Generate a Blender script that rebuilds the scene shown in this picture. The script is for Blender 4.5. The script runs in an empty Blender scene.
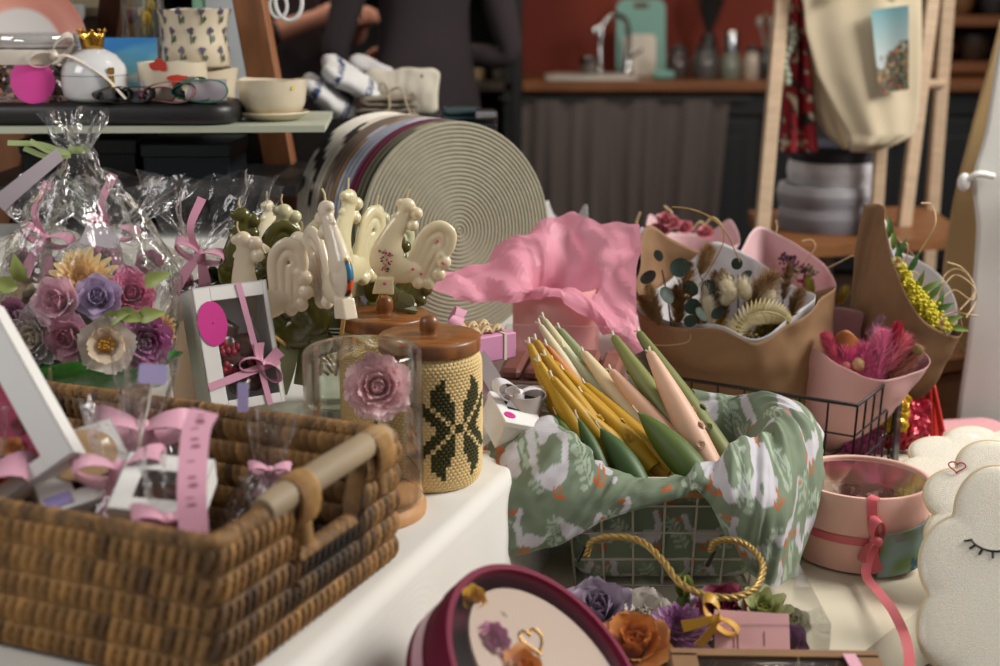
import bpy, bmesh, math, random
import numpy as np
from mathutils import Vector, Matrix, noise, Quaternion
random.seed(7)
PI = math.pi
COL = bpy.context.scene.collection
PITCH = math.radians(13.5); FOC = 1389.0; EYE = 1.27

# ---- place finding: a sight line of the camera met with a depth or a height
YS = 0.0
def W(px, py, Y=None, z=None):
    if Y is not None: Y = Y+YS
    u = (px-500)/FOC; v = (333-py)/FOC
    d = (u, math.cos(PITCH)+v*math.sin(PITCH), -math.sin(PITCH)+v*math.cos(PITCH))
    t = Y/d[1] if Y is not None else (z-EYE)/d[2]
    return Vector((d[0]*t, d[1]*t, EYE+d[2]*t))
def mpp(Y, py=333):
    v = (333-py)/FOC
    return Y/(math.cos(PITCH)+v*math.sin(PITCH))/FOC

def S(h):
    h = h.lstrip('#')
    o = []
    for i in (0, 2, 4):
        c = int(h[i:i+2], 16)/255
        o.append(c/12.92 if c <= .04045 else ((c+.055)/1.055)**2.4)
    return tuple(o)
def mixc(a, b, t): return tuple(a[i]*(1-t)+b[i]*t for i in range(3))

# ---- mesh builder
class MB:
    def __init__(s):
        s.v = []; s.f = []; s.m = []; s.sm = []; s.c = []; s.cur = (1, 1, 1)
    def add(s, verts, faces, mat=0, smooth=True, M=None, col=None):
        b = len(s.v)
        if M is not None: verts = [M @ Vector(p) for p in verts]
        s.v.extend([tuple(p) for p in verts])
        s.f.extend([tuple(i+b for i in f) for f in faces])
        s.m.extend([mat]*len(faces)); s.sm.extend([smooth]*len(faces))
        if col is None: s.c.extend([s.cur]*len(verts))
        elif len(col) == 3 and not hasattr(col[0], '__len__'): s.c.extend([tuple(col)]*len(verts))
        else: s.c.extend([tuple(q) for q in col])
        return s
    def box(s, c, size, bev=0.0, mat=0, M=None, col=None, rz=0):
        hx, hy, hz = size[0]/2, size[1]/2, size[2]/2
        b = min(bev, hx*.95, hy*.95, hz*.95)
        R = Matrix.Translation(c) @ Matrix.Rotation(rz, 4, 'Z')
        if M is not None: R = M @ R
        if b <= 0:
            vs = [(x, y, z) for x in (-hx, hx) for y in (-hy, hy) for z in (-hz, hz)]
            fs = [(0, 1, 3, 2), (4, 6, 7, 5), (0, 4, 5, 1), (2, 3, 7, 6), (0, 2, 6, 4), (1, 5, 7, 3)]
            return s.add(vs, fs, mat, False, R, col)
        bm = bmesh.new()
        for x in (-1, 1):
            for y in (-1, 1):
                for z in (-1, 1):
                    bm.verts.new((x*hx, y*(hy-b), z*(hz-b))); bm.verts.new((x*(hx-b), y*hy, z*(hz-b))); bm.verts.new((x*(hx-b), y*(hy-b), z*hz))
        bmesh.ops.convex_hull(bm, input=bm.verts)
        bmesh.ops.dissolve_limit(bm, angle_limit=.02, verts=bm.verts, edges=bm.edges)
        bm.verts.index_update()
        s.add([v.co.copy() for v in bm.verts], [[v.index for v in f.verts] for f in bm.faces], mat, False, R, col)
        bm.free(); return s
    def lathe(s, prof, n=48, mat=0, M=None, col=None, smooth=True, a0=0, a1=2*PI):
        full = abs(a1-a0-2*PI) < 1e-6
        k = n if full else n+1
        vs = []; fs = []
        for (r, z) in prof:
            for i in range(k):
                a = a0+(a1-a0)*i/n
                vs.append((r*math.cos(a), r*math.sin(a), z))
        for j in range(len(prof)-1):
            for i in range(n):
                i2 = (i+1) % k
                fs.append((j*k+i, j*k+i2, (j+1)*k+i2, (j+1)*k+i))
        return s.add(vs, fs, mat, smooth, M, col)
    def tube(s, pts, r, n=8, mat=0, M=None, caps=True, flat=1.0, up=None, col=None, closed=False):
        pts = [Vector(p) for p in pts]; N = len(pts)
        rr = r if hasattr(r, '__len__') else [r]*N
        vs = []; fs = []
        T = []
        for i in range(N):
            if closed: t = pts[(i+1) % N]-pts[i-1]
            else: t = pts[min(i+1, N-1)]-pts[max(i-1, 0)]
            T.append(t.normalized() if t.length > 1e-9 else Vector((0, 0, 1)))
        ref = Vector(up) if up else (Vector((0, 0, 1)) if abs(T[0].z) < .9 else Vector((1, 0, 0)))
        a = (ref-T[0]*ref.dot(T[0])).normalized()
        for i in range(N):
            a = (a-T[i]*a.dot(T[i]))
            a = a.normalized() if a.length > 1e-9 else T[i].orthogonal().normalized()
            b = T[i].cross(a)
            for k in range(n):
                t = 2*PI*k/n
                vs.append(pts[i]+(a*math.cos(t)*flat+b*math.sin(t))*rr[i])
        for i in range(N if closed else N-1):
            for k in range(n):
                k2 = (k+1) % n; i2 = (i+1) % N
                fs.append((i*n+k, i*n+k2, i2*n+k2, i2*n+k))
        if caps and not closed:
            fs.append(tuple(range(n-1, -1, -1))); fs.append(tuple((N-1)*n+k for k in range(n)))
        return s.add(vs, fs, mat, True, M, col)
    def ribbon(s, pts, w, wdir, th=.0006, mat=0, M=None, col=None):
        """flat band along pts; wdir a vector or one per point"""
        pts = [Vector(p) for p in pts]; N = len(pts)
        wd = [Vector(wdir)]*N if not hasattr(wdir[0], '__len__') else [Vector(q) for q in wdir]
        ww = w if hasattr(w, '__len__') else [w]*N
        vs = []; fs = []
        for i in range(N):
            t = (pts[min(i+1, N-1)]-pts[max(i-1, 0)]).normalized()
            d = wd[i]-t*wd[i].dot(t); d = d.normalized() if d.length > 1e-6 else t.orthogonal().normalized()
            nrm = t.cross(d).normalized()
            for (a, b) in ((-.5, -.5), (.5, -.5), (.5, .5), (-.5, .5)):
                vs.append(pts[i]+d*a*ww[i]+nrm*b*th)
        for i in range(N-1):
            for k in range(4):
                k2 = (k+1) % 4
                fs.append((i*4+k, i*4+k2, i*4+4+k2, i*4+4+k))
        fs += [(3, 2, 1, 0), ((N-1)*4, (N-1)*4+1, (N-1)*4+2, (N-1)*4+3)]
        return s.add(vs, fs, mat, True, M, col)
    def grid(s, P, mat=0, M=None, col=None, closeu=False, smooth=True, closev=False):
        """P[v][u] points"""
        nv = len(P); nu = len(P[0]); fs = []
        vs = [p for row in P for p in row]
        for j in range(nv if closev else nv-1):
            for i in range(nu if closeu else nu-1):
                i2 = (i+1) % nu; j2 = (j+1) % nv
                fs.append((j*nu+i, j*nu+i2, j2*nu+i2, j2*nu+i))
        return s.add(vs, fs, mat, smooth, M, col)
    def ball(s, c, r, mat=0, M=None, n=12, m=8, col=None):
        rx, ry, rz = r if hasattr(r, '__len__') else (r, r, r)
        vs = [(0, 0, -rz)]; fs = []
        for j in range(1, m):
            p = -PI/2+PI*j/m
            for i in range(n):
                a = 2*PI*i/n
                vs.append((rx*math.cos(p)*math.cos(a), ry*math.cos(p)*math.sin(a), rz*math.sin(p)))
        vs.append((0, 0, rz)); L = len(vs)-1
        for i in range(n):
            i2 = (i+1) % n
            fs.append((0, 1+i2, 1+i)); fs.append((L, 1+(m-2)*n+i, 1+(m-2)*n+i2))
            for j in range(m-2):
                fs.append((1+j*n+i, 1+j*n+i2, 1+(j+1)*n+i2, 1+(j+1)*n+i))
        R = Matrix.Translation(c)
        if M is not None: R = M @ R
        return s.add(vs, fs, mat, True, R, col)
    def prism(s, outline, th, mat=0, M=None, col=None, smooth=False):
        """outline in XY, thickness along +Z, centred"""
        n = len(outline)
        vs = [(x, y, -th/2) for x, y in outline]+[(x, y, th/2) for x, y in outline]
        fs = [tuple(range(n-1, -1, -1)), tuple(range(n, 2*n))]+[(i, (i+1) % n, n+(i+1) % n, n+i) for i in range(n)]
        return s.add(vs, fs, mat, smooth, M, col)
    def pillow(s, outline, th, mat=0, M=None, col=None, rings=7, puff=.5, base=.3):
        """rounded slab with the given star-shaped outline (XY)"""
        n = len(outline); cx = sum(p[0] for p in outline)/n; cy = sum(p[1] for p in outline)/n
        P = []
        for sg in (-1, 1):
            rng = range(rings) if sg < 0 else range(rings-1, -1, -1)
            for j in rng:
                t = math.sin(j/(rings-1)*PI/2)*.995+.005
                h = th/2*(base*(1-t**10)**.3+(1-base)*(1-t**2)**puff) if t < 1 else 0
                P.append([(cx+(x-cx)*t, cy+(y-cy)*t, sg*h) for x, y in outline])
        return s.grid(P, mat, M, col, closeu=True)
    def hair(s, a, b, w, mat=0, M=None, col=None, bend=0.0):
        a = Vector(a); b = Vector(b); d = (b-a)
        if d.length < 1e-9: return s
        o = d.orthogonal().normalized(); o.rotate(Quaternion(d.normalized(), random.random()*6.28))
        m = (a+b)/2+o.cross(d)*bend
        q = o.cross(d).normalized()
        return s.add([a-o*w/2, a+o*w/2, m+o*w*.4, m-o*w*.4, b, a+q*w/2, m+q*w*.3], [(0, 1, 2, 3), (3, 2, 4), (0, 5, 6, 3), (3, 6, 4)], mat, True, M, col)

def mesh_of(name, mb, mats, colors=True, sharp=62):
    me = bpy.data.meshes.new(name)
    me.from_pydata(mb.v, [], mb.f)
    mats = mats if isinstance(mats, (list, tuple)) else [mats]
    for m in mats: me.materials.append(m)
    me.polygons.foreach_set('material_index', mb.m)
    me.polygons.foreach_set('use_smooth', mb.sm)
    if colors:
        ca = me.color_attributes.new('Col', 'FLOAT_COLOR', 'POINT')
        arr = np.ones((len(mb.v), 4), dtype=np.float32); arr[:, :3] = np.array(mb.c, dtype=np.float32)
        ca.data.foreach_set('color', arr.ravel())
    me.update()
    ns = sum(mb.sm)
    if sharp and ns: me.set_sharp_from_angle(angle=math.radians(sharp if ns == len(mb.sm) else min(sharp, 40)))
    return me
def part(name, mb, mats, parent=None, label=None, M=None):
    o = bpy.data.objects.new(name, mb if isinstance(mb, bpy.types.Mesh) else mesh_of(name, mb, mats)); COL.objects.link(o)
    if parent is not None: o.parent = parent
    if M is not None: o.matrix_basis = M
    if label: o['label'] = label
    return o
def tag(o, label, cat, group=None, kind=None):
    if label: o['label'] = label
    if cat: o['category'] = cat
    if group: o['group'] = group
    if kind: o['kind'] = kind
    return o
def thing(name, label, cat, loc=(0, 0, 0), rz=0, group=None, M=None):
    o = bpy.data.objects.new(name, None); COL.objects.link(o); o.empty_display_size = .02
    if M is not None: o.matrix_basis = M
    else:
        o.location = loc; o.rotation_euler = (0, 0, rz)
    return tag(o, label, cat, group)
def solo(name, mb, mats, label, cat, loc=(0, 0, 0), rz=0, group=None, M=None, kind=None):
    o = part(name, mb, mats)
    if M is not None: o.matrix_basis = M
    else:
        o.location = loc; o.rotation_euler = (0, 0, rz)
    return tag(o, label, cat, group, kind)
def struct(name, mb, mats):
    o = part(name, mb, mats); o['kind'] = 'structure'; return o
def copy_tree(o, parent=None):
    c = o.copy(); COL.objects.link(c)
    if parent is not None: c.parent = parent
    for ch in list(o.children): copy_tree(ch, c)
    return c
def frame(o, x=None, z=None, y=None):
    """matrix with origin o; z axis given, x hinted (or y axis given)"""
    o = Vector(o)
    if z is not None:
        z = Vector(z).normalized(); x = Vector(x) if x is not None else z.orthogonal()
        x = (x-z*x.dot(z)).normalized(); y = z.cross(x)
    else:
        x = Vector(x).normalized(); y = Vector(y); y = (y-x*y.dot(x)).normalized(); z = x.cross(y)
    return Matrix(((x.x, y.x, z.x, o.x), (x.y, y.y, z.y, o.y), (x.z, y.z, z.z, o.z), (0, 0, 0, 1)))
def cr(p0, p1, p2, p3, t):
    return 0.5*((2*p1)+(-p0+p2)*t+(2*p0-5*p1+4*p2-p3)*t*t+(-p0+3*p1-3*p2+p3)*t**3)
def spline(pts, n, closed=False):
    """Catmull-Rom through pts -> n samples"""
    P = np.array([tuple(p) for p in pts], dtype=float); k = len(P)
    out = []
    for i in range(n):
        t = i/n*k if closed else i/(n-1)*(k-1)
        j = int(t) if closed else min(int(t), k-2)
        f = t-j
        if closed: q = [P[(j-1) % k], P[j % k], P[(j+1) % k], P[(j+2) % k]]
        else: q = [P[j-1] if j > 0 else 2*P[0]-P[1], P[j], P[j+1], P[j+2] if j+2 < k else 2*P[-1]-P[-2]]
        out.append(cr(*q, f))
    return np.array(out)
def loft(curves, nu, nv, closed=False):
    """surface through control curves -> array (nv, nu, 3)"""
    C = [spline(c, nu, closed) for c in curves]
    C = np.stack(C)                       # k, nu, 3
    return np.stack([spline(C[:, i], nv) for i in range(nu)], axis=1)
def dense(o, step):
    r = []
    for i, a in enumerate(o):
        b = o[(i+1) % len(o)]; n = max(1, int(math.hypot(b[0]-a[0], b[1]-a[1])/step))
        r += [(a[0]+(b[0]-a[0])*q/n, a[1]+(b[1]-a[1])*q/n) for q in range(n)]
    return r
def gnormals(G):
    du = np.gradient(G, axis=1); dv = np.gradient(G, axis=0)
    n = np.cross(du, dv); l = np.linalg.norm(n, axis=2, keepdims=True); l[l < 1e-12] = 1
    return n/l
def nz(p, s=1.0, o=0.0): return noise.noise((p[0]*s+o, p[1]*s+o*1.7, p[2]*s-o))
def rpt(r): return (random.uniform(-r, r), random.uniform(-r, r), random.uniform(-r, r))

def tri(x): return abs((x % 1.0)*2-1)
def crease(G, amp, freq, seed, k=6):
    """sharp creases: triangle waves along random directions, warped a little"""
    rr = random.Random(seed); D = []
    for i in range(k):
        v = Vector((rr.gauss(0, 1), rr.gauss(0, 1), rr.gauss(0, 1))).normalized(); D.append((v, freq*rr.uniform(.6, 1.5), rr.random()))
    N = gnormals(G); out = G.copy()
    for j in range(G.shape[0]):
        for i in range(G.shape[1]):
            p = Vector(G[j, i]); w_ = noise.noise(p*freq*.5)*.5; h = 0
            for q, (v, f, o) in enumerate(D): h += tri(p.dot(v)*f+o+w_*(1 if q % 2 else -1))-.5
            out[j, i] = G[j, i]+N[j, i]*(h/k*2.2*amp)
    return out

# ---- materials
_MC = {}
def P(name, col, rough=.55, metal=0.0, bump=None, var=None, sss=0.0, sheen=0.0, coat=0.0, attr=False, transl=0.0, spec=None, wave=None, stretch=None, emit=None, sssr=(.004, .003, .002)):
    if name in _MC: return _MC[name]
    m = bpy.data.materials.new(name); m.use_nodes = True; nt = m.node_tree; N = nt.nodes; L = nt.links
    b = N['Principled BSDF']
    if isinstance(col, str): col = S(col)
    b.inputs['Base Color'].default_value = (*col, 1)
    b.inputs['Roughness'].default_value = rough; b.inputs['Metallic'].default_value = metal
    if spec is not None: b.inputs['Specular IOR Level'].default_value = spec
    if sss:
        b.inputs['Subsurface Weight'].default_value = sss; b.inputs['Subsurface Radius'].default_value = sssr; b.inputs['Subsurface Scale'].default_value = 1.0
    if sheen: b.inputs['Sheen Weight'].default_value = sheen
    if coat: b.inputs['Coat Weight'].default_value = coat; b.inputs['Coat Roughness'].default_value = .08
    if emit: b.inputs['Emission Color'].default_value = (*emit[0], 1); b.inputs['Emission Strength'].default_value = emit[1]
    tc = N.new('ShaderNodeTexCoord'); vec = tc.outputs['Object']
    if stretch:
        mp = N.new('ShaderNodeMapping'); mp.inputs['Scale'].default_value = stretch; L.new(vec, mp.inputs['Vector']); vec = mp.outputs['Vector']
    src = None
    if attr:
        a = N.new('ShaderNodeVertexColor'); a.layer_name = 'Col'; src = a.outputs['Color']
    if var:
        t = N.new('ShaderNodeTexNoise'); t.inputs['Scale'].default_value = var[0]; t.inputs['Detail'].default_value = 5
        L.new(vec, t.inputs['Vector'])
        mr = N.new('ShaderNodeMapRange'); mr.inputs['From Min'].default_value = .3; mr.inputs['From Max'].default_value = .7
        mr.inputs['To Min'].default_value = 1-var[1]; mr.inputs['To Max'].default_value = 1+var[1]*.6
        L.new(t.outputs['Fac'], mr.inputs['Value'])
        mx = N.new('ShaderNodeMix'); mx.data_type = 'RGBA'; mx.blend_type = 'MULTIPLY'; mx.inputs['Factor'].default_value = 1
        if src is not None: L.new(src, mx.inputs['A'])
        else: mx.inputs['A'].default_value = (*col, 1)
        L.new(mr.outputs['Result'], mx.inputs['B']); src = mx.outputs['Result']
    if src is not None: L.new(src, b.inputs['Base Color'])
    h = None
    if bump:
        t = N.new('ShaderNodeTexNoise'); t.inputs['Scale'].default_value = bump[0]; t.inputs['Detail'].default_value = 4
        L.new(vec, t.inputs['Vector']); h = t.outputs['Fac']
    if wave:   # crossed threads
        hs = []
        for ax in wave[2]:
            w = N.new('ShaderNodeTexWave'); w.bands_direction = ax; w.inputs['Scale'].default_value = wave[0]; w.inputs['Distortion'].default_value = .6
            L.new(vec, w.inputs['Vector']); hs.append(w.outputs['Fac'])
        h = hs[0]
        for q in hs[1:]:
            ad = N.new('ShaderNodeMath'); ad.operation = 'MAXIMUM'; L.new(h, ad.inputs[0]); L.new(q, ad.inputs[1]); h = ad.outputs[0]
    if h is not None:
        bp = N.new('ShaderNodeBump'); bp.inputs['Strength'].default_value = (bump or wave)[1]; bp.inputs['Distance'].default_value = .002
        L.new(h, bp.inputs['Height']); L.new(bp.outputs['Normal'], b.inputs['Normal'])
    if transl:
        tr = N.new('ShaderNodeBsdfTranslucent'); mxs = N.new('ShaderNodeMixShader'); mxs.inputs[0].default_value = transl
        if src is not None: L.new(src, tr.inputs['Color'])
        else: tr.inputs['Color'].default_value = (*col, 1)
        out = N['Material Output']
        L.new(b.outputs[0], mxs.inputs[1]); L.new(tr.outputs[0], mxs.inputs[2]); L.new(mxs.outputs[0], out.inputs['Surface'])
    _MC[name] = m; return m
def FILM(name, tint=(1, 1, 1), rough=.06, refl=.5, body=0.0, bump=None, base=.04, bcol=(.8, .8, .8)):
    """thin clear sheet: see-through with grazing reflections; body = milky share"""
    if name in _MC: return _MC[name]
    m = bpy.data.materials.new(name); m.use_nodes = True; nt = m.node_tree; N = nt.nodes; L = nt.links
    N.remove(N['Principled BSDF']); out = N['Material Output']
    tr = N.new('ShaderNodeBsdfTransparent'); tr.inputs[0].default_value = (*tint, 1)
    gl = N.new('ShaderNodeBsdfGlossy'); gl.inputs['Roughness'].default_value = rough; gl.inputs['Color'].default_value = (1, 1, 1, 1)
    lw = N.new('ShaderNodeLayerWeight'); lw.inputs['Blend'].default_value = .25
    mr = N.new('ShaderNodeMapRange'); mr.inputs['To Min'].default_value = base; mr.inputs['To Max'].default_value = refl
    L.new(lw.outputs['Fresnel'], mr.inputs['Value'])
    a = tr.outputs[0]
    if body:
        df = N.new('ShaderNodeBsdfDiffuse'); df.inputs[0].default_value = (*bcol, 1)
        m1 = N.new('ShaderNodeMixShader'); m1.inputs[0].default_value = body; L.new(a, m1.inputs[1]); L.new(df.outputs[0], m1.inputs[2]); a = m1.outputs[0]
    mx = N.new('ShaderNodeMixShader'); L.new(mr.outputs['Result'], mx.inputs[0]); L.new(a, mx.inputs[1]); L.new(gl.outputs[0], mx.inputs[2])
    if bump:
        tc = N.new('ShaderNodeTexCoord'); t = N.new('ShaderNodeTexNoise'); t.inputs['Scale'].default_value = bump[0]; t.inputs['Detail'].default_value = 3
        L.new(tc.outputs['Object'], t.inputs['Vector'])
        bp = N.new('ShaderNodeBump'); bp.inputs['Strength'].default_value = bump[1]; bp.inputs['Distance'].default_value = .01
        L.new(t.outputs['Fac'], bp.inputs['Height']); L.new(bp.outputs['Normal'], gl.inputs['Normal']); L.new(bp.outputs['Normal'], lw.inputs['Normal'])
    L.new(mx.outputs[0], out.inputs['Surface'])
    _MC[name] = m; return m

# common materials
WOOD = P('oak', '#b07a4a', .5, var=(18, .3), stretch=(1, 1, 8), bump=(40, .1))
GLASS = FILM('clear_glass', (.97, .98, .97), .02, .75, base=.05)
CELLO = FILM('cellophane', (.992, .992, .992), .10, .58, body=.01, bump=(34, .8), base=.035)
CLEARBOX = FILM('clear_plastic', (.97, .97, .97), .06, .4, body=.012, base=.03)
WFILM = FILM('window_film', (.98, .98, .98), .1, .10, body=.006, base=.008)
WHITECARD = P('white_card', '#e6e4e0', .6)
PINKRIB = P('pink_satin', '#dba0b4', .35, sheen=.3)
LINEN = P('white_linen', '#e9e6e0', .85, wave=(700, .15, ('X', 'Y')), bump=None)

def bow(mb, M, size, w, mat=0, tails=True, th=.0008, tail_len=1.0, seed=0):
    """a tied ribbon bow in the XZ plane of M, facing -Y"""
    rnd = random.Random(seed)
    for sg in (-1, 1):
        L = []
        for i in range(17):
            t = i/16*2*PI
            r = size*(.5-.5*math.cos(t))
            L.append((sg*(r*.95), -.18*size*math.sin(t)-.1*size*math.sin(t/2), .28*size*math.sin(t)+.22*r))
        mb.ribbon(L, [w*(.45+.55*math.sin(i/16*PI)) for i in range(17)], (0.25*sg, 1, .35), th, mat, M)
        if tails:
            a = rnd.uniform(.35, .75)
            L = [(sg*size*a*t, -.12*size*math.sin(t*3), -size*tail_len*t**1.3) for t in [i/8 for i in range(9)]]
            mb.ribbon(L, [w*(.5+.5*t/8) for t in range(9)], (1, .3*sg, .3*sg), th, mat, M)
    mb.ball((0, -.08*size, 0), (w*.42, w*.4, w*.5), mat, M, 10, 7)

# ---- petals and flower heads
def petal(mb, M, ang, r0, ln, wd, a0, a1, cup=.35, mat=0, ruff=0.0, tipw=.75, nu=6, nv=7, col=None, point=0.0, ph=0.0):
    """one petal: leaves the axis at radius r0, turning from angle a0 to a1 (from the axis, rad) along its length"""
    P_ = []; r = r0; h = 0
    ca, sa = math.cos(ang), math.sin(ang)
    for j in range(nv+1):
        v = j/nv
        a = a0+(a1-a0)*v
        if j: r += math.sin(a)*ln/nv; h += math.cos(a)*ln/nv
        shape = (.35+.65*math.sin(min(1, v/tipw)*PI/2)) if v < tipw else math.sqrt(max(0.0, 1-((v-tipw)/(1-tipw)*.93)**2))
        if point: shape *= (1-point*v)
        row = []
        for i in range(nu+1):
            u = -1+2*i/nu
            x = wd/2*shape*u
            rr = r-cup*abs(u)**2*wd/2*shape
            rr2 = rr+ruff*math.sin(u*7+ph+ang*3)*v*v*wd
            hh = h+ruff*math.cos(u*6+ang*5+ph)*v*v*wd*.7
            # bend the width around the axis
            if rr2 > 1e-4 and r > 1e-4:
                th = x/max(r, wd*.35); k = min(1, abs(th))
            row.append((ca*rr2-sa*x, sa*rr2+ca*x, hh))
        P_.append(row)
    mb.grid(P_, mat, M, col)
def flower(mb, M, R, kind='rose', mat=0, cmat=None, seed=0, col=None, ccol=None):
    """a flower head of radius R, facing +Z of M; sits with its calyx at the origin"""
    rnd = random.Random(seed)
    cm = mat if cmat is None else cmat
    def C(t):
        if col is None: return None
        return mixc(ccol or col, col, t)
    if kind in ('rose', 'peony'):
        layers = [(3, .04, .8, .55, -.18, -.25), (4, .10, .88, .75, -.05, .0), (5, .18, .92, .85, .1, .28), (5, .26, .95, .95, .3, .75), (6, .32, .92, 1.05, .6, 1.25)]
        if kind == 'peony': layers = [(5, .04, .75, .45, -.1, -.2), (7, .10, .82, .5, .0, .1), (8, .2, .88, .5, .2, .35), (10, .30, .95, .6, .35, .5), (10, .38, .95, .7, .55, .75), (10, .42, .9, .8, .85, 1.1), (8, .42, .8, .8, 1.25, 1.6)]
        for li, (n, r0, ln, wd, a0, a1) in enumerate(layers):
            o = rnd.uniform(0, 6)
            for k in range(n):
                petal(mb, M, o+2*PI*k/n+rnd.uniform(-.12, .12), R*r0, R*ln*rnd.uniform(.9, 1.05), R*wd, a0, a1+rnd.uniform(-.1, .12), .35, mat, .035 if kind == 'rose' else .06, col=C(li/(len(layers)-1)), ph=rnd.uniform(0, 6))
        mb.ball((0, 0, R*.3), (R*.24, R*.24, R*.38), cm, M, 10, 8, col=C(0))
    elif kind == 'open':
        for n, r0, ln, wd, a0, a1, o in ((5, .06, .95, 1.05, .9, 1.35, 0), (5, .05, .72, .8, .6, 1.0, .6)):
            for k in range(n):
                petal(mb, M, o+2*PI*k/n, R*r0, R*ln, R*wd, a0, a1, .12, mat, .05, col=C(1 if o == 0 else .7), ph=rnd.uniform(0, 6))
        for k in range(26):
            a = rnd.uniform(0, 6.28); q = rnd.uniform(0, .24)*R
            mb.ball((q*math.cos(a), q*math.sin(a), R*(.30+rnd.uniform(0, .08))), R*.05, cm, M, 6, 5, col=C(0))
        mb.ball((0, 0, R*.2), (R*.28, R*.28, R*.14), cm, M, 12, 7, col=C(0))
    elif kind == 'mum':
        for li, (n, ln, a0, a1) in enumerate(((12, .5, .1, .15), (16, .65, .35, .5), (18, .8, .6, .85), (18, .92, .9, 1.2), (18, 1.0, 1.2, 1.55))):
            o = rnd.uniform(0, 6)
            for k in range(n):
                petal(mb, M, o+2*PI*k/n, R*.04, R*ln*rnd.uniform(.9, 1.05), R*.24, a0, a1, .5, mat, 0, nu=4, nv=5, col=C(li/4))
        mb.ball((0, 0, R*.2), (R*.2, R*.2, R*.2), cm, M, 10, 6, col=C(0))
    elif kind == 'succ':     # pointed petals
        for li, (n, ln, a0, a1) in enumerate(((5, .7, -.1, .0), (7, .85, .2, .3), (8, .95, .5, .7), (9, 1.0, .8, 1.2))):
            o = rnd.uniform(0, 6)
            for k in range(n):
                petal(mb, M, o+2*PI*k/n, R*.08, R*ln, R*.5, a0, a1, .4, mat, 0, tipw=.5, nu=4, nv=6, col=C(li/3))
    elif kind == 'bud':
        for k in range(3): petal(mb, M, 2*PI*k/3, R*.02, R*1.6, R*1.3, .55, -.35, .5, mat, 0, tipw=.5, col=C(1))
        for k in range(3): petal(mb, M, 2*PI*k/3+1, R*.0, R*1.45, R*1.1, .45, -.3, .5, mat, 0, tipw=.5, col=C(.5))
def leaf(mb, a, d, up, ln, wd, mat=0, curl=.2, col=None):
    a = Vector(a); d = Vector(d).normalized(); up = Vector(up); up = (up-d*up.dot(d)).normalized(); sd = d.cross(up)
    P_ = []
    for j in range(9):
        v = j/8; w = wd/2*math.sin(PI*v**.8)**.9 if 0 < v < 1 else .0004
        row = []
        for i in range(5):
            u = -1+i/2
            row.append(a+d*ln*v+up*(curl*ln*(v-v*v)*1.2-curl*ln*v*v*.6+abs(u)*w*.3)+sd*u*w)
        P_.append(row)
    mb.grid(P_, mat, None, col)
# ================= camera, light, room =================
sc = bpy.context.scene
cam = bpy.data.cameras.new('camera'); co = bpy.data.objects.new('camera', cam); COL.objects.link(co)
cam.sensor_width = 36; cam.lens = 36*FOC/1000; co.location = (0, 0, EYE); co.rotation_euler = (PI/2-PITCH, 0, 0)
cam.dof.use_dof = True; cam.dof.focus_distance = 1.68; cam.dof.aperture_fstop = 3.7; cam.dof.aperture_blades = 9
cam.clip_start = .05; sc.camera = co
sc.view_settings.view_transform = 'Standard'; sc.view_settings.look = 'None'; sc.view_settings.gamma = 1; sc.view_settings.exposure = -.06
sc.view_settings.use_curve_mapping = False
sc.cycles.use_denoising = True; sc.cycles.transparent_max_bounces = 40; sc.cycles.max_bounces = 8; sc.cycles.sample_clamp_indirect = 6
sc.cycles.caustics_reflective = False; sc.cycles.caustics_refractive = False
w = bpy.data.worlds.new('world'); sc.world = w; w.use_nodes = True
w.node_tree.nodes['Background'].inputs[0].default_value = (.98, .97, .97, 1); w.node_tree.nodes['Background'].inputs[1].default_value = .30
def area(name, loc, to, size, power, col):
    l = bpy.data.lights.new(name, 'AREA'); l.shape = 'RECTANGLE'; l.size, l.size_y = size; l.energy = power; l.color = col
    o = bpy.data.objects.new(name, l); COL.objects.link(o); o.location = loc
    o.rotation_euler = (Vector(to)-Vector(loc)).to_track_quat('-Z', 'Y').to_euler(); return o
area('window_daylight', (2.45, 1.8, 2.6), (.1, 1.6, .8), (1.3, 1.1), 122, (1.0, .96, .90))
area('left_fill_light', (-2.0, .7, 2.3), (-.2, 2.0, .95), (1.0, 1.0), 22, (1.0, .98, .95))  # unseen fill added at camera left to lift the mat rims and jars
for i, x in enumerate((-.5, 1.2, 2.6)):
    area('warm_overhead_light', (x, 5.3, 2.85), (x, 6.2, .9), (.25, .25), 16, (1.0, .84, .68))
area('warm_overhead_light', (-1.0, 3.7, 2.85), (-.7, 4.4, 1.1), (.3, .3), 15, (1.0, .86, .72))  # extra unseen light added to brighten the people, not a real lamp
for i, (x, y) in enumerate(((.5, 2.3), (.75, 2.1), (.62, 2.7), (.9, 2.5))):
    l = bpy.data.lights.new('ceiling_spot_lamp', 'POINT'); l.energy = 2.2; l.shadow_soft_size = .03; l.color = (1, .9, .78)
    o = bpy.data.objects.new('ceiling_spot_lamp', l); COL.objects.link(o); o.location = (x, y, 2.7)

m = MB(); m.box((0, 3.2, -.05), (8, 8.4, .1)); struct('floor', m, P('floor_boards', '#3a2c22', .5, var=(5, .4), stretch=(8, 1, 1)))
m = MB(); m.box((0, 7.25, 1.5), (8, .1, 3.0)); struct('wall_back', m, P('brick_red_paint', '#7c3020', .8, var=(2, .15)))
m = MB(); m.box((-4.05, 3.2, 1.5), (.1, 8.4, 3.0)); struct('wall_left', m, P('dark_plaster', '#40393a', .9))
m = MB(); m.box((4.05, 5.6, 1.5), (.1, 3.4, 3.0)); struct('wall_right', m, P('dark_plaster', '#40393a', .9))
m = MB(); m.box((0, 4.6, 3.05), (8, 5.6, .1)); struct('ceiling', m, P('ceiling_paint', '#6b6660', .9))

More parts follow.
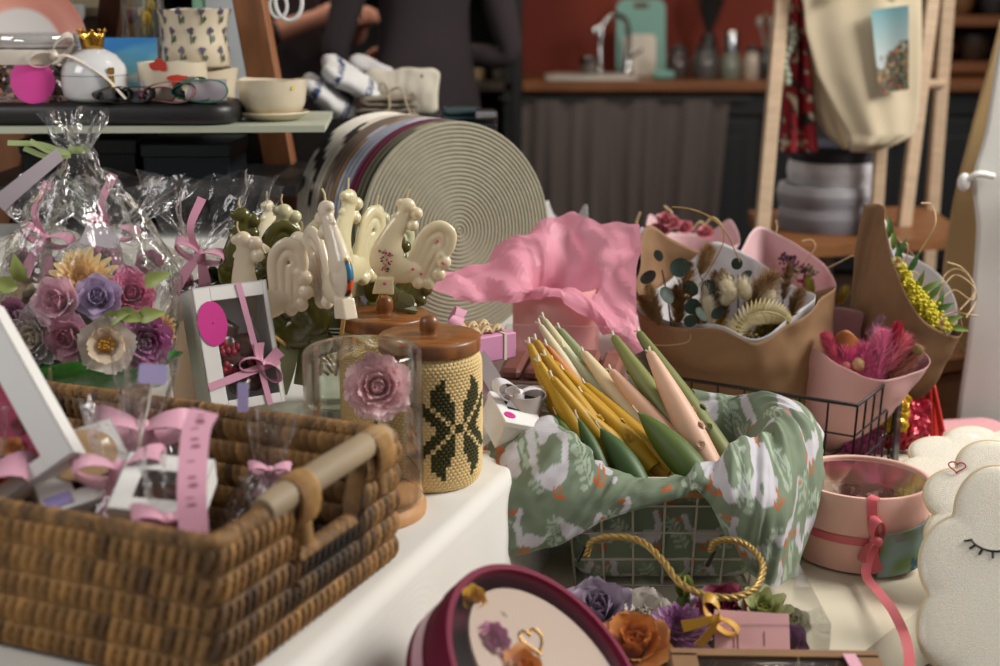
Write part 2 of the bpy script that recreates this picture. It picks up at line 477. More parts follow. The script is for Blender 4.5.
# ================= kitchen at the back =================
BLACK = P('black_paint', '#121417', .45)
DARK = P('charcoal_front', '#16191d', .5)
k = thing('kitchen_counter', 'long black kitchen counter with a brown wooden worktop along the red wall', 'counter', (2.03, 6.75, 0))
m = MB(); m.box((0, 0, .885), (3.86, .75, .045), .006); part('worktop', m, P('brown_worktop', '#7a4d2c', .4, var=(6, .3), stretch=(1, 8, 8)), k)
m = MB(); m.box((0, .02, .44), (3.78, .64, .82)); m.box((0, -.33, .80), (3.82, .03, .09), .004); part('carcass', m, BLACK, k)
for x in (-1.6, -1.08, -.56, -.04, .48, 1.0, 1.52):
    m = MB(); m.box((x, -.33, .41), (.48, .025, .66), .006); m.box((x, -.345, .41), (.34, .01, .5), .004); d = part('cabinet_door', m, DARK, k)
    m = MB(); m.ball((x-.17, -.365, .64), .017); part('knob', m, P('brass', '#b98a3c', .3, 1.0), d)
cu = thing('sink_curtain', 'grey linen curtain hanging under the worktop', 'curtain', (0, 0, 0))
a = W(522, 100, Y=6.33); b_ = W(729, 100, Y=6.33)
for i, (x0, x1, hx) in enumerate(((a.x, a.x+.52*(b_.x-a.x), 0), (a.x+.5*(b_.x-a.x), b_.x, -.05))):
    Pn = []
    for j in range(25):
        v = j/24
        Pn.append([(x0+(x1-x0)*u+hx*v*u+.006*math.sin(u*19), 6.33+.018*math.sin(u*34+i*2+.6*math.sin(v*3))*(.3+v)+.012*math.sin(u*13+2), a.z-.72*v) for u in [q/60 for q in range(61)]])
    m = MB(); m.grid(Pn); o = part('curtain_panel', m, P('grey_curtain', '#5c5351', .9, var=(3, .12), stretch=(6, 6, 1)), cu)
m = MB(); m.tube([(a.x-.1, 6.33, a.z+.004), (b_.x+.1, 6.33, a.z+.004)], .008); part('rod', m, BLACK, cu)
m = MB(); p0 = W(517, 60, Y=6.1); m.box((p0.x, 6.1, 1.5), (.045, .045, 3.0), .004); solo('shelf_post', m, BLACK, 'thin black metal post left of the red wall', 'post')
# left dark shelf unit beside the post
ks = thing('dark_shelf_unit', 'dark shelf unit with glassware left of the black post', 'shelf', (W(512, 60, Y=6.5).x-1.6, 6.62, 0))
for z in (.45, .885, 1.35, 1.8):
    m = MB(); m.box((0, 0, z), (3.2, .5, .04), .005); part('shelf_board', m, P('dark_walnut', '#2a2019', .5), ks)
for x in (-1.58, 0, 1.58):
    m = MB(); m.box((x, 0, 1.0), (.04, .5, 2.0), .005); part('upright', m, BLACK, ks)
m = MB(); m.box((0, .24, 1.35), (3.16, .02, 2.7)); part('back_panel', m, P('very_dark', '#15110f', .8), ks)
CT = .908
def onc(px, Y=6.62): q = W(px, 60, Y=Y); return Vector((q.x, Y, CT))
STEEL = P('steel', '#c6c6c8', .18, 1.0)
def jarprof(r, h, n=.8): return [(.001, 0), (r*.95, 0), (r, h*.05), (r, h*.72), (r*n, h*.84), (r*n, h), (.001, h)]
for i, (px, r, h, col, rough, lab, nm, cat) in enumerate((
    (478, .045, .14, '#9c8a66', .4, 'tan paper cup on the dark shelf left of the black post', 'paper_cup', 'cup'),
    (500, .045, .11, '#58544a', .2, 'small glass tumbler beside the tan cup left of the black post', 'tumbler', 'glass'),
    (590, .05, .10, '#8d8a86', .2, 'metal cup left of the kitchen tap', 'metal_cup', 'cup'),
    (678, .055, .13, '#3b2f2b', .25, 'dark brown canister right of the teal cutting board', 'canister', 'canister'),
    (706, .062, .14, '#4a4846', .2, 'round dark canister under the black vase grass', 'canister', 'canister'),
    (731, .05, .12, '#6c7468', .15, 'green glass jar with a steel grinder top', 'spice_grinder', 'grinder'),
    (752, .04, .13, '#a89c90', .25, 'pale pepper pot on the worktop next to the leaning ladder rack', 'pepper_pot', 'pot'),
    (768, .055, .14, '#2b2a2c', .3, 'black utensil crock behind the ladder rack leg', 'utensil_crock', 'crock'))):
    t = thing(nm, lab, cat, onc(px))
    if nm in ('paper_cup', 'metal_cup', 'tumbler'):
        m = MB(); m.lathe([(.001, .004), (r*.72, 0), (r*.8, h*.3), (r, h), (r*.94, h), (r*.7, .01), (.001, .012)], 24); part('body', m, P('kit%d' % i, col, rough, metal=1.0 if nm == 'metal_cup' else 0), t)
    else:
        m = MB(); m.lathe(jarprof(r, h), 24); part('body', m, P('kit%d' % i, col, rough, coat=.5), t)
        if nm == 'spice_grinder':
            m = MB(); m.lathe([(r*.7, h), (r*.7, h+.09), (r*.6, h+.1), (.001, h+.1)], 20); part('grinder_top', m, STEEL, t)
        elif nm == 'utensil_crock':
            for q in range(4):
                m = MB(); e = (-.05+.03*q, .01*q-.02, h+.12+.02*(q % 2)); m.tube([(0, 0, h*.6), e], .006); m.ball(e, (.016, .006, .026)); part('utensil', m, P('utensil%d' % (q % 2), ('#8a8580', '#5d4632')[q % 2], .35), t)
        else:
            m = MB(); m.lathe([(r*.84, h-.004), (r*.84, h+.012), (r*.3, h+.016), (r*.25, h+.03), (.001, h+.032)], 20); part('lid', m, P('kitlid', '#3a3735', .3), t)
# tap
t = thing('kitchen_tap', 'chrome swan neck kitchen tap above the sink', 'tap', onc(628, 6.75))
m = MB(); m.lathe([(.001, 0), (.03, 0), (.028, .02), (.018, .04), (.016, .10)], 20); part('base', m, STEEL, t)
m = MB(); m.tube(spline([(0, 0, .08), (0, 0, .2), (-.02, -.02, .27), (-.08, -.06, .29), (-.13, -.09, .25), (-.14, -.1, .19)], 30), .013, 10); part('spout', m, STEEL, t)
m = MB(); m.tube([(0, 0, .08), (.03, -.03, .11), (.06, -.05, .13)], [.012, .009, .007], 8); part('lever', m, STEEL, t)
t = thing('soap_pump', 'chrome soap pump standing left of the kitchen tap', 'dispenser', onc(600, 6.8))
m = MB(); m.lathe([(.001, 0), (.022, 0), (.02, .03), (.009, .05), (.009, .2), (.001, .2)], 16); part('body', m, STEEL, t)
m = MB(); m.ball((-.02, 0, .22), (.03, .014, .022)); part('nozzle', m, STEEL, t)
m = MB(); m.box((0, 0, .008), (.42, .4, .016), .006); m.box((0, 0, .018), (.34, .32, .008), .003); solo('sink_drainer', m, P('sink_white', '#b5b1aa', .35), 'pale sink drainer let into the worktop below the tap', 'drainer', onc(590, 6.6))
def board_outline(w, h, r=.03, n=8):
    o = []
    for cx, cy, a0 in ((w/2-r, h-r, 0), (-w/2+r, h-r, PI/2), (-w/2+r, r, PI), (w/2-r, r, 1.5*PI)):
        for i in range(n+1):
            a = a0+PI/2*i/n; o.append((cx+r*math.cos(a), cy+r*math.sin(a)))
    return o
t = thing('cutting_board', 'large teal plastic cutting board leaning on the red wall', 'cutting board', M=frame(onc(641, 6.95), x=(1, 0, 0), z=(0, -1, .18)) )
m = MB(); m.prism(board_outline(.24, .37, .045), .012); part('board', m, P('teal_plastic', '#6fa39a', .45), t)
m = MB(); m.prism([(x*.30, .325+(y-.0)*.06) for x, y in board_outline(.24, .4, .05)], .0135); part('handle_slot', m, P('slot_dark', '#5a2c20', .8), t)
t = thing('cutting_board', 'small white cutting board leaning before the teal one', 'cutting board', M=frame(onc(640, 6.9), x=(1, 0, 0), z=(0, -1, .2)))
m = MB(); m.prism(board_outline(.16, .2, .025), .01); part('board', m, P('white_plastic', '#cfc9bd', .45), t)
m = MB(); m.box((0, 0, .02), (.11, .07, .04), .012); m.tube([(.03, 0, .03), (.09, -.01, .05)], .012); solo('scrub_brush', m, P('teal_plastic', '#6fa39a', .45), 'small teal dish brush lying on the worktop right of the boards', 'brush', onc(664, 6.6))
t = thing('vase', 'tall black vase with dark dried grass against the red wall', 'vase', onc(708, 6.95))
m = MB(); m.lathe([(.001, 0), (.05, 0), (.06, .08), (.035, .18), (.03, .2), (.001, .19)], 24); part('body', m, BLACK, t)
m = MB()
for i in range(70):
    a = random.uniform(0, 6.28); r = random.uniform(.03, .16)
    m.tube([(0, 0, .17), (r*.35*math.cos(a), r*.2*math.sin(a), .32), (r*math.cos(a), r*.5*math.sin(a), .56+random.uniform(-.05, .08))], [.004, .005, .002], 5)
part('dried_grass', m, P('black_grass', '#171311', .8), t)
# hanging wall shelf far right
t = thing('wall_shelf', 'dark wooden wall shelf with crockery at the far right', 'shelf', (W(985, 60, Y=6.9).x+.25, 6.98, 0))
for z, in ((.95,), (1.17,), (1.40,)):
    m = MB(); m.box((0, 0, z), (1.25, .34, .05), .005); part('shelf_board', m, P('brown_worktop', '#7a4d2c', .4), t)
m = MB(); m.box((0, .18, 1.3), (1.25, .02, 1.0)); part('back_panel', m, P('very_dark', '#15110f', .8), t)
for i, (px, z, r, h, c) in enumerate(((945, .98, .07, .09, '#4b2f25'), (975, .98, .08, .12, '#33251d'), (960, 1.2, .06, .08, '#6b4a30'), (992, 1.2, .07, .1, '#2b2a2e'))):
    m = MB(); m.lathe([(.001, 0), (r*.6, 0), (r, h*.6), (r*.95, h), (r*.85, h), (r*.8, h*.5), (.001, h*.2)], 20)
    solo('bowl', m, P('bowl%d' % i, c, .4), ('reddish brown bowl on the lower board of the far right shelf', 'dark brown bowl on the lower board of the far right shelf', 'tan bowl on the middle board of the far right shelf', 'black bowl on the middle board of the far right shelf')[i], 'bowl', (W(px, 60, Y=6.9).x, 6.95, z))

# ================= people =================
def skin_body(name, verts, edges, radii, mats, parent, root=0, sub=2):
    me = bpy.data.meshes.new(name); me.from_pydata([tuple(v) for v in verts], edges, []); o = bpy.data.objects.new(name, me); COL.objects.link(o)
    md = o.modifiers.new('skin', 'SKIN')
    for i, sv in enumerate(me.skin_vertices[0].data):
        sv.radius = radii[i] if hasattr(radii[i], '__len__') else (radii[i], radii[i]); sv.use_root = (i == root)
    md2 = o.modifiers.new('sub', 'SUBSURF'); md2.levels = sub; md2.render_levels = sub
    dg = bpy.context.evaluated_depsgraph_get()
    me2 = bpy.data.meshes.new_from_object(o.evaluated_get(dg)); bpy.data.objects.remove(o)
    me2.materials.clear()
    for q in mats: me2.materials.append(q)
    for pl in me2.polygons: pl.use_smooth = True
    return me2
SKIN = P('skin', '#c98f78', .5, sss=.15)
CLOTH_DK = P('dark_clothes', '#352b2e', .85, var=(4, .2), bump=(9, .5))
HAIR = P('dark_hair', '#241a15', .5)
def person(label, base, rz, L, R, hold=None):
    """adult; faces -Y locally; L/R = elbow and wrist of the arms"""
    t = thing('person', label, 'person', base, rz)
    v = [(0, 0, .95), (0, 0, 1.12), (0, .01, 1.28), (0, .015, 1.40), (0, .01, 1.49), (0, -.01, 1.56), (0, -.02, 1.64), (0, -.015, 1.72)]
    e = [(i, i+1) for i in range(7)]
    r = [(.17, .125), (.145, .11), (.165, .12), (.15, .095), (.06, .055), (.058, .06), (.085, .10), (.065, .08)]
    def chain(st, pts, rad):
        pr = st
        for p, q in zip(pts, rad):
            v.append(p); r.append((q, q)); e.append((pr, len(v)-1)); pr = len(v)-1
        return pr
    for sg in (-1, 1):
        chain(0, [(sg*.10, 0, .86), (sg*.11, -.01, .50), (sg*.11, .02, .28), (sg*.11, .03, .09)], [.095, .06, .055, .04])
        chain(len(v)-1, [(sg*.12, -.07, .045), (sg*.125, -.15, .035)], [.04, .03])
    hands = []
    for sg, A in ((-1, R), (1, L)):
        sh = Vector((sg*.185, .01, 1.39)); el = Vector(A[0]); wr = Vector(A[1])
        chain(3, [sh, (sh+el)/2, el, (el+wr)/2, wr], [.062, .05, .043, .036, .026])
        d = (wr-el).normalized(); hands.append((wr, d, sg))
        pc = wr+d*.05; chain(len(v)-1, [pc, wr+d*.085], [(.036), (.032)])
        pr = len(v)-1
        sd = d.cross(Vector((0, 0, 1))); sd = sd.normalized() if sd.length > .2 else Vector((0, 1, 0)); dn = d.cross(sd)
        if dn.z > 0: dn = -dn
        for f, (o, ln) in enumerate(((-.026, .07), (-.009, .082), (.009, .076), (.025, .06))):
            b0 = wr+d*.095+sd*o
            v.append(b0); r.append((.009, .009)); e.append((pr, len(v)-1)); pf = len(v)-1
            chain(pf, [b0+d*ln*.45+dn*.008, b0+d*ln*.75+dn*.03, b0+d*ln*.85+dn*.055], [.009, .008, .006])
        b0 = wr+d*.035-sd*.034
        chain(pr-1, [b0, b0+d*.03-sd*.015+dn*.015, b0+d*.055-sd*.012+dn*.03], [.012, .01, .008])
    me = skin_body('body', v, e, r, [CLOTH_DK, SKIN], t)
    wrs = [(h[0], h[1]) for h in hands]
    for pl in me.polygons:
        c = pl.center
        sk = c.z > 1.47
        for wr, d in wrs:
            q = (c-wr).dot(d)
            if -.14 < q < .2 and ((c-wr)-d*q).length < (.05 if q < .02 else .09): sk = True
        pl.material_index = 1 if sk else 0
    b = part('body', me, None, t)
    m = MB(); Gp = []
    for j in range(14):
        q = j/13; z = 1.08-.72*q
        Gp.append([((.15+.03*q+.012*math.sin(a*7+q*2)*q)*math.cos(a), (.115+.04*q+.012*math.sin(a*7+q*2)*q)*math.sin(a), z) for a in [2*PI*i/64 for i in range(64)]])
    m.grid(Gp, closeu=True); part('skirt', m, CLOTH_DK, t)
    m = MB(); Gp = []
    for j in range(10):
        q = j/9*PI*.62
        Gp.append([(.098*math.sin(q)*math.cos(a), .012+.112*math.sin(q)*math.sin(a)+.02*q, 1.66+.125*math.cos(q)-.02*q*math.sin(a)*-1) for a in [2*PI*i/32 for i in range(32)]])
    m.grid(Gp, closeu=True); m.ball((0, .13, 1.70), .05); part('hair', m, HAIR, t)
    m = MB()
    for sg in (-1, 1): m.ball((sg*.034, -.108, 1.655), (.013, .008, .008)); m.ball((sg*.094, .0, 1.64), (.014, .022, .032))
    m.ball((0, -.125, 1.62), (.014, .018, .02)); m.ball((0, -.108, 1.578), (.026, .01, .009)); part('face_features', m, SKIN, t)
    return t, hands
q = W(287, 60, Y=4.55)
pe, hs = person('person in dark clothes with sleeves pushed up holding something small by the wooden shelf leg', (q.x, 4.55, 0), math.radians(62), ((.26, -.08, 1.14), (.13, -.20, 1.20)), ((-.24, -.04, 1.15), (-.06, -.17, 1.215)))
q = W(424, 60, Y=4.1)
person('person in a long dark dress turned away behind the folded towels', (q.x, 4.1, 0), math.radians(200), ((.26, -.03, 1.12), (.17, -.12, .99)), ((-.27, .02, 1.10), (-.02, -.14, 1.12)))
q = W(338, 22, Y=4.42)
m = MB(); m.ball((0, 0, 0), (.02, .02, .05)); m.tube([(0, 0, .04), (.01, 0, .1), (.03, -.01, .15)], [.006, .004, .003], 6); m.ball((.03, -.01, .15), (.03, .02, .02)); m.ball((-.01, 0, .12), (.02, .02, .015))
solo('flower_sprig', m, P('sprig', '#54523a', .6), 'small green sprig held in the hand of the left person', 'sprig', q)

# ================= ladder rack with bags =================
PINE = P('pale_pine', '#cdb294', .55, var=(12, .15), stretch=(1, 1, 6))
rk = thing('ladder_rack', 'pale wooden ladder rack with a brown shelf in the middle distance', 'rack', (0, 0, 0))
def leg(p, q, wd=.032, Y=None, nm='leg'):
    d = (q-p).normalized(); a_, b2 = p, q
    if nm == 'leg':     # carry on to the floor and up out of view
        b2 = p+d*((0-p.z)/d.z); a_ = p-d*((1.62-p.z)/-d.z)
    m = MB(); M = frame((a_+b2)/2, x=(1, 0, 0), z=d)
    m.box((0, 0, 0), (wd, wd*.9, (a_-b2).length), .003, 0, M); return part(nm, m, PINE, rk)
A0, A1 = W(782, 0, Y=3.25), W(762, 228, Y=3.15)
C0, C1 = W(932, 0, Y=3.55), W(902, 240, Y=3.45)
leg(A0, A1); leg(C0, C1)
Bx = W(940, 100, Y=3.75).x; Dx = W(877, 200, Y=3.28).x; Ex = W(826, 260, Y=3.5).x
leg(Vector((Bx, 3.75, 1.3)), Vector((Bx, 3.75, .6)), .034)
leg(Vector((Dx, 3.28, 1.3)), Vector((Dx, 3.28, .6)), .028)
m = MB(); m.box((Ex, 3.5, .35), (.03, .03, .70), .003); part('brace', m, PINE, rk)
SHZ = W(850, 236, Y=3.3).z
m = MB(); l0 = W(762, 236, Y=3.25); r0 = W(942, 236, Y=3.62)
m.prism([(l0.x, 3.13), (r0.x-.03, 3.3), (r0.x+.01, 3.80), (l0.x+.05, 3.72)], .028, M=Matrix.Translation((0, 0, SHZ-.014))); part('shelf_board', m, P('brown_shelf', '#8a5a34', .5, var=(8, .25), stretch=(1, 6, 6)), rk)
p0 = W(905, 84, Y=3.55); p1 = W(942, 84, Y=3.74)
m = MB(); m.tube([p0, p1], .012); m.tube([W(905, 238, Y=3.5), W(942, 226, Y=3.74)], .012); part('crossbar', m, PINE, rk)
m = MB(); m.tube([W(775, 0, Y=3.3)+Vector((0, 0, .12)), W(945, 0, Y=3.62)+Vector((0, 0, .12))], .014, 10); part('hanging_rail', m, PINE, rk)
def rope_basket(name, lab, px, py, rpx, hpx, cols, Y):
    s = mpp(Y); r = rpx*s; h = hpx*s; z = W(px, py, Y=Y).z
    t = MB(); n = 9
    prof = []; colr = []
    for i in range(n):
        for kx in range(5):
            a = -PI/2+PI*kx/4; prof.append((r*(.95+.05*math.sin(i/n*PI))+.006*math.cos(a), h*(i+.5)/n+h/n/2*math.sin(a)))
    t.lathe([(.001, .003)]+prof+[(r*.9, h), (r*.86, h*.2), (.001, h*.2)], 48)
    nrow = len(prof)+4; c = []
    for i in range(nrow):
        f = min(n-1, max(0, (i-1)//5)); col = cols[int(f/n*len(cols))]
        c += [S(col)]*48
    t.c = c
    q = W(px, py, Y=Y)
    return solo(name, t, P('rope_dyed', '#ffffff', .85, attr=True, bump=(300, .3)), lab, 'basket', (q.x, Y, z))
z0 = SHZ
s_ = mpp(3.42)
cx = W(828, 236, Y=3.42).x
def rb(lab, x, z, r, h, cols):
    o = rope_basket('rope_basket', lab, 828, 200, r/s_, h/s_, cols, 3.42); o.location = (x, 3.42, z); return o
rb('grey white coiled rope basket at the bottom of the stack on the ladder rack', cx-.005, SHZ, .115, .062, ['#8b8a92', '#a5a4ab'])
rb('grey lavender rope basket second in the stack on the ladder rack', cx-.007, SHZ+.062, .118, .05, ['#a2a2aa', '#c9c9ce'])
rb('white rope basket near the top of the stack on the ladder rack', cx+.005, SHZ+.112, .108, .058, ['#d2d0d4', '#dedce0'])
rb('dark navy rope basket on top of the stack on the ladder rack', cx+.005, SHZ+.170, .110, .04, ['#4a4852', '#34343e'])
# tote bags: hanging cloth sacks with real depth
TOTE = P('cream_canvas', '#d6c7aa', .9, wave=(420, .12, ('X', 'Z')))
def tote(label, Lpx, Y, th, off):
    """closed bag from a pixel outline walked as left/right edges from top to bottom"""
    n = len(Lpx); rows = []
    for k in range(41):
        f = k/40*(n-1); i = min(int(f), n-2); g = f-i
        (l, r, y) = [Lpx[i][q]*(1-g)+Lpx[i+1][q]*g for q in range(3)]
        a = W(l, y, Y=Y); b2 = W(r, y, Y=Y); row = []
        for j in range(64):
            t = 2*PI*j/64; u = .5-.5*math.cos(t); v = math.sin(t)
            taper = math.sin(min(1, (40-k)/5)*PI/2)
            fold = .008*math.sin(u*7+k*.06+off)+.003*math.sin(u*17+off*2-k*.05)
            p = a.lerp(b2, u); row.append((p.x, Y+off*.02-(th*abs(v)**.7*(1 if v > 0 else -1))*taper*(.5+.5*k/40)+fold*(1 if v > 0 else .6), p.z))
        rows.append(row)
    t = thing('tote_bag', label, 'bag', (0, 0, 0))
    m = MB(); m.grid(rows, closeu=True); m.add([rows[-1][j] for j in range(64)], [tuple(range(64))]); part('body', m, TOTE, t)
    m = MB(); p = W(Lpx[0][0]+30, Lpx[0][2], Y=Y); q2 = W(Lpx[0][1]-30, Lpx[0][2], Y=Y)
    m.ribbon(spline([p+Vector((0, -.02, -.05)), p+Vector((0, 0, .06)), (p+q2)/2+Vector((0, .02, .13)), q2+Vector((0, 0, .06)), q2+Vector((0, -.02, -.05))], 24), .03, (1, 0, .2), .002); part('strap', m, TOTE, t)
    return t
tb = tote('cream canvas tote bag with a dark leaf print hanging behind the landscape bag', [(788, 850, -25), (792, 858, 25), (801, 860, 70), (812, 862, 110), (828, 864, 135), (846, 858, 150)], 3.27, .014, 1.3)
m = MB()
for (x, y) in ((813, 33), (817, 60), (829, 68), (826, 75)):
    p = W(x, y, Y=3.24); leaf(m, p, (.2, 0, -1), (0, -1, 0), .035, .013)
part('leaf_print', m, P('print_dark', '#4a4434', .9), tb)
tb = tote('cream canvas tote bag printed with a small flowery sea view', [(802, 922, -25), (806, 923, 30), (818, 922, 75), (835, 920, 110), (848, 915, 135), (851, 880, 152)], 3.19, .024, .2)
m = MB(); rr = random.Random(4)
Gp = []; cc = []
for j in range(41):
    row = []
    for i in range(31):
        u = i/30; v = j/40
        x = 866+u*37-(1-v)*0+v*9*(1-u)+5*v*0; y = 10+v*83-u*5
        p = W(x, y, Y=3.19); row.append((p.x, 3.19-.0405+.006*math.sin(u*4), p.z))
        sky = mixc(S('#6fa0a8'), S('#b7c6c4'), min(1, v*1.9))
        n1 = noise.noise((u*5, v*8, 3.1)); n2 = noise.noise((u*16, v*26, 7))
        col = sky
        if v > .42 and n1*.25+u*.35+(v-.42)*1.2 > .32:
            col = S(('#d8c39a', '#35493c', '#5b6f50', '#2f3b44', '#43564a', '#a8493b', '#7a8a70', '#c08a4a')[int(max(0, min(.999, n2*.9+.5))*8)])
        cc.append(col)
    Gp.append(row)
m.grid(Gp, col=cc); part('sea_view_print', m, P('print_col', '#ffffff', .85, attr=True), tb)
# scarf of red beads left of the bags
t = thing('patterned_scarf', 'red patterned scarf hanging beside the tote bags', 'scarf', (0, 0, 0))
rr = random.Random(2); Gp = []; cc = []
for j in range(60):
    v = j/59; y = -12+v*164; x0 = 789-8*v; x1 = 799+18*v
    row = []
    for i in range(26):
        u = i/25; p = W(x0+(x1-x0)*u, y, Y=3.28); row.append((p.x, 3.28+.018*math.sin(u*11+v*2)-.01, p.z))
        n2 = noise.noise((u*7, v*26, .5)); n3 = noise.noise((u*9, v*22, 5.5))
        cc.append(S('#9c1f2c') if n2 < .12 else (S('#2c2a2a') if n3 < .2 else S('#d8d0b4')))
    Gp.append(row)
m = MB(); m.grid(Gp, col=cc); o = part('fabric', m, P('scarf', '#ffffff', .7, attr=True), t)
sd = o.modifiers.new('thick', 'SOLIDIFY'); sd.thickness = .004
m = MB()
for i in range(9):
    v = i/8; p = W(792-8*v+3*math.sin(i), 30+v*52, Y=3.23); m.ball(p, .011)
solo('bead_string', m, P('bead', '#9ba392', .4), 'string of grey green beads hanging in front of the red scarf', 'beads')
# ================= display tables =================
TZ = .75; LZ = .59
E0 = Vector((-.017, 1.433, 0)); EA = math.atan2(.15, .413)      # right edge of the upper table, turned from +Y
TM = Matrix.Translation((E0.x, E0.y, 0)) @ Matrix.Rotation(-EA, 4, 'Z')   # local +Y along the edge, -X into the table
def tl(x, y, z=0): return TM @ Vector((x, y, z))
ut = thing('display_table', 'upper display table under the white cloth carrying basket and candles', 'table', M=TM)
m = MB(); _ym = lambda x: (2.35-1.433+x*math.sin(EA))/math.cos(EA)
m.prism([(-1.31, -.83), (-.012, -.83), (-.012, _ym(-.012)-.01), (-1.31, _ym(-1.31)-.01)], .03, M=Matrix.Translation((0, 0, TZ-.02))); part('tabletop', m, WOOD, ut)
for x in (-1.27, -.06):
    for y in (-.78, _ym(x)-.06):
        m = MB(); m.box((x, y, (TZ-.035)/2), (.05, .05, TZ-.035), .004); part('leg', m, WOOD, ut)
m = MB(); rows = []
n_ = 160
for k in range(46):       # across: from the far left over the top, then down the right side
    row = []
    for j in range(n_+1):
        xe = -1.33+1.33*min(k, 25)/25*.995; y = -.86+(_ym(xe)+.86)*j/n_
        if k <= 25: x = -1.33+1.33*k/25*.995; z = TZ+.0012*noise.noise((x*6, y*6, 0))
        elif k <= 31:
            a = (k-25)/6*PI/2; x = -.0066+.016*math.sin(a); z = TZ-.016*(1-math.cos(a))
        else:
            q = (k-31)/14; x = .0094+q*.02+q*(.014*math.sin(y*23+.8)+.008*math.sin(y*51+q)); z = TZ-.016-q*.40
        row.append((x, y, z))
    rows.append(row)
m.grid(rows)
tc_ = solo('tablecloth', m, P('white_cotton', '#dcd9d2', .9, wave=(500, .1, ('X', 'Y'))), 'white cloth over the upper table hanging down its right side', 'tablecloth', M=TM)
lt = thing('display_table', 'lower display table under the cream cloth with the wire baskets', 'table', (0, 0, 0))
m = MB(); LTP = [(-.06, .97), (.325, .97), (.325, 1.31), (.39, 1.41), (.50, 1.55), (.54, 1.68), (.63, 1.9), (.665, 2.31), (.34, 2.31)]
m.prism(LTP, .03, M=Matrix.Translation((0, 0, LZ-.017))); part('tabletop', m, P('dark_table', '#2a211b', .6), lt)
for x, y in ((.06, 1.06), (.31, 1.06), (.64, 2.27), (.40, 2.27)):
    m = MB(); m.box((x, y, (LZ-.033)/2), (.045, .045, LZ-.033), .004); part('leg', m, P('dark_table', '#2a211b', .6), lt)
m = MB()   # cream cloth: flat on top, then hanging along the right edge with a frayed hem
rows = []; pr = spline([(.345, .95, LZ), (.345, 1.12, LZ), (.348, 1.27, LZ), W(852, 664, z=LZ), W(880, 640, z=LZ), W(935, 592, z=LZ), (.56, 1.68, LZ), (.655, 1.9, LZ), (.69, 2.32, LZ)], 120)
for j in range(120):
    e = Vector(pr[j]); row = []
    for k in range(30):
        if k < 18:
            x = .0+(e.x-.0)*k/17; row.append((x-.06*(1-k/17)+.1*(e.y-1.0)*(1-k/17), e.y, LZ+.0015+.0025*noise.noise((x*7+e.y*5, e.y*4, 2))*math.sin(k/17*PI)))
        else:
            q = (k-18)/11
            row.append((e.x+.012*math.sin(q*PI/2)+q*.02*math.sin(e.y*40), e.y, LZ+.0015-.004*q-q*(.045+.02*math.sin(e.y*14))))
    rows.append(row)
m.grid(rows)
for j in range(0, 119):
    for q in range(5):
        a = Vector(rows[j][-1]).lerp(Vector(rows[j+1][-1]), random.random()); m.hair(a+Vector((0, 0, .002)), a+Vector((random.uniform(-.004, .006), random.uniform(-.004, .004), -random.uniform(.006, .016))), .0012)
solo('tablecloth', m, P('cream_linen', '#d6ccb6', .9, wave=(380, .2, ('X', 'Y'))), 'cream linen cloth with a frayed hem on the lower table', 'tablecloth')

# ================= woven basket =================
SEAG = P('seagrass', '#ffffff', .7, attr=True, var=(55, .35), bump=(90, .4))
FM = Matrix.Translation((-.095, 1.245, TZ+.003)) @ Matrix.Rotation(-math.radians(23.3), 4, 'Z')
wb = thing('woven_basket', 'brown woven seagrass basket with a wooden stick handle full of sweets', 'basket', M=FM)
BW, BD, BH = .50, .30, .119
def bpath(s, off=0, z=0):
    """rounded rectangle from corner (0,0), x to -BW, y to -BD; returns xy, outward normal"""
    fl = .10*(z-BH*.5)*.6
    r = .018; hw = BW/2+off+fl*.6; hd = BD/2+off+fl*.6; r = r+off*.8
    seg = [2*(hd-r), PI/2*r, 2*(hw-r), PI/2*r, 2*(hd-r), PI/2*r, 2*(hw-r), PI/2*r]
    t = s*sum(seg); i = 0
    while i < 7 and t > seg[i]: t -= seg[i]; i += 1
    if i == 0: p = (hw, hd-r-t); n = (1, 0)
    elif i == 2: p = (hw-r-t, -hd); n = (0, -1)
    elif i == 4: p = (-hw, -hd+r+t); n = (-1, 0)
    elif i == 6: p = (-hw+r+t, hd); n = (0, 1)
    else:
        c = {1: (hw-r, -hd+r), 3: (-hw+r, -hd+r), 5: (-hw+r, hd-r), 7: (hw-r, hd-r)}[i]
        a = {1: 0, 3: -PI/2, 5: PI, 7: PI/2}[i]-t/r
        n = (math.cos(a), math.sin(a)); p = (c[0]+r*n[0], c[1]+r*n[1])
    return (p[0]-BW/2, p[1]-BD/2), n
PER = 2*(BW+BD); NS = 760; ROWH = .0235
def hole(s):        # handle opening in both short sides
    x = s*PER/BD; d = abs(x-.40)
    return max(0.0, min(1, (.215-d)/.05)) if x < 1 else 0.0
def strand(si, z, s, inner):
    row = int(z/ROWH); fz = z/ROWH-row
    ph = s*PER/.0105+row*.5+(fz-.5)*.7*(1 if row % 2 else .75)
    k = math.floor(ph); fx = ph-k
    h = (math.sin(PI*fx)**.6)*(math.sin(PI*min(1, max(0, fz)))**.5)
    rv = noise.noise((k*3.17, row*5.3, 1.5 if inner else .2)); rv2 = noise.noise((s*9, row*.25, 8.1))
    c = mixc(S('#54391d'), S('#a67b45'), max(0, min(1, .5+rv*.9+rv2*.7)))
    if rv2 < -.18: c = mixc(c, S('#2a1e12'), min(1, (-rv2-.18)*4))
    return h, c
Pq = []; Cq = []
NZ = 84
for side in (0, 1):
    for kz in range(NZ):
        q = kz/(NZ-1); q = q if side == 0 else 1-q
        row = []; crow = []
        for i in range(NS):
            s = i/NS; top = BH-.055*hole(s)
            z = top*q
            h, c = strand(i, z, s, side)
            off = (.0068*h) if side == 0 else (-.011-.006*h)
            p, n = bpath(s, off, z)
            row.append((p[0], p[1], z)); crow.append(c)
        Pq.append(row); Cq += crow
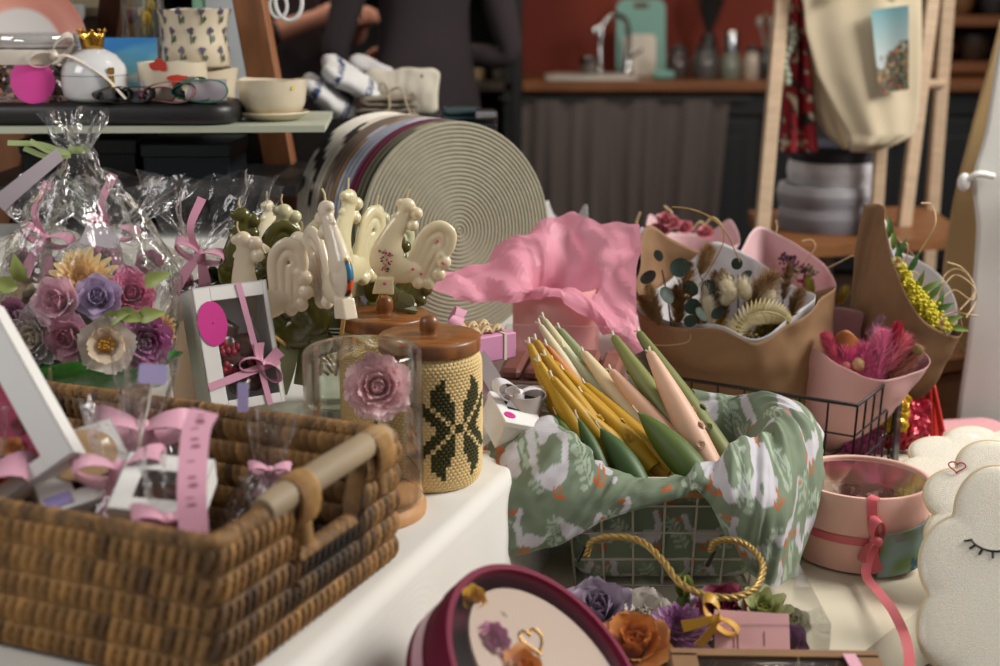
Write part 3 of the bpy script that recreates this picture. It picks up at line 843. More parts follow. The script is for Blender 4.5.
m = MB(); m.grid(Pq, col=Cq, closeu=True)
m.box((-BW/2, -BD/2, .006), (BW-.03, BD-.03, .01), .002, col=S('#6f4f2b'))
part('body', m, SEAG, wb)
# rolled braid along the rim
m = MB(); pts = []; nn = 760; Pq = []; Cq = []
for i in range(nn):
    s = i/nn; dip = hole(s); z = BH-.055*dip; p, n = bpath(s, -.005, z)
    tw = i*PI*2/ (nn/150); row = []
    for k in range(10):
        a = 2*PI*k/10; rr = .0062+.0030*abs(math.sin((a+tw)*1.0))
        row.append((p[0]+n[0]*rr*math.cos(a), p[1]+n[1]*rr*math.cos(a), z+rr*math.sin(a)))
        Cq.append(mixc(S('#54391d'), S('#9a7240'), max(0, min(1, .5+.9*noise.noise((int(i/2.53)*2.7, k*.1, 4))))))
    Pq.append(row)
m.grid(Pq, col=Cq, closeu=True, closev=True); part('rim', m, SEAG, wb)
hd = MB(); y0, y1 = -.035, -.215
hd.tube([(-.004, y0+.012-.2*0, BH+.006), (-.004, y0, BH+.007), (-.004, (y0+y1)/2, BH+.006), (-.004, y1, BH+.004), (-.004, y1-.012, BH+.003)], [.0115, .0125, .013, .0125, .0112], 14)
hs_ = part('handle', hd, P('drift_wood', '#a08c70', .6, var=(20, .35), stretch=(1, .25, 1)), wb, 'grey weathered wooden stick handle')
for yy in (-.047, -.178):
    m = MB()
    for q in range(5):
        yq = yy+(q-2)*.0055
        m.tube([(-.004+.0155*math.cos(a), yq+.002*math.sin(a), BH+.004-.008+.021*math.sin(a)*1.0) for a in [2*PI*i/16 for i in range(16)]], .0032, 6, closed=True, col=mixc(S('#8a6436'), S('#b98f55'), q/4))
    m.tube([(0, yy, BH-.005), (.004, yy, BH-.04)], .008, 8, col=S('#8f6a3b'))
    part('binding', m, SEAG, hs_)

# ---- contents of the basket
def at_b(x, y, z): return FM @ Vector((x, y, z))
def FR(o, n, x): return frame(o, x=x, z=n)
CHOC = P('chocolate', '#56301f', .3, var=(40, .3), bump=(60, .5), coat=.3)
def window_box(name, label, cat, M, w, h, d, win, fill_kind, mats_extra=None, border=True, group=None):
    """flat carton: w x h face (+Z), depth d; window rect (x0,y0,x1,y1) open with film; filling inside"""
    t = thing(name, label, cat, M=M, group=group)
    x0, y0, x1, y1 = win; m = MB(); th = .0022
    m.box((0, h/2, -d+th/2), (w, h, th), .0006)
    for (cx, cy, sx, sy) in ((-w/2+th/2, h/2, th, h), (w/2-th/2, h/2, th, h), (0, th/2, w, th), (0, h-th/2, w, th)):
        m.box((cx, cy, -d/2), (sx, sy, d), .0006)
    m.box(((-w/2+x0)/2, h/2, -th/2), (x0+w/2, h, th), .0006); m.box(((w/2+x1)/2, h/2, -th/2), (w/2-x1, h, th), .0006)
    m.box(((x0+x1)/2, y0/2, -th/2), (x1-x0, y0, th), .0006); m.box(((x0+x1)/2, (h+y1)/2, -th/2), (x1-x0, h-y1, th), .0006)
    part('carton', m, WHITECARD, t)
    m = MB(); m.box(((x0+x1)/2, (y0+y1)/2, -.0035), (x1-x0+.004, y1-y0+.004, .0004)); part('window_film', m, WFILM, t)
    return t
# tall white box with magenta lining, leaning at the left of the basket
o = W(-12, 478, Y=1.20)
_x1 = Vector((.80, .10, .55)).normalized(); M1 = frame(W(74, 452, Y=1.13)-_x1*.0625, x=_x1, y=(-.55, .45, .70))
b1 = window_box('gift_box', 'white gift box with a magenta lined window of sweets leaning in the basket', 'box', M1, .125, .165, .026, (-.05, .015, .035, .125), 0)
m = MB(); m.box((-.008, .07, -.021), (.09, .112, .003)); part('lining', m, P('magenta_paper', '#b3124f', .6), b1)
rr = random.Random(5)
for i, (x, y, c, r) in enumerate(((-.03, .1, '#e7cf9c', .012), (-.036, .072, '#6a4028', .013), (-.005, .03, '#e08a44', .012), (.012, .042, '#e9a25c', .01), (-.03, .035, '#d44a6c', .012), (.02, .024, '#c23a5c', .011), (.0, .052, '#e8b48a', .009), (-.012, .022, '#e36a4c', .009), (.024, .058, '#8c2a3c', .008))):
    m = MB(); flower(m, frame((x, y, -.02), z=(0, 0, 1)), r, 'rose' if i % 2 else 'open', seed=i); part('candy_flower', m, P('candy%d' % i, c, .5), b1)
# white card box with round kraft label
M2 = FR(W(95, 500, Y=1.13), (.10, -.52, .85), (.86, .42, .25))
b2 = window_box('gift_box', 'white gift box with a round tan label lying in the woven basket', 'box', M2, .085, .085, .03, (-.012, .018, .03, .05), 0)
m = MB(); m.lathe([(.001, 0), (.03, 0), (.03, .0008), (.001, .0008)], 40, smooth=False, M=frame((.006, .052, .0005), z=(0, 0, 1))); part('round_label', m, P('kraft_label', '#c7a67c', .7), b2)
m = MB(); m.box((.004, .034, -.02), (.05, .04, .012), .004); part('chocolate_bar', m, CHOC, b2)
m = MB(); m.box((-.028, .012, .001), (.022, .012, .001)); part('price_sticker', m, P('lilac_sticker', '#a99bd6', .6), b2)
# second lower white box
M3 = FR(W(150, 512, Y=1.08), (.05, -.40, .9), (.93, -.1, .05))
b3 = window_box('gift_box', 'small white gift box beside the pink bow in the woven basket', 'box', M3, .075, .07, .028, (-.02, .016, .02, .05), 0)
m = MB(); m.box((0, .033, -.018), (.042, .036, .012), .004); part('chocolate_bar', m, CHOC, b3)
# sweets in cellophane with pink bows
def sack(m, c, r, h, seed, n=40, rows=26, neck=.28, top=.55, amp=.12, M=None):
    """crumpled bag: round belly, tied neck, fanned top"""
    rr = random.Random(seed); G = []
    ph = [rr.uniform(0, 6.28) for _ in range(6)]
    for j in range(rows):
        v = j/(rows-1)
        if v < .62: rad = r*(.25+.75*math.sin(min(1, v/.22)*PI/2)) if v < .22 else r*(1-(1-neck)*((v-.22)/.40)**1.3)
        else: rad = r*(neck+(top-neck)*((v-.62)/.38)**.8)
        row = []
        for i in range(n):
            a = 2*PI*i/n
            k = 1+amp*(math.sin(a*5+ph[0]+v*4)*.5+math.sin(a*9+ph[1]-v*6)*.4+math.sin(a*13+ph[2])*.35*(v))+amp*1.2*noise.noise((math.cos(a)*2+seed, math.sin(a)*2, v*5))
            if v > .62: k += .35*(v-.62)*math.sin(a*8+ph[3])
            row.append((c[0]+rad*k*math.cos(a), c[1]+rad*k*math.sin(a), c[2]+h*v+(.03*h*math.sin(a*6+ph[4]) if v > .9 else 0)))
        G.append(row)
    m.grid(G, 0, M, closeu=True, smooth=True)
def sweet_bag(label, o, n, r, h, seed, bowsize=.022, group=None, fill='#43241a'):
    t = thing('sweet_bag', label, 'bag', M=frame(o, x=(1, .2, 0), z=n), group=group)
    m = MB(); sack(m, (0, 0, 0), r, h, seed); part('cellophane', m, CELLO, t)
    rr = random.Random(seed)
    for q in range(7):
        m = MB(); rad = r*.36; p = (rr.uniform(-.5, .5)*r, rr.uniform(-.5, .5)*r, rad+rr.uniform(0, .28)*h)
        G = MB(); m.ball(p, (rad, rad*.9, rad*.75), n=14, m=10); m.v = [tuple(c+.12*rad*noise.noise((v[0]*90, v[1]*90, v[2]*90+ax)) for ax, c in enumerate(v)) for v in m.v]
        part('chocolate_candy', m, P('choc_%s' % fill, fill, .32, var=(60, .3), bump=(70, .5), coat=.4), t)
    m = MB(); bow(m, Matrix.Translation((0, -r*.36, h*.62)), bowsize, bowsize*.62, seed=seed, tail_len=1.3); part('ribbon_bow', m, PINKRIB, t)
    return t
sweet_bag('tall clear sweet bag with a pink bow and lilac tag by the basket back wall', at_b(-.24, -.085, .02), (.12, -.10, 1), .055, .18, 3, .045)
sweet_bag('clear bag of chocolates with a pink bow in the basket front corner', at_b(-.17, -.18, .015), (-.1, .12, 1), .05, .165, 4, .04)
sweet_bag('clear sweet bag with a wide pink bow near the basket front rim', at_b(-.285, -.215, .012), (-.1, -.1, 1), .05, .16, 5, .048, fill='#6b3a30')
sweet_bag('clear bag of red brown sweets under the stick handle', at_b(-.06, -.135, .012), (.0, .1, 1), .042, .10, 6, .016, fill='#5c2f28')
sweet_bag('clear sweet bag behind the stick handle at the basket back wall', at_b(-.115, -.06, .012), (.1, 0, 1), .042, .13, 8, .02)
sweet_bag('sweet bag with a pink bow between the leaning white box and basket wall', at_b(-.34, -.10, .02), (-.05, -.1, 1), .045, .15, 9, .034)
sweet_bag('clear bag of dark chocolates beside the upright pink printed ribbon', at_b(-.115, -.215, .015), (.1, .0, 1), .045, .135, 10, .03)
for (bx, by, lab) in ((-.135, -.245, 'dark chocolate slab in clear wrap low at the basket near corner'), (-.38, -.235, 'dark chocolate slab in clear wrap low at the basket front wall')):
    t = thing('chocolate_slab', lab, 'chocolate', M=FM @ Matrix.Translation((bx, by, .045)) @ Matrix.Rotation(.4, 4, 'Z'))
    m = MB()
    for i in range(4):
        for j in range(3): m.box((-.03+.02*i, -.02+.02*j, .008), (.019, .019, .012), .004)
    m.box((0, 0, 0), (.08, .06, .006), .001); part('bar', m, CHOC, t)
    m = MB(); G = [[((-.5+i/20)*.105, (-.5+j/14)*.08, .019+.004*noise.noise((i*.7, j*.7, bx*9))) for i in range(21)] for j in range(15)]; m.grid(G); part('wrap', m, CELLO, t)
# upright pink printed ribbon strip with dark writing
pa = W(196, 432, Y=1.10); pb = W(194, 535, Y=1.035)
m = MB(); L_ = spline([pa+Vector((.004, .02, .012)), pa, pa.lerp(pb, .5)+Vector((.0, -.012, 0)), pb], 24); m.ribbon(L_, .0235, (1, .25, 0), .0008)
t = thing('printed_ribbon', 'upright pink printed ribbon strip in the front of the woven basket', 'ribbon', (0, 0, 0))
part('band', m, PINKRIB, t)
def put_text(txt, size, M, mt, parent, name='lettering', ext=.0002, squash=1):
    cu = bpy.data.curves.new('lettering', 'FONT'); cu.body = txt; cu.size = size; cu.align_x = 'CENTER'; cu.align_y = 'CENTER'; cu.extrude = ext
    o = bpy.data.objects.new('lettering', cu); COL.objects.link(o)
    me = bpy.data.meshes.new_from_object(o.evaluated_get(bpy.context.evaluated_depsgraph_get())); bpy.data.objects.remove(o)
    me.materials.clear(); me.materials.append(mt)
    o = bpy.data.objects.new(name, me); COL.objects.link(o)
    if parent: o.parent = parent
    o.matrix_basis = M; return o
m = MB()
for i in range(11):
    f = .12+.07*i; k = int(f*23); c = Vector(L_[k]); d = (Vector(L_[k+1])-c).normalized(); nn_ = d.cross(Vector((1, .25, 0))).normalized()
    if nn_.y > 0: nn_ = -nn_
    m.box((0, 0, 0), (.006, .0012+.001*(i % 3), .0003), 0, M=frame(c+nn_*.0008+Vector((.0015*((i*7) % 3-1), 0, 0)), x=(1, .25, 0), z=nn_))
part('print_marks', m, P('mauve_print', '#9b6272', .6), t)
sp = thing('ribbon_spoon', 'pale price tag peeking over the back of the woven basket', 'tag', M=frame(W(243, 412, Y=1.27), x=(1, 0, 0), z=(0, -1, .2)))
m = MB(); m.prism([(x*.35, y*.33) for x, y in board_outline(.03, .085, .006, 4)], .001); part('card', m, P('lilac_card', '#b8abd8', .6), sp); sp.name = 'price_tag'
m = MB(); m.tube([(0, .024, 0), (.004, .03, -.01), (.0, .02, -.03)], .0006); part('string', m, WHITECARD, sp)
sp = thing('price_tag', 'lilac printed price tag standing above the clear sweet bag', 'tag', M=frame(W(152, 384, Y=1.2), x=(1, .1, -.1), z=(0, -1, .4)))
m = MB(); m.prism([(x, y) for x, y in board_outline(.026, .018, .003, 4)], .001); part('card', m, P('lilac_card', '#b8abd8', .6), sp)
m = MB(); m.tube([(0, 0, 0), (-.004, -.02, -.01), (-.006, -.05, .0)], .0008); part('string', m, WHITECARD, sp)
# ================= wooden A-frame shelf stand at the left =================
WD = P('reddish_wood', '#8c5a38', .5, var=(14, .35), stretch=(2, 2, .35), bump=(30, .15))
WDD = P('dark_red_wood', '#4c2a1b', .5, var=(14, .3), stretch=(2, 2, .35))
st = thing('shelf_stand', 'wooden A frame shelf stand with a pale green top board', 'shelf', (0, 0, 0))
def sleg(px0, px1, Y0, Y1, wd, th, mt):
    a = W(*px0, Y=Y0); b = W(*px1, Y=Y1); d = (b-a).normalized()
    a2 = a-d*((1.62-a.z)/-d.z); b2 = a+d*((0-a.z)/d.z)
    m = MB(); m.box((0, 0, 0), (wd, th, (b2-a2).length), .003, 0, frame((a2+b2)/2, x=(1, 0, 0), z=d)); part('leg', m, mt, st)
sleg((250, 0), (283, 180), 2.40, 2.44, .052, .045, WD)
sleg((20, 100), (0, 215), 2.40, 2.44, .052, .045, WD)
sleg((113, 0), (108, 40), 2.52, 2.55, .040, .045, WDD)
SZ = W(150, 126, Y=2.09).z
zt = SZ
m = MB(); a = W(-60, 118, Y=2.07); b = W(326, 112, Y=2.12)
m.prism([(a.x, 2.07), (b.x, 2.10), (b.x-.02, 2.37), (a.x, 2.37)], .010, M=Matrix.Translation((0, 0, zt-.005))); part('shelf_board', m, P('pale_green_paint', '#b6baa6', .5, var=(9, .08)), st)
z2 = W(180, 186, Y=2.12).z
m = MB(); m.prism([(a.x, 2.10), (b.x-.05, 2.12), (b.x-.06, 2.46), (a.x, 2.46)], .016, M=Matrix.Translation((0, 0, z2-.008))); part('shelf_board', m, BLACK, st)
m = MB(); m.box(((a.x+b.x)/2+.02, 2.47, (z2+zt)/2-.07), (b.x-a.x+.04, .012, zt-z2+.10)); part('back_panel', m, P('very_dark', '#15110f', .8), st)
# white panel between the legs
p0 = W(232, 60, Y=2.5); m = MB(); m.box((p0.x-.01, 2.52, 1.27), (.10, .012, .42), .003); solo('backing_board', m, P('pale_blue_white', '#c9ced3', .6), 'pale bluish white board standing behind the mugs by the stand leg', 'board')
p0 = W(60, 20, Y=2.56); m = MB(); m.box((p0.x, 2.58, 1.29), (.30, .015, .30), .003); m.box((p0.x+.0, 2.56, W(0, 12, Y=2.56).z), (.30, .05, .016), .002)
solo('cream_frame_shelf', m, P('cream_paint', '#a3967e', .6), 'cream painted small shelf behind the white pot', 'shelf')
# low dark boxes on the lower board
for (x0, x1, hh, Y, lab, c) in ((141, 231, .055, 2.2, 'dark teal lidded box on the lower board of the shelf stand', '#1d2a31'), (20, 138, .06, 2.22, 'black lidded box on the lower board of the shelf stand', '#15181b')):
    a_ = W(x0, 170, Y=Y); b_ = W(x1, 170, Y=Y); t = thing('lidded_box', lab, 'box', ((a_.x+b_.x)/2, Y+.08, z2))
    wv = b_.x-a_.x; m = MB(); m.box((0, 0, hh*.34), (wv-.006, .154, hh*.68), .002); part('body', m, P('box_%s' % c[1:], c, .5), t)
    m = MB(); m.box((0, 0, hh*.82), (wv, .16, hh*.4), .002); part('lid', m, P('box_%s' % c[1:], c, .5), t)
# black board (tray) on the shelf
t = thing('serving_board', 'long black burnt wood serving board lying on the pale green shelf', 'board', (0, 0, 0))
a_ = W(-50, 118, Y=2.14); b_ = W(239, 118, Y=2.14); bw = b_.x-a_.x
out = board_outline(bw, .15, .045, 8); m = MB()
for zz, k in ((0, .985), (.006, 1), (.028, 1), (.033, .985)): pass
G = []
for (zz, ins) in ((.0, .5), (.0, .012), (.003, .004), (.009, 0), (.025, 0), (.031, .004), (.034, .012), (.034, .5)):
    row = []
    for (x, y) in out:
        if ins == .5: row.append((0, .075, zz))
        else:
            d = Vector((x, y-.075)); row.append((x-ins*(1 if x > 0 else -1)*min(1, abs(x)/(bw/2)), y-ins*(1 if y > .075 else -1)*min(1, abs(y-.075)/.075), zz))
    G.append(row)
m.grid(G, closeu=True); o = part('board', m, P('burnt_wood', '#1c1a1b', .42, var=(30, .5), stretch=(.3, 2, 2), bump=(50, .4)), t); t.location = ((a_.x+b_.x)/2, 2.085, zt)
BZ = zt+.034
# glass jar of dried petals with ribbon
q = W(37, 100, Y=2.17); jr = thing('glass_jar', 'glass jar of dried petals with a pink round sticker and cream bow', 'jar', (q.x, 2.165, BZ)); sc_ = mpp(2.165); R_ = 46*sc_; H_ = 62*sc_
m = MB(); m.lathe([(.001, .001), (R_*.9, .0), (R_, .006), (R_, H_*.72), (R_*.94, H_*.78), (R_*.94, H_*.80)], 48); part('body', m, GLASS, jr)
m = MB(); m.lathe([(R_*.96, H_*.79), (R_*1.0, H_*.80), (R_*1.0, H_*.86), (R_*.97, H_*.87), (R_*1.0, H_*.88), (R_*1.0, H_*.97), (R_*.96, H_), (.001, H_)], 48); part('lid', m, FILM('smoky_glass', (.75, .72, .7), .05, .7, body=.25, base=.12), jr)
m = MB(); m.lathe([(R_*1.012, H_*.56), (R_*1.02, H_*.58), (R_*1.02, H_*.76), (R_*1.012, H_*.78)], 48); part('ribbon_band', m, P('cream_satin', '#d8ccbe', .35, sheen=.3), jr)
m = MB(); bow(m, Matrix.Translation((R_*.70, -R_*.84, H_*.70)) @ Matrix.Rotation(.35, 4, 'Z') @ Matrix.Rotation(-.5, 4, 'Y'), .040, .017, seed=2, tails=False)
m.ribbon(spline([(R_*.7, -R_*.86, H_*.69), (R_*1.1, -R_*1.0, H_*.68), (R_*1.7, -R_*1.0, H_*.42), (R_*2.15, -R_*1.0, .006)], 20), .009, (0, 1, .3)); part('ribbon_bow', m, P('cream_satin', '#d8ccbe', .35, sheen=.3), jr)
m = MB(); G = []
for j in range(12):
    r = R_*1.006; row = []
    for i in range(33):
        a = 2*PI*i/32; rr = 20.5*sc_*j/11; th = -PI/2+.28+rr*math.cos(a)/r; row.append((r*math.cos(th), r*math.sin(th), 19.5*sc_+rr*math.sin(a)))
    G.append(row)
m.grid(G); part('round_sticker', m, P('hot_pink_sticker', '#e0489f', .5), jr)
m = MB(); rr = random.Random(8)
for i in range(230):
    a = rr.uniform(0, 6.28); r = R_*.92*math.sqrt(rr.uniform(.25, 1)); z = rr.uniform(.006, H_*.55)
    col = S(rr.choice(['#6b4a34', '#a67a52', '#3c2a22', '#b98f7c', '#d1b08a', '#52403a', '#c4805c', '#2b2a35']))
    d = Vector(rpt(1)).normalized(); leaf(m, (r*math.cos(a), r*math.sin(a), z), d*.5+Vector((-math.sin(a), math.cos(a), 0)), (math.cos(a), math.sin(a), .3), .018, .009, 0, .3, col)
o = part('dried_petals', m, P('petal_mix', '#ffffff', .7, attr=True), jr); o['kind'] = 'stuff'
# white sugar bowl with crown
q = W(97, 100, Y=2.14); R_ = 31*mpp(2.14); t = thing('sugar_bowl', 'white porcelain sugar bowl with a gold crown on its lid', 'bowl', (q.x, 2.135, BZ))
PORC = P('white_porcelain', '#d4d4d4', .15, coat=.6)
m = MB(); m.lathe([(.001, .002), (R_*.8, 0), (R_*.95, .008), (R_, R_*.45), (R_, R_*.78), (R_*.94, R_*.80), (R_*.9, R_*.3), (.001, R_*.1)], 48); part('body', m, PORC, t)
m = MB(); m.lathe([(R_*1.0, R_*.80), (R_*1.0, R_*.86), (R_*.93, R_*1.1), (R_*.7, R_*1.4), (R_*.35, R_*1.58), (.001, R_*1.62)], 48); lid = part('lid', m, PORC, t)
GOLD = P('gold', '#b98d3e', .22, 1.0)
m = MB(); G = []
for j in range(5):
    v = j/4; G.append([((.016+.004*v)*math.cos(a), (.016+.004*v)*math.sin(a), R_*1.58+v*(.014+.012*abs(math.cos(a*2.5)))) for a in [2*PI*i/60 for i in range(60)]])
m.grid(G, closeu=True)
for i in range(5):
    a = 2*PI*i/5; m.ball((.02*math.cos(a), .02*math.sin(a), R_*1.58+.027), .003)
o = part('crown', m, GOLD, lid); sdm = o.modifiers.new('t', 'SOLIDIFY'); sdm.thickness = .002
m = MB(); m.box((R_*.72, -R_*.72, R_*.62), (.010, .004, .018), .002, rz=.8); m.box((R_*.72, -R_*.72, R_*.95), (.012, .004, .010), .002, rz=.8); part('gold_mark', m, GOLD, t)
# coral plate standing
q = W(22, 80, Y=2.3); R_ = 64*mpp(2.3); t = thing('plate', 'coral swirled ceramic plate with a white centre standing behind the jar', 'plate', M=frame((q.x, 2.31, zt+R_*.98), x=(1, 0, 0), z=(.12, -1, .22)))
m = MB(); cc = []; prof = [(.001, .004), (R_*.55, .004), (R_*.62, .006), (R_*.8, .012), (R_*.97, .018), (R_, .019), (R_*.98, .016), (R_*.6, .0), (.001, 0)]; m.lathe(prof, 64)
c = []
for j, (r, z) in enumerate(prof):
    for i in range(64):
        n = noise.noise((r*60+i*.02, i*.05, 3)); c.append(S('#dcd6d2') if r < R_*.58 else mixc(S('#d0705c'), S('#e8aa98'), max(0, min(1, .4+n))))
m.c = c; part('dish', m, P('glazed', '#ffffff', .2, attr=True, coat=.4), t)
# blue sea painting
a_ = W(74, 66, Y=2.27); b_ = W(156, 66, Y=2.27); ht = W(100, 38, Y=2.27).z-zt
t = thing('painting', 'small canvas with a painted blue sea behind the sugar bowl', 'painting', M=frame(((a_.x+b_.x)/2, 2.275, zt+.001), x=(1, .04, 0), z=(0, -1, .12)))
wv = b_.x-a_.x; m = MB(); m.box((0, ht/2, -.009), (wv, ht, .016), .001); part('canvas', m, P('canvas_edge', '#c4c0b4', .8), t)
G = []; cc = []
for j in range(31):
    row = []
    for i in range(41):
        u = i/40; v = j/30; row.append(((u-.5)*wv, v*ht, .0)); n = noise.noise((u*3, v*9, 2)); vv = v+n*.12-.25*(u-.5)
        c = mixc(S('#86d8e2'), S('#2a8fdc'), max(0, min(1, (vv-.55)/.35)))
        if vv < .5: c = mixc(S('#e8ebe6'), S('#66c4d6'), max(0, min(1, (vv-.3)/.2+n)))
        if vv < .22: c = mixc(S('#5a7072'), S('#b8ccc8'), max(0, min(1, n*2+.4)))
        cc.append(c)
    G.append(row)
m = MB(); m.grid(G, col=cc); part('painted_face', m, P('paint_face', '#ffffff', .45, attr=True), t)
# ---- ceramics
STONE = '#d5c7ae'
def mug(label, px, Y, z, r, h, prof, decor, name='mug', seed=0, handle=None, tilt=None):
    q = W(px, 60, Y=Y); t = thing(name, label, 'bowl' if name == 'bowl' else 'mug', (q.x, Y, z))
    rr = random.Random(seed); m = MB(); G = []; c = []
    full = [(.001, .002)]+[(r*a, h*b) for a, b in prof]
    inner = [(max(.001, r*a-.004), max(.006, h*b)) for a, b in prof[::-1]]+[(.001, .006)]
    for (rad, z_) in full+inner:
        G.append([(rad*(1+.02*noise.noise((math.cos(a)*1.5+seed, math.sin(a)*1.5, z_*20)))*math.cos(a), rad*(1+.02*noise.noise((math.cos(a)*1.5+seed, math.sin(a)*1.5, z_*20)))*math.sin(a), z_+(.004*noise.noise((math.cos(a)*1.3, math.sin(a)*1.3, seed+2)) if z_ > h*.8 else 0)) for a in [2*PI*i/72 for i in range(72)]])
    m.grid(G, closeu=True); part('body', m, P('stoneware', STONE, .25, coat=.4, var=(9, .08), bump=(12, .08)), t)
    def rad_at(z_):
        for (a0, b0), (a1, b1) in zip(prof, prof[1:]):
            if b0*h <= z_ <= b1*h: return r*(a0+(a1-a0)*(z_/h-b0)/max(1e-6, b1-b0))
        return r
    if decor:
        m = MB(); 
        for (ang, z_, shp, sz, col) in decor:
            G = []
            for j in range(6):
                row = []
                for i in range(25):
                    a = 2*PI*i/24; k = j/5*(1+.18*math.sin(a*3+ang*5)+.1*math.sin(a*5))
                    dx, dz = {'blot': (1.3, .8), 'dot': (1, 1), 'stem': (.18, 1.6), 'leaf': (.5, 1.0)}[shp]
                    x = sz*k*dx*math.cos(a); zz = z_+sz*k*dz*math.sin(a); R2 = rad_at(zz)*1.022+.0006
                    th = ang+x/R2+(0 if shp != 'leaf' else .25*(zz-z_)/R2); row.append((R2*math.cos(th), R2*math.sin(th), zz))
                G.append(row)
            m.grid(G, col=S(col))
        part('painted_pattern', m, P('glaze_print', '#ffffff', .3, attr=True), t)
    if handle:
        m = MB(); m.tube(spline([(r*.9*math.cos(handle), r*.9*math.sin(handle), h*.8), (r*1.5*math.cos(handle), r*1.5*math.sin(handle), h*.75), (r*1.55*math.cos(handle), r*1.55*math.sin(handle), h*.4), (r*.9*math.cos(handle), r*.9*math.sin(handle), h*.25)], 20), .006, 8); part('handle', m, P('stoneware', STONE, .25, coat=.4), t)
    return t
s2 = mpp(2.2)
mug('wide cream mug with red strawberry blots standing on the shelf', 172, 2.17, zt, 32*s2, 56*s2, [(.8, 0), (.98, .08), (1, .4), (1, 1)], [(-PI/2+.12+k*.95, zz, 'blot', .011, '#c0392b') for k, zz in ((-1.05, .03), (0.25, .066), (1.1, .04), (-.3, .088))], seed=1)
mug('cream cup with tiny red flowers under the tall flower mug', 196, 2.285, zt, 41*s2, 46*s2, [(.8, 0), (.92, .1), (.9, .5), (1, 1)], [(-PI/2+.35+k*.42, zz, s_, sz, c) for k, zz in ((0, .058), (1, .05), (1.2, .012), (.6, .02)) for s_, sz, c in (('dot', .0045, '#b5473c'),)]+[(-PI/2+.36+k*.42, zz-.011, 'stem', .006, '#5b6a4a') for k, zz in ((0, .058), (1, .05), (1.2, .016))], seed=2)
dec = []
for i in range(6):
    for j in range(3):
        a_ = -PI/2-1.45+i*.62+(j % 2)*.3; z_ = .022+j*.030
        dec += [(a_, z_+.008, 'dot', .0052, '#5c5468'), (a_, z_-.003, 'stem', .0065, '#4c5a44'), (a_+.09, z_-.005, 'leaf', .0055, '#4c5f48')]
mug('tall cream mug with small purple flowers stacked on the red flowered cup', 196, 2.285, zt+46*s2+.001, 34*s2, 57*s2, [(.86, 0), (1, .06), (.93, .45), (.9, .6), (1.0, .9), (1.06, 1)], dec, seed=3)
bq = W(273, 108, Y=2.2)
t = thing('saucer', 'cream stoneware saucer under the bowl at the shelf end', 'saucer', (bq.x, 2.2, zt)); rs = 35*s2
m = MB(); m.lathe([(.001, .001), (rs*.6, 0), (rs*.75, .003), (rs, .012), (rs*.98, .014), (rs*.7, .007), (.001, .006)], 64); part('dish', m, P('stoneware', STONE, .25), t)
mug('empty pinched cream stoneware bowl on a saucer at the shelf end', 271.5, 2.2, zt+.0075, 33.5*s2, 34*s2, [(.62, 0), (.8, .1), (.93, .35), (.98, .7), (1, 1)], [(-PI/2+.75, .044, 'dot', .003, '#d8c23a'), (-PI/2+.05, .006, 'dot', .003, '#d8c23a')], name='bowl', seed=5)
# lilac card + hair ties
t = thing('lilac_card', 'blank lilac card standing before the strawberry mug', 'card', M=frame((W(184, 104, Y=2.125).x, 2.125, BZ+.001), x=(1, .05, 0), z=(0, -1, .25)))
m = MB(); m.box((0, .016, 0), (.13, .032, .0012)); part('sheet', m, P('lilac_grey', '#b3a8b0', .7), t)
for (px, Y, c, R_, rot, lab) in ((162, 2.11, '#8c1f52', .017, .3, 'magenta leather loop on the black board'), (197, 2.12, '#1d2f2c', .02, .9, 'dark teal leather loop standing at the back of the loops'), (207, 2.1, '#1f6b52', .026, .1, 'bright green leather loop on the black board'), (176, 2.095, '#7d5a58', .024, -.1, 'mauve leather loop lying in front of the green one'), (140, 2.1, '#25221f', .018, -.3, 'black leather loop with a gold mark beside the sugar bowl'), (118, 2.098, '#2c2523', .018, .6, 'brown black leather loop at the foot of the sugar bowl')):
    q = W(px, 100, Y=Y); t = thing('hair_tie', lab, 'hair tie', (q.x, Y, BZ), rot, 'leather hair ties on the black board')
    R_ *= 1.25; fl = .85 if px != 197 else 1.2
    m = MB(); L_ = [(R_*1.25*math.cos(a)*(1-.25*math.cos(a)), .004*math.sin(a*2), R_*fl*.62+R_*fl*.6*math.sin(a)) for a in [2*PI*i/32 for i in range(33)]]
    m.ribbon(L_, .015, (0, 1, 0), .0014); part('band', m, P('leather_%s' % c[1:], c, .45), t)
    m = MB(); m.box((R_*-1.2, 0, R_*.5), (.006, .017, .012), .002); part('clasp', m, P('leather_dark', '#1b1817', .4), t)
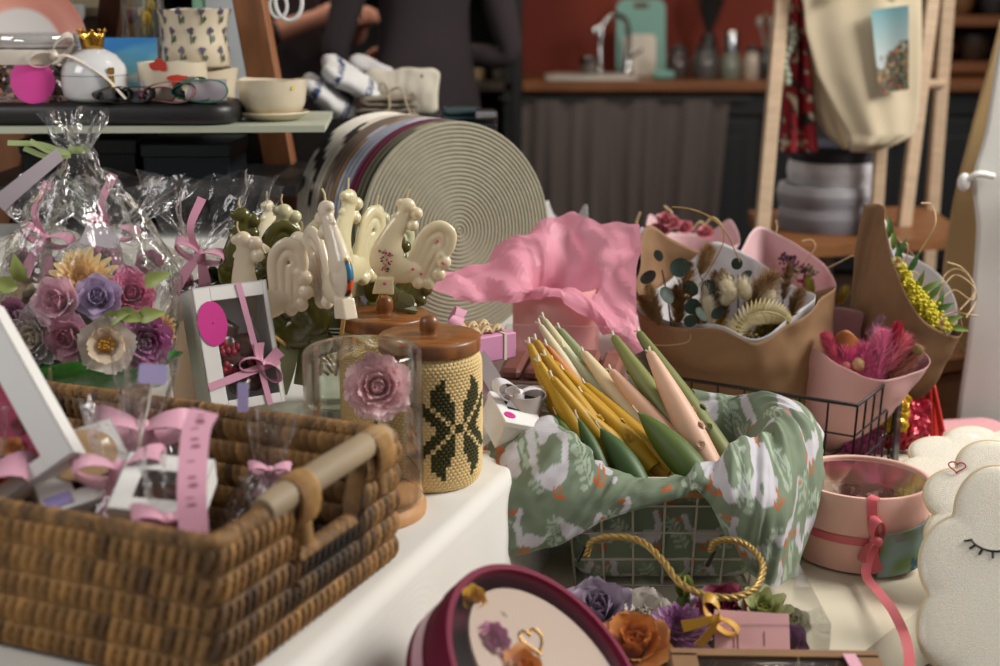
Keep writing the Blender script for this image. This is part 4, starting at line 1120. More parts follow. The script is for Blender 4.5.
# things on the high background of the stand
q = W(62, 37, Y=2.46); t = thing('white_pot', 'white flared ceramic pot behind the sugar bowl', 'pot', (q.x, 2.45, zt)); hb = W(62, 37, Y=2.45).z-zt
m = MB(); r = 26*mpp(2.45); m.lathe([(.001, 0), (r*.6, 0), (r*.62, hb), (r*.7, hb+.015), (r*.95, hb+.035), (r*.97, hb+.055), (r*.9, hb+.055), (.001, hb+.03)], 32); part('body', m, PORC, t)
q = W(147, 60, Y=2.43); t = thing('tulip_vase', 'clear tall vase holding dried yellow tulips behind the painting', 'vase', (q.x, 2.42, zt))
m = MB(); m.lathe([(.001, .002), (.036, 0), (.038, .04), (.034, .30), (.033, .30), (.034, .01)], 32); part('glass', m, GLASS, t)
rr = random.Random(3)
for i in range(7):
    a = rr.uniform(0, 6.28); r = rr.uniform(.006, .024); z = rr.uniform(.09, .17)
    m = MB(); m.tube([(0, 0, .01), (r*math.cos(a)*.6, r*math.sin(a)*.6, z*.6), (r*math.cos(a), r*math.sin(a), z)], .002, 5, mat=1); c = ('#c9a828', '#c9a828', '#5a3a4a', '#c2a24a')[i % 4]
    flower(m, Matrix.Translation((r*math.cos(a), r*math.sin(a), z)), .016, 'bud', seed=i); part('tulip', m, [P('tulip_%s' % c[1:], c, .6), P('stem_green', '#5a5c40', .6)], t)
q = W(199, 8, Y=2.40); m = MB(); m.lathe([(.001, 0), (.014, 0), (.014, .10), (.016, .13), (.011, .16), (.011, .22), (.001, .22)], 20); 
solo('green_bottle', m, P('sage_glass', '#86b49a', .25), 'pale green slim bottle behind the tall flower mug', 'bottle', (q.x, 2.40, zt))
q = W(285, 8, Y=2.36); t = thing('white_butterfly', 'white looped wire bow on the right leg of the shelf stand', 'ornament', (q.x-.004, 2.35, q.z))
m = MB(); m.tube([(.022*math.cos(a)+.012, 0, .03*math.sin(a)+.01) for a in [2*PI*i/24 for i in range(24)]], .0035, 6, closed=True); m.tube([(.014*math.cos(a)-.005, 0, .02*math.sin(a)+.004) for a in [2*PI*i/24 for i in range(24)]], .003, 6, closed=True); part('loop', m, P('white_paint', '#d8d8d6', .4), t)
q = W(15, 14, Y=2.42); t = thing('glass_goblet', 'clear patterned tumbler at the top left of the shelf', 'glass', (q.x, 2.43, zt))
m = MB(); m.lathe([(.001, 0), (.04, 0), (.045, .1), (.05, .24), (.046, .24), (.04, .02), (.001, .02)], 28); part('body', m, P('pinkish_glass', '#a58f8c', .2), t)

# ================= round mats =================
def mat_mesh(name, R, cols, seed=0, segs=None):
    m = MB(); nr = 26; prof = []; ci = []
    dr = R/nr; hh = .0045
    for i in range(nr):
        for k in range(5):
            a = PI-PI*k/4; prof.append((max(.0005, dr*(i+.5)+dr*.5*math.cos(a)), hh*.45+hh*.55*math.sin(a))); ci.append(i)
    back = [(R, 0), (R, -hh*.45), (R*.9, -hh*.7), (.001, -hh*.7)]
    n = 112; m.lathe(prof+back, n)
    c = []
    for j in range(len(prof)+4):
        i = ci[j] if j < len(ci) else nr-1
        for q in range(n):
            col = S(cols[int(i*.37) % len(cols)] if segs is None else cols[0])
            if segs and i >= nr-6:
                s = (q*97+seed*31)%n; b = int(q/n*26+seed*2.3+i*.4)
                if (b*7+seed*3) % 5 in (0,): col = S(segs)
            c.append(col)
    m.c = c
    return mesh_of(name, m, [P('cotton_rope', '#ffffff', .85, attr=True, bump=(420, .35), var=(60, .08))])
MR = .169; nrm = Vector((math.sin(math.radians(33)), -math.cos(math.radians(33)), .10)).normalized()
mc = W(458, 232, Y=2.14); mc.z = TZ+MR+.004
specs = ['sage', 'olive', 'olive', 'wine', 'wine', 'grey', 'grey', 'grey', 'camel', 'taupe', 'taupe', 'taupe', 'ecru', 'ecru', 'white', 'white', 'white', 'white']
colsp = {'sage': (['#98937f'], None), 'olive': (['#565240'], '#8a8466'), 'wine': (['#5d1030'], None), 'grey': (['#8c8f9c'], '#aaa9ae'), 'camel': (['#8a6a48'], '#a8a6ac'), 'taupe': (['#6c5c50'], '#8d7d70'), 'ecru': (['#d2c8b8'], '#2a2522'), 'white': (['#e9e3d8'], '#35302c')}
labs = {'sage': 'sage green round coiled rope mat at the front of the row', 'olive': 'dark olive round rope mat behind the sage green mat', 'wine': 'burgundy round rope mat in the row of mats', 'grey': 'blue grey round rope mat in the row behind the burgundy ones', 'camel': 'camel brown pieced round rope mat behind the blue grey mats', 'taupe': 'taupe brown round rope mat between the camel and the ecru mats', 'ecru': 'ecru round rope mat with black pieces in its edge', 'white': 'off white round rope mat at the back left end of the row'}
meshes = {k: mat_mesh('mat_'+k, MR, v[0], i+1, v[1]) for i, (k, v) in enumerate(colsp.items())}
d = 0
for i, k in enumerate(specs):
    c = mc-nrm*d; d += .0130 if i else .017
    c.z = TZ+MR*nrm.z*0+MR*.992+.002
    xv = Vector((nrm.y, -nrm.x, 0))*-1
    o = bpy.data.objects.new('round_mat', meshes[k]); COL.objects.link(o)
    o.matrix_basis = frame(c, x=xv, z=nrm) @ Matrix.Rotation(i*1.1, 4, 'Z')
    cnt = specs.count(k); tag(o, labs[k], 'placemat', 'round rope mats standing in a row' if cnt == 1 else '%s round rope mats' % k)
# black console behind with folded linen
CZ = W(420, 122, Y=2.62).z
t = thing('console_table', 'black console table behind the round mats', 'table', (0, 0, 0)); a_ = W(296, 120, Y=2.6); b_ = W(497, 120, Y=2.6)
m = MB(); m.box(((a_.x+b_.x)/2, 2.72, CZ-.015), (b_.x-a_.x, .30, .03), .003); part('tabletop', m, BLACK, t)
m = MB(); m.box(((a_.x+b_.x)/2, 2.75, (CZ-.03)/2), (b_.x-a_.x-.02, .22, CZ-.03), .003); part('body', m, BLACK, t)
m = MB(); p0 = W(487, 122, Y=2.62); m.tube([(p0.x-.02, 2.60, CZ+.014), (p0.x+.012, 2.60, CZ+.014)], .013, 12); m.tube([(p0.x+.012, 2.60, CZ+.014), (p0.x+.018, 2.60, CZ+.014)], .011, 12); solo('metal_tube', m, STEEL, 'short steel tube at the right end of the black console', 'tube')
LIN = {}
def folded(label, px, py0, py1, wpx, Y, col, stripes, rot, tilt=0, layers=4, name='folded_towel', dy=.17, cat='towel', z0=None):
    """stack of soft folds: one towel folded in layers"""
    s = mpp(Y); wv = wpx*s; hh = (py1-py0)*s; q = W(px, py1, Y=Y)
    t = thing(name, label, cat, M=Matrix.Translation((q.x, Y+.05, CZ+.001 if z0 is None else z0)) @ Matrix.Rotation(rot, 4, 'Z') @ Matrix.Rotation(tilt, 4, 'Y'))
    m = MB(); n = layers*24; L = []; th = hh/layers
    for i in range(n+1):
        f = i/n*layers; k = int(min(f, layers-1)); g = f-k
        x = (-.5+g)*wv*.86*(1 if k % 2 == 0 else -1)+.006*math.sin(k*2.3); z = th*(k+.5)
        e = .5-abs(g-.5)
        if g > .88: z += th*.5*((g-.88)/.12)**2
        if g < .12 and k > 0: z -= th*.5*((.12-g)/.12)**2
        L.append((x, z))
    G = []; cc = []
    for yy in range(25):
        v = yy/24; row = []
        for i, (x, z) in enumerate(L):
            row.append((x, (v-.5)*dy+.004*math.sin(i*.2), z+th*.22*noise.noise((x*25+px, v*4, z*30))))
            s_ = i/len(L)*layers; c = S(col)
            if stripes:
                w_ = (v*dy*100) % 5.2
                if 1 < w_ < 1.35 or 1.7 < w_ < 2.3: c = S('#3c4a6c')
            cc.append(c)
        G.append(row)
    m.grid(G, col=cc); o = part('cloth', m, P('linen_attr', '#ffffff', .9, attr=True, wave=(300, .15, ('X', 'Y'))), t); sdm = o.modifiers.new('t', 'SOLIDIFY'); sdm.thickness = th*.62; sdm.offset = 0
    return t
def towel_pad(label, M, w_, d_, th, col, stripes, seed):
    t = thing('folded_towel', label, 'towel', M=M)
    for k in range(1):
        m = MB(); m.pillow(dense(board_outline(w_, d_, .03, 9), .003), th*.95, rings=26, puff=.5, base=.1, M=Matrix.Translation((0, 0, th*.47))); cc = []
        nv = []
        for (x, y, z) in m.v:
            nv.append((x+.006*noise.noise((x*18, y*18, seed+k*3)), y, z+.010*noise.noise((x*14+seed, y*14, k))+.004*noise.noise((x*40, y*40, seed)))); c = S(col)
            if stripes:
                f = (x+w_/2)/w_
                if any(abs(f-q) < hw for q, hw in ((.20, .012), (.25, .022), (.72, .012), (.77, .022))): c = S('#35456c')
            cc.append(c)
        m.v = nv; m.c = cc; part('fold', m, P('linen_attr', '#ffffff', .9, attr=True, wave=(300, .15, ('X', 'Y'))), t)
    return t
def pillow_dense(): pass
q = W(330, 118, Y=2.60); towel_pad('white kitchen towel with blue stripes leaning at the left of the linen pile', Matrix.Translation((q.x-.01, 2.60, CZ+.012)) @ Matrix.Rotation(.55, 4, 'Y') @ Matrix.Rotation(.15, 4, 'Z'), .13, .17, .05, '#cfcecc', True, 1)
q = W(350, 98, Y=2.63); towel_pad('blue striped white towel lying on top of the other striped towel', Matrix.Translation((q.x-.005, 2.62, CZ+.045)) @ Matrix.Rotation(.60, 4, 'Y') @ Matrix.Rotation(.2, 4, 'Z'), .12, .16, .05, '#d6d5d3', True, 2)
q = W(366, 80, Y=2.74); towel_pad('grey white linen towel crumpled at the top of the pile', Matrix.Translation((q.x, 2.76, CZ+.075)) @ Matrix.Rotation(.35, 4, 'Y'), .09, .12, .034, '#c2c0c0', False, 3)
o = folded('taupe linen bundle folded in front of the cream bag', 386, 96, 121, 62, 2.58, '#8b8170', False, .12, 0, 5, dy=.11)
m = MB(); m.tube(spline([(-.02, -.06, .0), (0, -.066, .03), (.0, -.05, .055), (.02, -.055, .065), (.03, -.06, .04), (.04, -.065, .01)], 24), .002, 6); m.tube(spline([(0, -.05, .055), (-.01, -.06, .075), (-.02, -.06, .06)], 12), .002, 6); part('cord', m, P('pale_cord', '#b7a88c', .8), o)
t = thing('linen_bag', 'cream linen pouch standing behind the taupe linen bundle', 'bag', M=frame((W(402, 122, Y=2.72).x, 2.73, CZ+.002), x=(1, .1, 0), z=(0, -1, .18)))
m = MB(); m.pillow(dense([(x*1.15, y*.95) for x, y in board_outline(.125, .098, .015, 5)], .004), .035, rings=16, puff=.5, base=.3); m.v = [(x+.006*noise.noise((x*18, y*18, 1)), y+.008*noise.noise((x*24, y*14, 3)), z+.007*noise.noise((x*26, y*26, 5))+.003*noise.noise((x*60, y*30, 8))) for x, y, z in m.v]; part('pouch', m, P('cream_linen_bag', '#cbc3b2', .9, wave=(300, .15, ('X', 'Y'))), t)
m = MB(); m.box((.040, .072, .012), (.007, .014, .006), .002); part('toggle', m, P('dark_toggle', '#2a2622', .6), t)
t = folded('dark teal folded cloth on the right of the black console', 460, 113, 124, 44, 2.62, '#20393f', False, .05, 0, 2, dy=.12)
# ================= white riser behind the sweets =================
m = MB(); a_ = W(-40, 220, Y=2.2); b_ = W(268, 205, Y=2.2); zr = W(230, 240, Y=2.12).z
m.box(((a_.x+b_.x)/2, 2.20, (TZ+zr)/2+.001), (b_.x-a_.x, .17, zr-TZ), .012); solo('cloth_riser', m, P('white_cotton', '#dcd9d2', .9), 'low white cloth covered riser behind the cellophane bags', 'riser')
# ================= cellophane wrapped soap flower arrangements =================
def crumple(G, amp, freq, seed, sharp=False):
    N = gnormals(G); out = G.copy()
    for j in range(G.shape[0]):
        for i in range(G.shape[1]):
            p = G[j, i]; n = noise.noise((p[0]*freq+seed, p[1]*freq, p[2]*freq-seed))
            if sharp: n = abs(n)*1.6-.35+.5*noise.noise((p[0]*freq*2.3, p[1]*freq*2.3+seed, p[2]*freq*2.3))
            out[j, i] = p+N[j, i]*n*amp
    return out
def gift_sheet(mb, rings, n, seed, pleat=.1, np_=11, amp=.01, freq=18, ragged=.0):
    """closed wrap through rings (cx,cy,cz,rx,ry,pleatfactor)"""
    rr = random.Random(seed); ph = [rr.uniform(0, 6.28) for _ in range(4)]; C = []
    for (cx, cy, cz, rx, ry, pf) in rings:
        C.append([(cx+rx*math.cos(a)*(1+pf*pleat*(math.sin(a*np_+ph[0])+.6*math.sin(a*(np_*1.7)+ph[1]))), cy+ry*math.sin(a)*(1+pf*pleat*(math.sin(a*np_+ph[0])+.6*math.sin(a*(np_*1.7)+ph[1]))), cz+ragged*(pf > .9)*(math.sin(a*3+ph[2])+.7*math.sin(a*7+ph[3]))) for a in [2*PI*i/n for i in range(n)]])
    C = np.array(C); nv = len(rings)*5
    G = np.stack([spline(C[:, i], nv) for i in range(n)], axis=1)
    G = crumple(G, amp*.6, freq, seed, True); G = crease(G, amp*1.1, freq*.9, seed, 5)
    mb.grid([[tuple(p) for p in r] for r in G], closeu=True)
def soap(col, rough=.5): return P('soap_flower_wax', '#ffffff', rough, attr=True, transl=.22)
# front bag: flowers on a green base, neck tied at px (78,148), fan to y 108
Yb = 1.50
def wp(px, py, dy=0): return W(px, py, Y=Yb+dy)
cb = wp(92, 372); base = thing('soap_flower_bouquet', 'pastel soap flowers on a bright green base in the front cellophane bag', 'bouquet', (cb.x, Yb, 0))
zb = wp(92, 362).z
m = MB(); G = []
for j in range(15):
    v = j/14; r = .088*(.6+.5*math.sin(v*PI*.5)); G.append([(r*math.cos(a)*(1+.05*math.sin(a*9)), r*.75*math.sin(a)*(1+.05*math.sin(a*9)), zb-.022+.034*v+.006*math.sin(a*5+v*3)*v) for a in [2*PI*i/72 for i in range(72)]])
m.grid(G, closeu=True); m.add([(0, 0, zb+.012)]+[Vector(p) for p in G[-1]], [(0, i+1, (i+1) % 72+1) for i in range(72)]); part('green_base', m, P('green_foil', '#2fa52a', .3, coat=.5, bump=(60, .6)), base)
m = MB(); m.ball((0, 0.01, zb+.03), (.075, .055, .06)); part('core', m, P('floral_foam', '#5a6b48', .9), base)
fl = [(106, 347, -.082, 25, 'open', '#f4ecdf', '#e8b040', 'cream_blossom'), (53, 300, -.045, 20, 'rose', '#f0c4d2', '#e4a6ba', 'rose'), (77, 272, -.02, 29, 'mum', '#f7dfa8', '#ecc078', 'chrysanthemum'), (97, 296, -.04, 19, 'rose', '#cdb8d8', '#b498c4', 'rose'), (132, 292, -.02, 18, 'peony', '#ec9cba', '#d4709a', 'peony'), (66, 338, -.06, 20, 'rose', '#e4abc2', '#d08292', 'rose'), (147, 343, -.05, 20, 'peony', '#cc8ab4', '#b0649a', 'peony'), (28, 338, -.05, 22, 'peony', '#d4bed2', '#d8ceb0', 'peony'), (8, 318, -.03, 18, 'rose', '#b06a8c', '#8f4a70', 'rose'), (163, 330, -.02, 15, 'mum', '#ecc48a', '#dba25c', 'chrysanthemum'), (30, 300, -.02, 14, 'rose', '#b0a48a', '#9a8a6a', 'rose'), (2, 350, -.04, 14, 'rose', '#e0b48c', '#c98a5c', 'rose'), (120, 318, -.03, 13, 'succ', '#b5bd74', '#98a558', 'green_blossom'), (128, 275, .01, 12, 'rose', '#d59ab2', '#b56a8c', 'rose')]
for i, (px, py, dy, rp, kd, c, cc_, nm) in enumerate(fl):
    p = wp(px, py, dy); ctr = Vector((cb.x, Yb+.05, wp(92, 345).z)); n = (p-ctr); n.y -= .05; n = n.normalized()
    m = MB(); R_ = rp*mpp(Yb)*1.22; flower(m, frame(p-Vector((cb.x, Yb, 0))-n*R_*.7, z=n), R_, kd, seed=i, col=S(c), ccol=S(cc_)); part(nm, m, soap('#f%05d' % i), base)
for i, (px, py, dx, dz) in enumerate(((18, 288, -.8, .3), (105, 322, .6, .3), (118, 312, 1, -.2), (145, 285, .9, .5), (70, 350, .2, -1), (24, 282, -.2, 1), (138, 318, 1, .3))):
    p = wp(px, py, -.055)-Vector((cb.x, Yb, 0)); m = MB(); leaf(m, p, (dx, -.35, dz), (0, -1, .4), .032, .017, 0, .35); part('leaf' if i != 4 else 'petal', m, P('soap_leaf', '#a3b060', .45, sss=.1) if i != 4 else P('soap_petal', '#cf8aa4', .45, sss=.1), base)
bag = thing('cellophane_bag', 'big clear cellophane bag tied with a green ribbon around the soap flowers at the left', 'bag', (cb.x, Yb, 0))
s_ = mpp(Yb); L_ = lambda px, py: (wp(px, py).x-cb.x, wp(px, py).z)
m = MB(); rings = []
for (px, py, hw, pf) in ((88, 388, 60, .1), (86, 372, 86, .15), (88, 330, 88, .2), (90, 275, 84, .3), (86, 225, 62, .5), (80, 185, 34, .8), (78, 152, 9, 1), (78, 146, 8, 1), (75, 128, 22, 1), (76, 112, 30, 1)):
    x, z = L_(px, py); rings.append((x, 0, z, hw*s_, hw*s_*.8, pf))
gift_sheet(m, rings, 110, 3, .13, 9, .008, 26, .004); part('film', m, CELLO, bag)
m = MB(); x, z = L_(78, 149); m.lathe([(.009, -.004), (.0105, 0), (.009, .004)], 20, M=Matrix.Translation((x, 0, z)))
for (a_, b2, c2) in (((70, 152), (45, 143), (14, 141)), ((72, 152), (55, 150), (36, 139)), ((74, 154), (52, 155), (30, 146))):
    m.ribbon(spline([(L_(*q)[0], -.012-.004*i, L_(*q)[1]) for i, q in enumerate((a_, b2, c2))], 14), .006, (0, .5, 1), .0006)
part('ribbon_tie', m, P('pale_green_satin', '#a9b97c', .4), bag)
m = MB(); x0, z0 = L_(66, 152); x1, z1 = L_(14, 198); m.ribbon([(x0, -.02, z0), ((x0+x1)/2, -.04, (z0+z1)/2), (x1, -.05, z1)], .018, (.62, .2, .78), .0008); part('card_strip', m, P('pale_lilac_card', '#c4b8c0', .6), bag)
# second bag further right, third bag at far left (behind)
def side_bag(label, px, Y, rings_px, seed, flowers, bowpx, fan=True, tie='#d28aa6'):
    c = W(px, 300, Y=Y); t = thing('cellophane_bag', label, 'bag', (c.x, Y, 0)); s_ = mpp(Y); m = MB(); rg = []
    for (x, y, hw, pf, dp) in rings_px:
        p = W(x, y, Y=Y); rg.append((p.x-c.x, 0, p.z, hw*s_, hw*s_*dp, pf))
    gift_sheet(m, rg, 90, seed, .15, 8, .008, 26, .006); part('film', m, CELLO, t)
    p = W(*bowpx, Y=Y-.035); m = MB(); bow(m, Matrix.Translation((p.x-c.x, -.035, p.z)) @ Matrix.Rotation(.3, 4, 'Y'), .034, .018, seed=seed, tail_len=1.5)
    q = W(bowpx[0]+2, bowpx[1]-58, Y=Y-.03); m.ribbon(spline([(p.x-c.x, -.035, p.z), (p.x-c.x-.008, -.045, (p.z+q.z)/2), (q.x-c.x, -.03, q.z)], 14), [.007+.004*i/13 for i in range(14)], (1, .3, 0), .0006); part('ribbon_bow', m, P('rose_satin', '#cf8fa6', .35, sheen=.3), t)
    b = thing('soap_flower_bouquet', flowers[0], 'bouquet', (c.x, Y, 0))
    m = MB(); f0 = W(*flowers[1][0][:2], Y=Y); zc = f0.z-.03; m.lathe([(.001, TZ+.003), (.035, TZ+.003), (.045, zc-.01), (.03, zc+.01), (.001, zc+.012)], 24); part('cup', m, P('kraft_cup', '#a98e72', .8), b)
    for i, (x, y, rp, kd, col, cc2, nm) in enumerate(flowers[1]):
        p = W(x, y, Y=Y-.03); m = MB(); R_ = rp*s_; n = Vector(((x-px)*.012, -.8, .55)).normalized(); flower(m, frame(Vector((p.x-c.x, -.03, p.z))-n*R_*.6, z=n), R_, kd, seed=seed*9+i, col=S(col), ccol=S(cc2)); part(nm, m, soap('#s%d%04d' % (seed, i)), b)
    return t
side_bag('clear cellophane fan with a pink bow between the front bag and the green rooster candles', 198, 1.72, ((198, 335, 34, .1, .8), (198, 300, 46, .2, .8), (198, 268, 34, .6, .8), (198, 257, 8, 1, .9), (200, 250, 9, 1, .9), (208, 215, 48, 1, .45), (212, 178, 66, 1, .25)), 5,
    ('soap roses with a dark leaf in the cellophane fan beside the green rooster candles', [(180, 284, 15, 'rose', '#d3a3b0', '#b87a90', 'rose'), (212, 278, 13, 'rose', '#3f5a34', '#2f4a2a', 'leaf_cluster'), (196, 292, 14, 'rose', '#d9b08f', '#c0815c', 'rose')]), (200, 256))
side_bag('clear cellophane gift bag with pink ribbons behind the front bag', 118, 1.78, ((118, 310, 50, .1, .8), (118, 275, 60, .2, .8), (116, 250, 52, .4, .8), (112, 236, 14, 1, .8), (112, 229, 14, 1, .8), (110, 200, 60, 1, .5), (112, 178, 78, 1, .3)), 6,
    ('soap flowers with pale buds in the rear cellophane bag', [(150, 262, 14, 'rose', '#d8a0b4', '#b56a8c', 'rose'), (100, 262, 15, 'peony', '#d7b7c0', '#b88a9a', 'peony')]), (112, 232))
side_bag('clear cellophane gift bag with a pink bow at the far left edge', 30, 1.76, ((30, 300, 50, .1, .8), (30, 262, 60, .2, .8), (36, 240, 40, .5, .8), (42, 226, 10, 1, .8), (42, 220, 10, 1, .8), (36, 200, 50, 1, .5), (30, 185, 62, 1, .3)), 7,
    ('soap flowers in dusky pink in the far left cellophane bag', [(20, 262, 16, 'rose', '#b88a98', '#9a6478', 'rose'), (45, 268, 13, 'peony', '#c9a0a8', '#a8748a', 'peony')]), (46, 240))
_cb = bpy.data.objects['cellophane_bag.002']
m = MB(); m.prism([(-.025, -.012), (.025, -.014), (.028, .012), (-.02, .016)], .001); part('gift_tag', m, P('pale_lilac_card', '#c4b8c0', .6), _cb, M=Matrix.Translation(-_cb.location) @ frame(W(100, 236, Y=1.70), x=(1, .2, -.25), z=(-.2, -1, .5)))

# ================= white box with chocolate and magenta sticker =================
Yx = 1.56
Mx = frame(W(250, 408, Y=Yx-.06), x=(.86, .50, .02), z=(.48, -.82, .30))
wx = .088; hx = .142
bx = window_box('gift_box', 'white gift box with a magenta oval sticker and pink bow behind the basket', 'box', Mx, wx, hx, .05, (-.024, .012, .038, .125), 0)
m = MB(); rr = random.Random(12)
for i in range(9):
    m.ball((.006+rr.uniform(-.024, .024), .03+.008*i+rr.uniform(-.004, .004), -.02), (.018, .016, .013), n=14, m=10)
m.v = [(x+.006*noise.noise((x*70, y*70, 1)), y+.006*noise.noise((x*70, y*70, 4)), z+.004*noise.noise((x*70, y*70, 7))) for x, y, z in m.v]; part('chocolate_figure', m, CHOC, bx)
m = MB()
for i in range(26): m.ball((.0+rr.uniform(-.02, .02), .055+rr.uniform(-.022, .025), -.0065+rr.uniform(-.004, 0)), (.004, .005, .003), 0, None, 7, 5)
part('berry_crumbs', m, P('berry', '#a31f35', .4), bx)
m = MB(); m.lathe([(.001, .0006), (.0215, .0006), (.0215, 0), (.001, 0)], 40, smooth=False, M=Matrix.Translation((-.027, .100, .0006)) @ Matrix.Diagonal((.78, 1.18, 1, 1))); part('oval_sticker', m, P('magenta_sticker', '#d12f8e', .45), bx)
m = MB(); m.ribbon([(-.0435, .03, .0012), (.0435, .048, .0012)], .009, (0, 1, 0), .0006); m.ribbon([(.024, .0, .0012), (.010, .141, .0012)], .007, (1, 0, 0), .0006); bow(m, Matrix.Translation((.021, .045, .004)) @ Matrix.Rotation(PI/2, 4, 'X') @ Matrix.Rotation(-.5, 4, 'Y'), .026, .014, seed=3, tail_len=.9); part('ribbon_bow', m, P('pink_ribbon', '#dc9fb8', .35, sheen=.3), bx)
# flat clear box with pink things between basket and dome
t = thing('sweets_tray', 'flat clear lidded tray of dark pink sweets behind the basket rim', 'box', (W(262, 412, Y=1.43).x, 1.45, TZ+.002), -.3)
m = MB(); m.box((0, 0, .012), (.16, .07, .022), .003); part('tray', m, P('pink_tray', '#b98a90', .6), t)
m = MB(); rr = random.Random(2)
for i in range(14): m.ball((-.066+.0102*i, rr.uniform(-.025, .02), .03), (.011, .011, .010), 0, None, 10, 7, col=None)
part('sweets', m, P('raspberry_sweet', '#9c2748', .35, coat=.4), t)
m = MB(); m.box((0, 0, .034), (.164, .074, .026), .002); part('clear_lid', m, CLEARBOX, t)

# ================= glass dome with a rose =================
dq = W(366, 512, z=TZ); dm = thing('glass_dome', 'clear glass dome on a light wooden base with a pink rose inside', 'dome', (dq.x, dq.y, TZ+.001))
R_ = .0635; Hd = .176
m = MB(); m.lathe([(.001, 0), (R_*.98, 0), (R_*1.0, .004), (R_*1.0, .010), (R_*.92, .014), (R_*.92, .018), (.001, .018)], 64); part('wooden_base', m, P('light_wood', '#bd8c5c', .5, var=(12, .2), stretch=(6, 1, 1)), dm)
m = MB(); pr_ = [(R_*.95, .016), (R_*.955, .05), (R_*.955, Hd-.01)]+[(R_*.955-.007+.007*math.cos(a), Hd-.007+.007*math.sin(a)) for a in [PI/2*i/8 for i in range(9)]]+[(R_*.5, Hd+.0012), (.001, Hd+.001)]
m.lathe(pr_, 72); part('glass_cloche', m, FILM('dome_glass', (.985, .985, .98), .03, .8, base=.025), dm)
rp = W(378, 386, Y=dq.y)-Vector((dq.x, dq.y, TZ+.001))
m = MB(); n = Vector((.12, -.85, .35)).normalized(); flower(m, frame(rp-n*.02, z=n), .031, 'peony', seed=4, col=S('#fbe0e2'), ccol=S('#f3c6cc')); rs_ = part('rose', m, soap('#domerose'), dm)
m = MB(); m.tube(spline([rp-n*.02, (rp.x*.7, .012, rp.z-.05), (rp.x*.3, .006, .06), (0, 0, .016)], 20), .0022, 6); part('stem', m, P('stem_green', '#5a5c40', .6), dm)
for (zz, dx) in ((.055, 1), (.04, -1), (.075, .6)):
    m = MB(); leaf(m, (rp.x*.3, 0, zz), (dx, -.5, .3), (0, 0, 1), .034, .017, 0, .3); part('leaf', m, P('leaf_green', '#50703a', .5), dm)
m = MB(); m.ball((0, 0, .016), (.034, .034, .010)); m.v = [(x, y, z+.004*noise.noise((x*200, y*200, 2)) if z > .017 else z) for x, y, z in m.v]; part('moss', m, P('moss', '#5c6a3c', .9, var=(80, .4)), dm)

# ================= crochet covered jars with wooden lids =================
STAR = ["......X......X......", ".....XX......XX.....", "....XXX......XXX....", "....XXXX....XXXX....", "....XXXX....XXXX....", "XXX.XXXXX..XXXXX.XXX", ".XXX.XXXX..XXXX.XXX.", "..XXX.XXX..XXX.XXX..", "...XXX.XX..XX.XXX...", "....XXX.X..X.XXX....", ".....XXX.XX.XXX.....", ".....XXX.XX.XXX.....", "....XXX.X..X.XXX....", "...XXX.XX..XX.XXX...", "..XXX.XXX..XXX.XXX..", ".XXX.XXXX..XXXX.XXX.", "XXX.XXXXX..XXXXX.XXX", "....XXXX....XXXX....", "....XXXX....XXXX....", "....XXX......XXX....", ".....XX......XX.....", "......X......X......"]
def crochet_jar(label, px, py, Y, R_, H_, star_ang, c0, c1):
    q = W(px, py, Y=Y) if py else W(px, 480, Y=Y); t = thing('crochet_jar', label, 'jar', (q.x, Y, TZ+.001))
    NC, NR = 66, 40; a_s, v_s = NC*6, NR*5; m = MB(); G = []; cc = []
    A, B = S(c0), S(c1)
    for j in range(v_s+1):
        v = j/v_s; row = []
        zz = H_*v; rb = R_*(1-.10*(max(0, .12-v)/.12)**2-.10*(max(0, v-.9)/.1)**2+.015*math.sin(v*PI))
        for i in range(a_s):
            f = i/a_s*NC; k = int(f); fx = f-k; g = v*NR; rr_ = int(min(g, NR-1)); fz = g-rr_
            off = (rr_ % 2)*.5; fx2 = (f+off) % 1
            h = (math.sin(PI*fx2)**.7)*(.35+.65*math.sin(PI*fz)**.6)
            h -= .8*math.exp(-((fx2-.5)**2+(fz-.28)**2)/.018)
            a = 2*PI*i/a_s; r = rb+.0022*h
            row.append((r*math.cos(a), r*math.sin(a), zz))
            col = A
            if star_ang is not None:
                sx = int(math.floor(((a-star_ang+PI) % (2*PI)-PI)/(2*PI)*NC+10)); sy = int(math.floor((v-.10)*NR*.72))
                if 0 <= sx < 20 and 0 <= sy < 22 and STAR[sy][sx] == 'X': col = B
            cc.append(mixc(col, (0, 0, 0), .06+.06*noise.noise((k*1.3, rr_*1.7, 2))))
        G.append(row)
    m.grid(G, col=cc, closeu=True); m.add([(0, 0, 0)]+[Vector(p) for p in G[0]], [(0, (i+1) % a_s+1, i+1) for i in range(a_s)])
    part('crochet_cover', m, P('crochet_yarn', '#ffffff', .85, attr=True, bump=(500, .3)), t)
    LW = P('jar_lid_wood', '#8a5426', .4, var=(14, .55), stretch=(1, 7, 1), coat=.25)
    m = MB(); z = H_-.001; m.lathe([(.001, z), (R_*.93, z), (R_*1.0, z+.001), (R_*1.01, z+.003), (R_*1.01, z+.0145), (R_*.985, z+.0168), (R_*.5, z+.018), (.001, z+.0182)], 64); ld = part('lid', m, LW, t)
    m = MB(); m.lathe([(.001, z+.017), (R_*.2, z+.017), (R_*.17, z+.020), (R_*.195, z+.023), (R_*.195, z+.031), (R_*.165, z+.0365), (R_*.09, z+.039), (.001, z+.0395)], 32); part('knob', m, LW, ld)
    return t
jq = W(430, 478, z=TZ)
crochet_jar('cream crochet covered jar with a dark green star pattern and wooden lid', 431, 478, jq.y, .0555, .148, -PI/2+.62, '#e4c990', '#3d3c12')
crochet_jar('plain cream crochet covered jar with a wooden lid standing behind the star jar', 388, 0, 1.66, .0545, .129, None, '#e4c990', '#3d3c12')

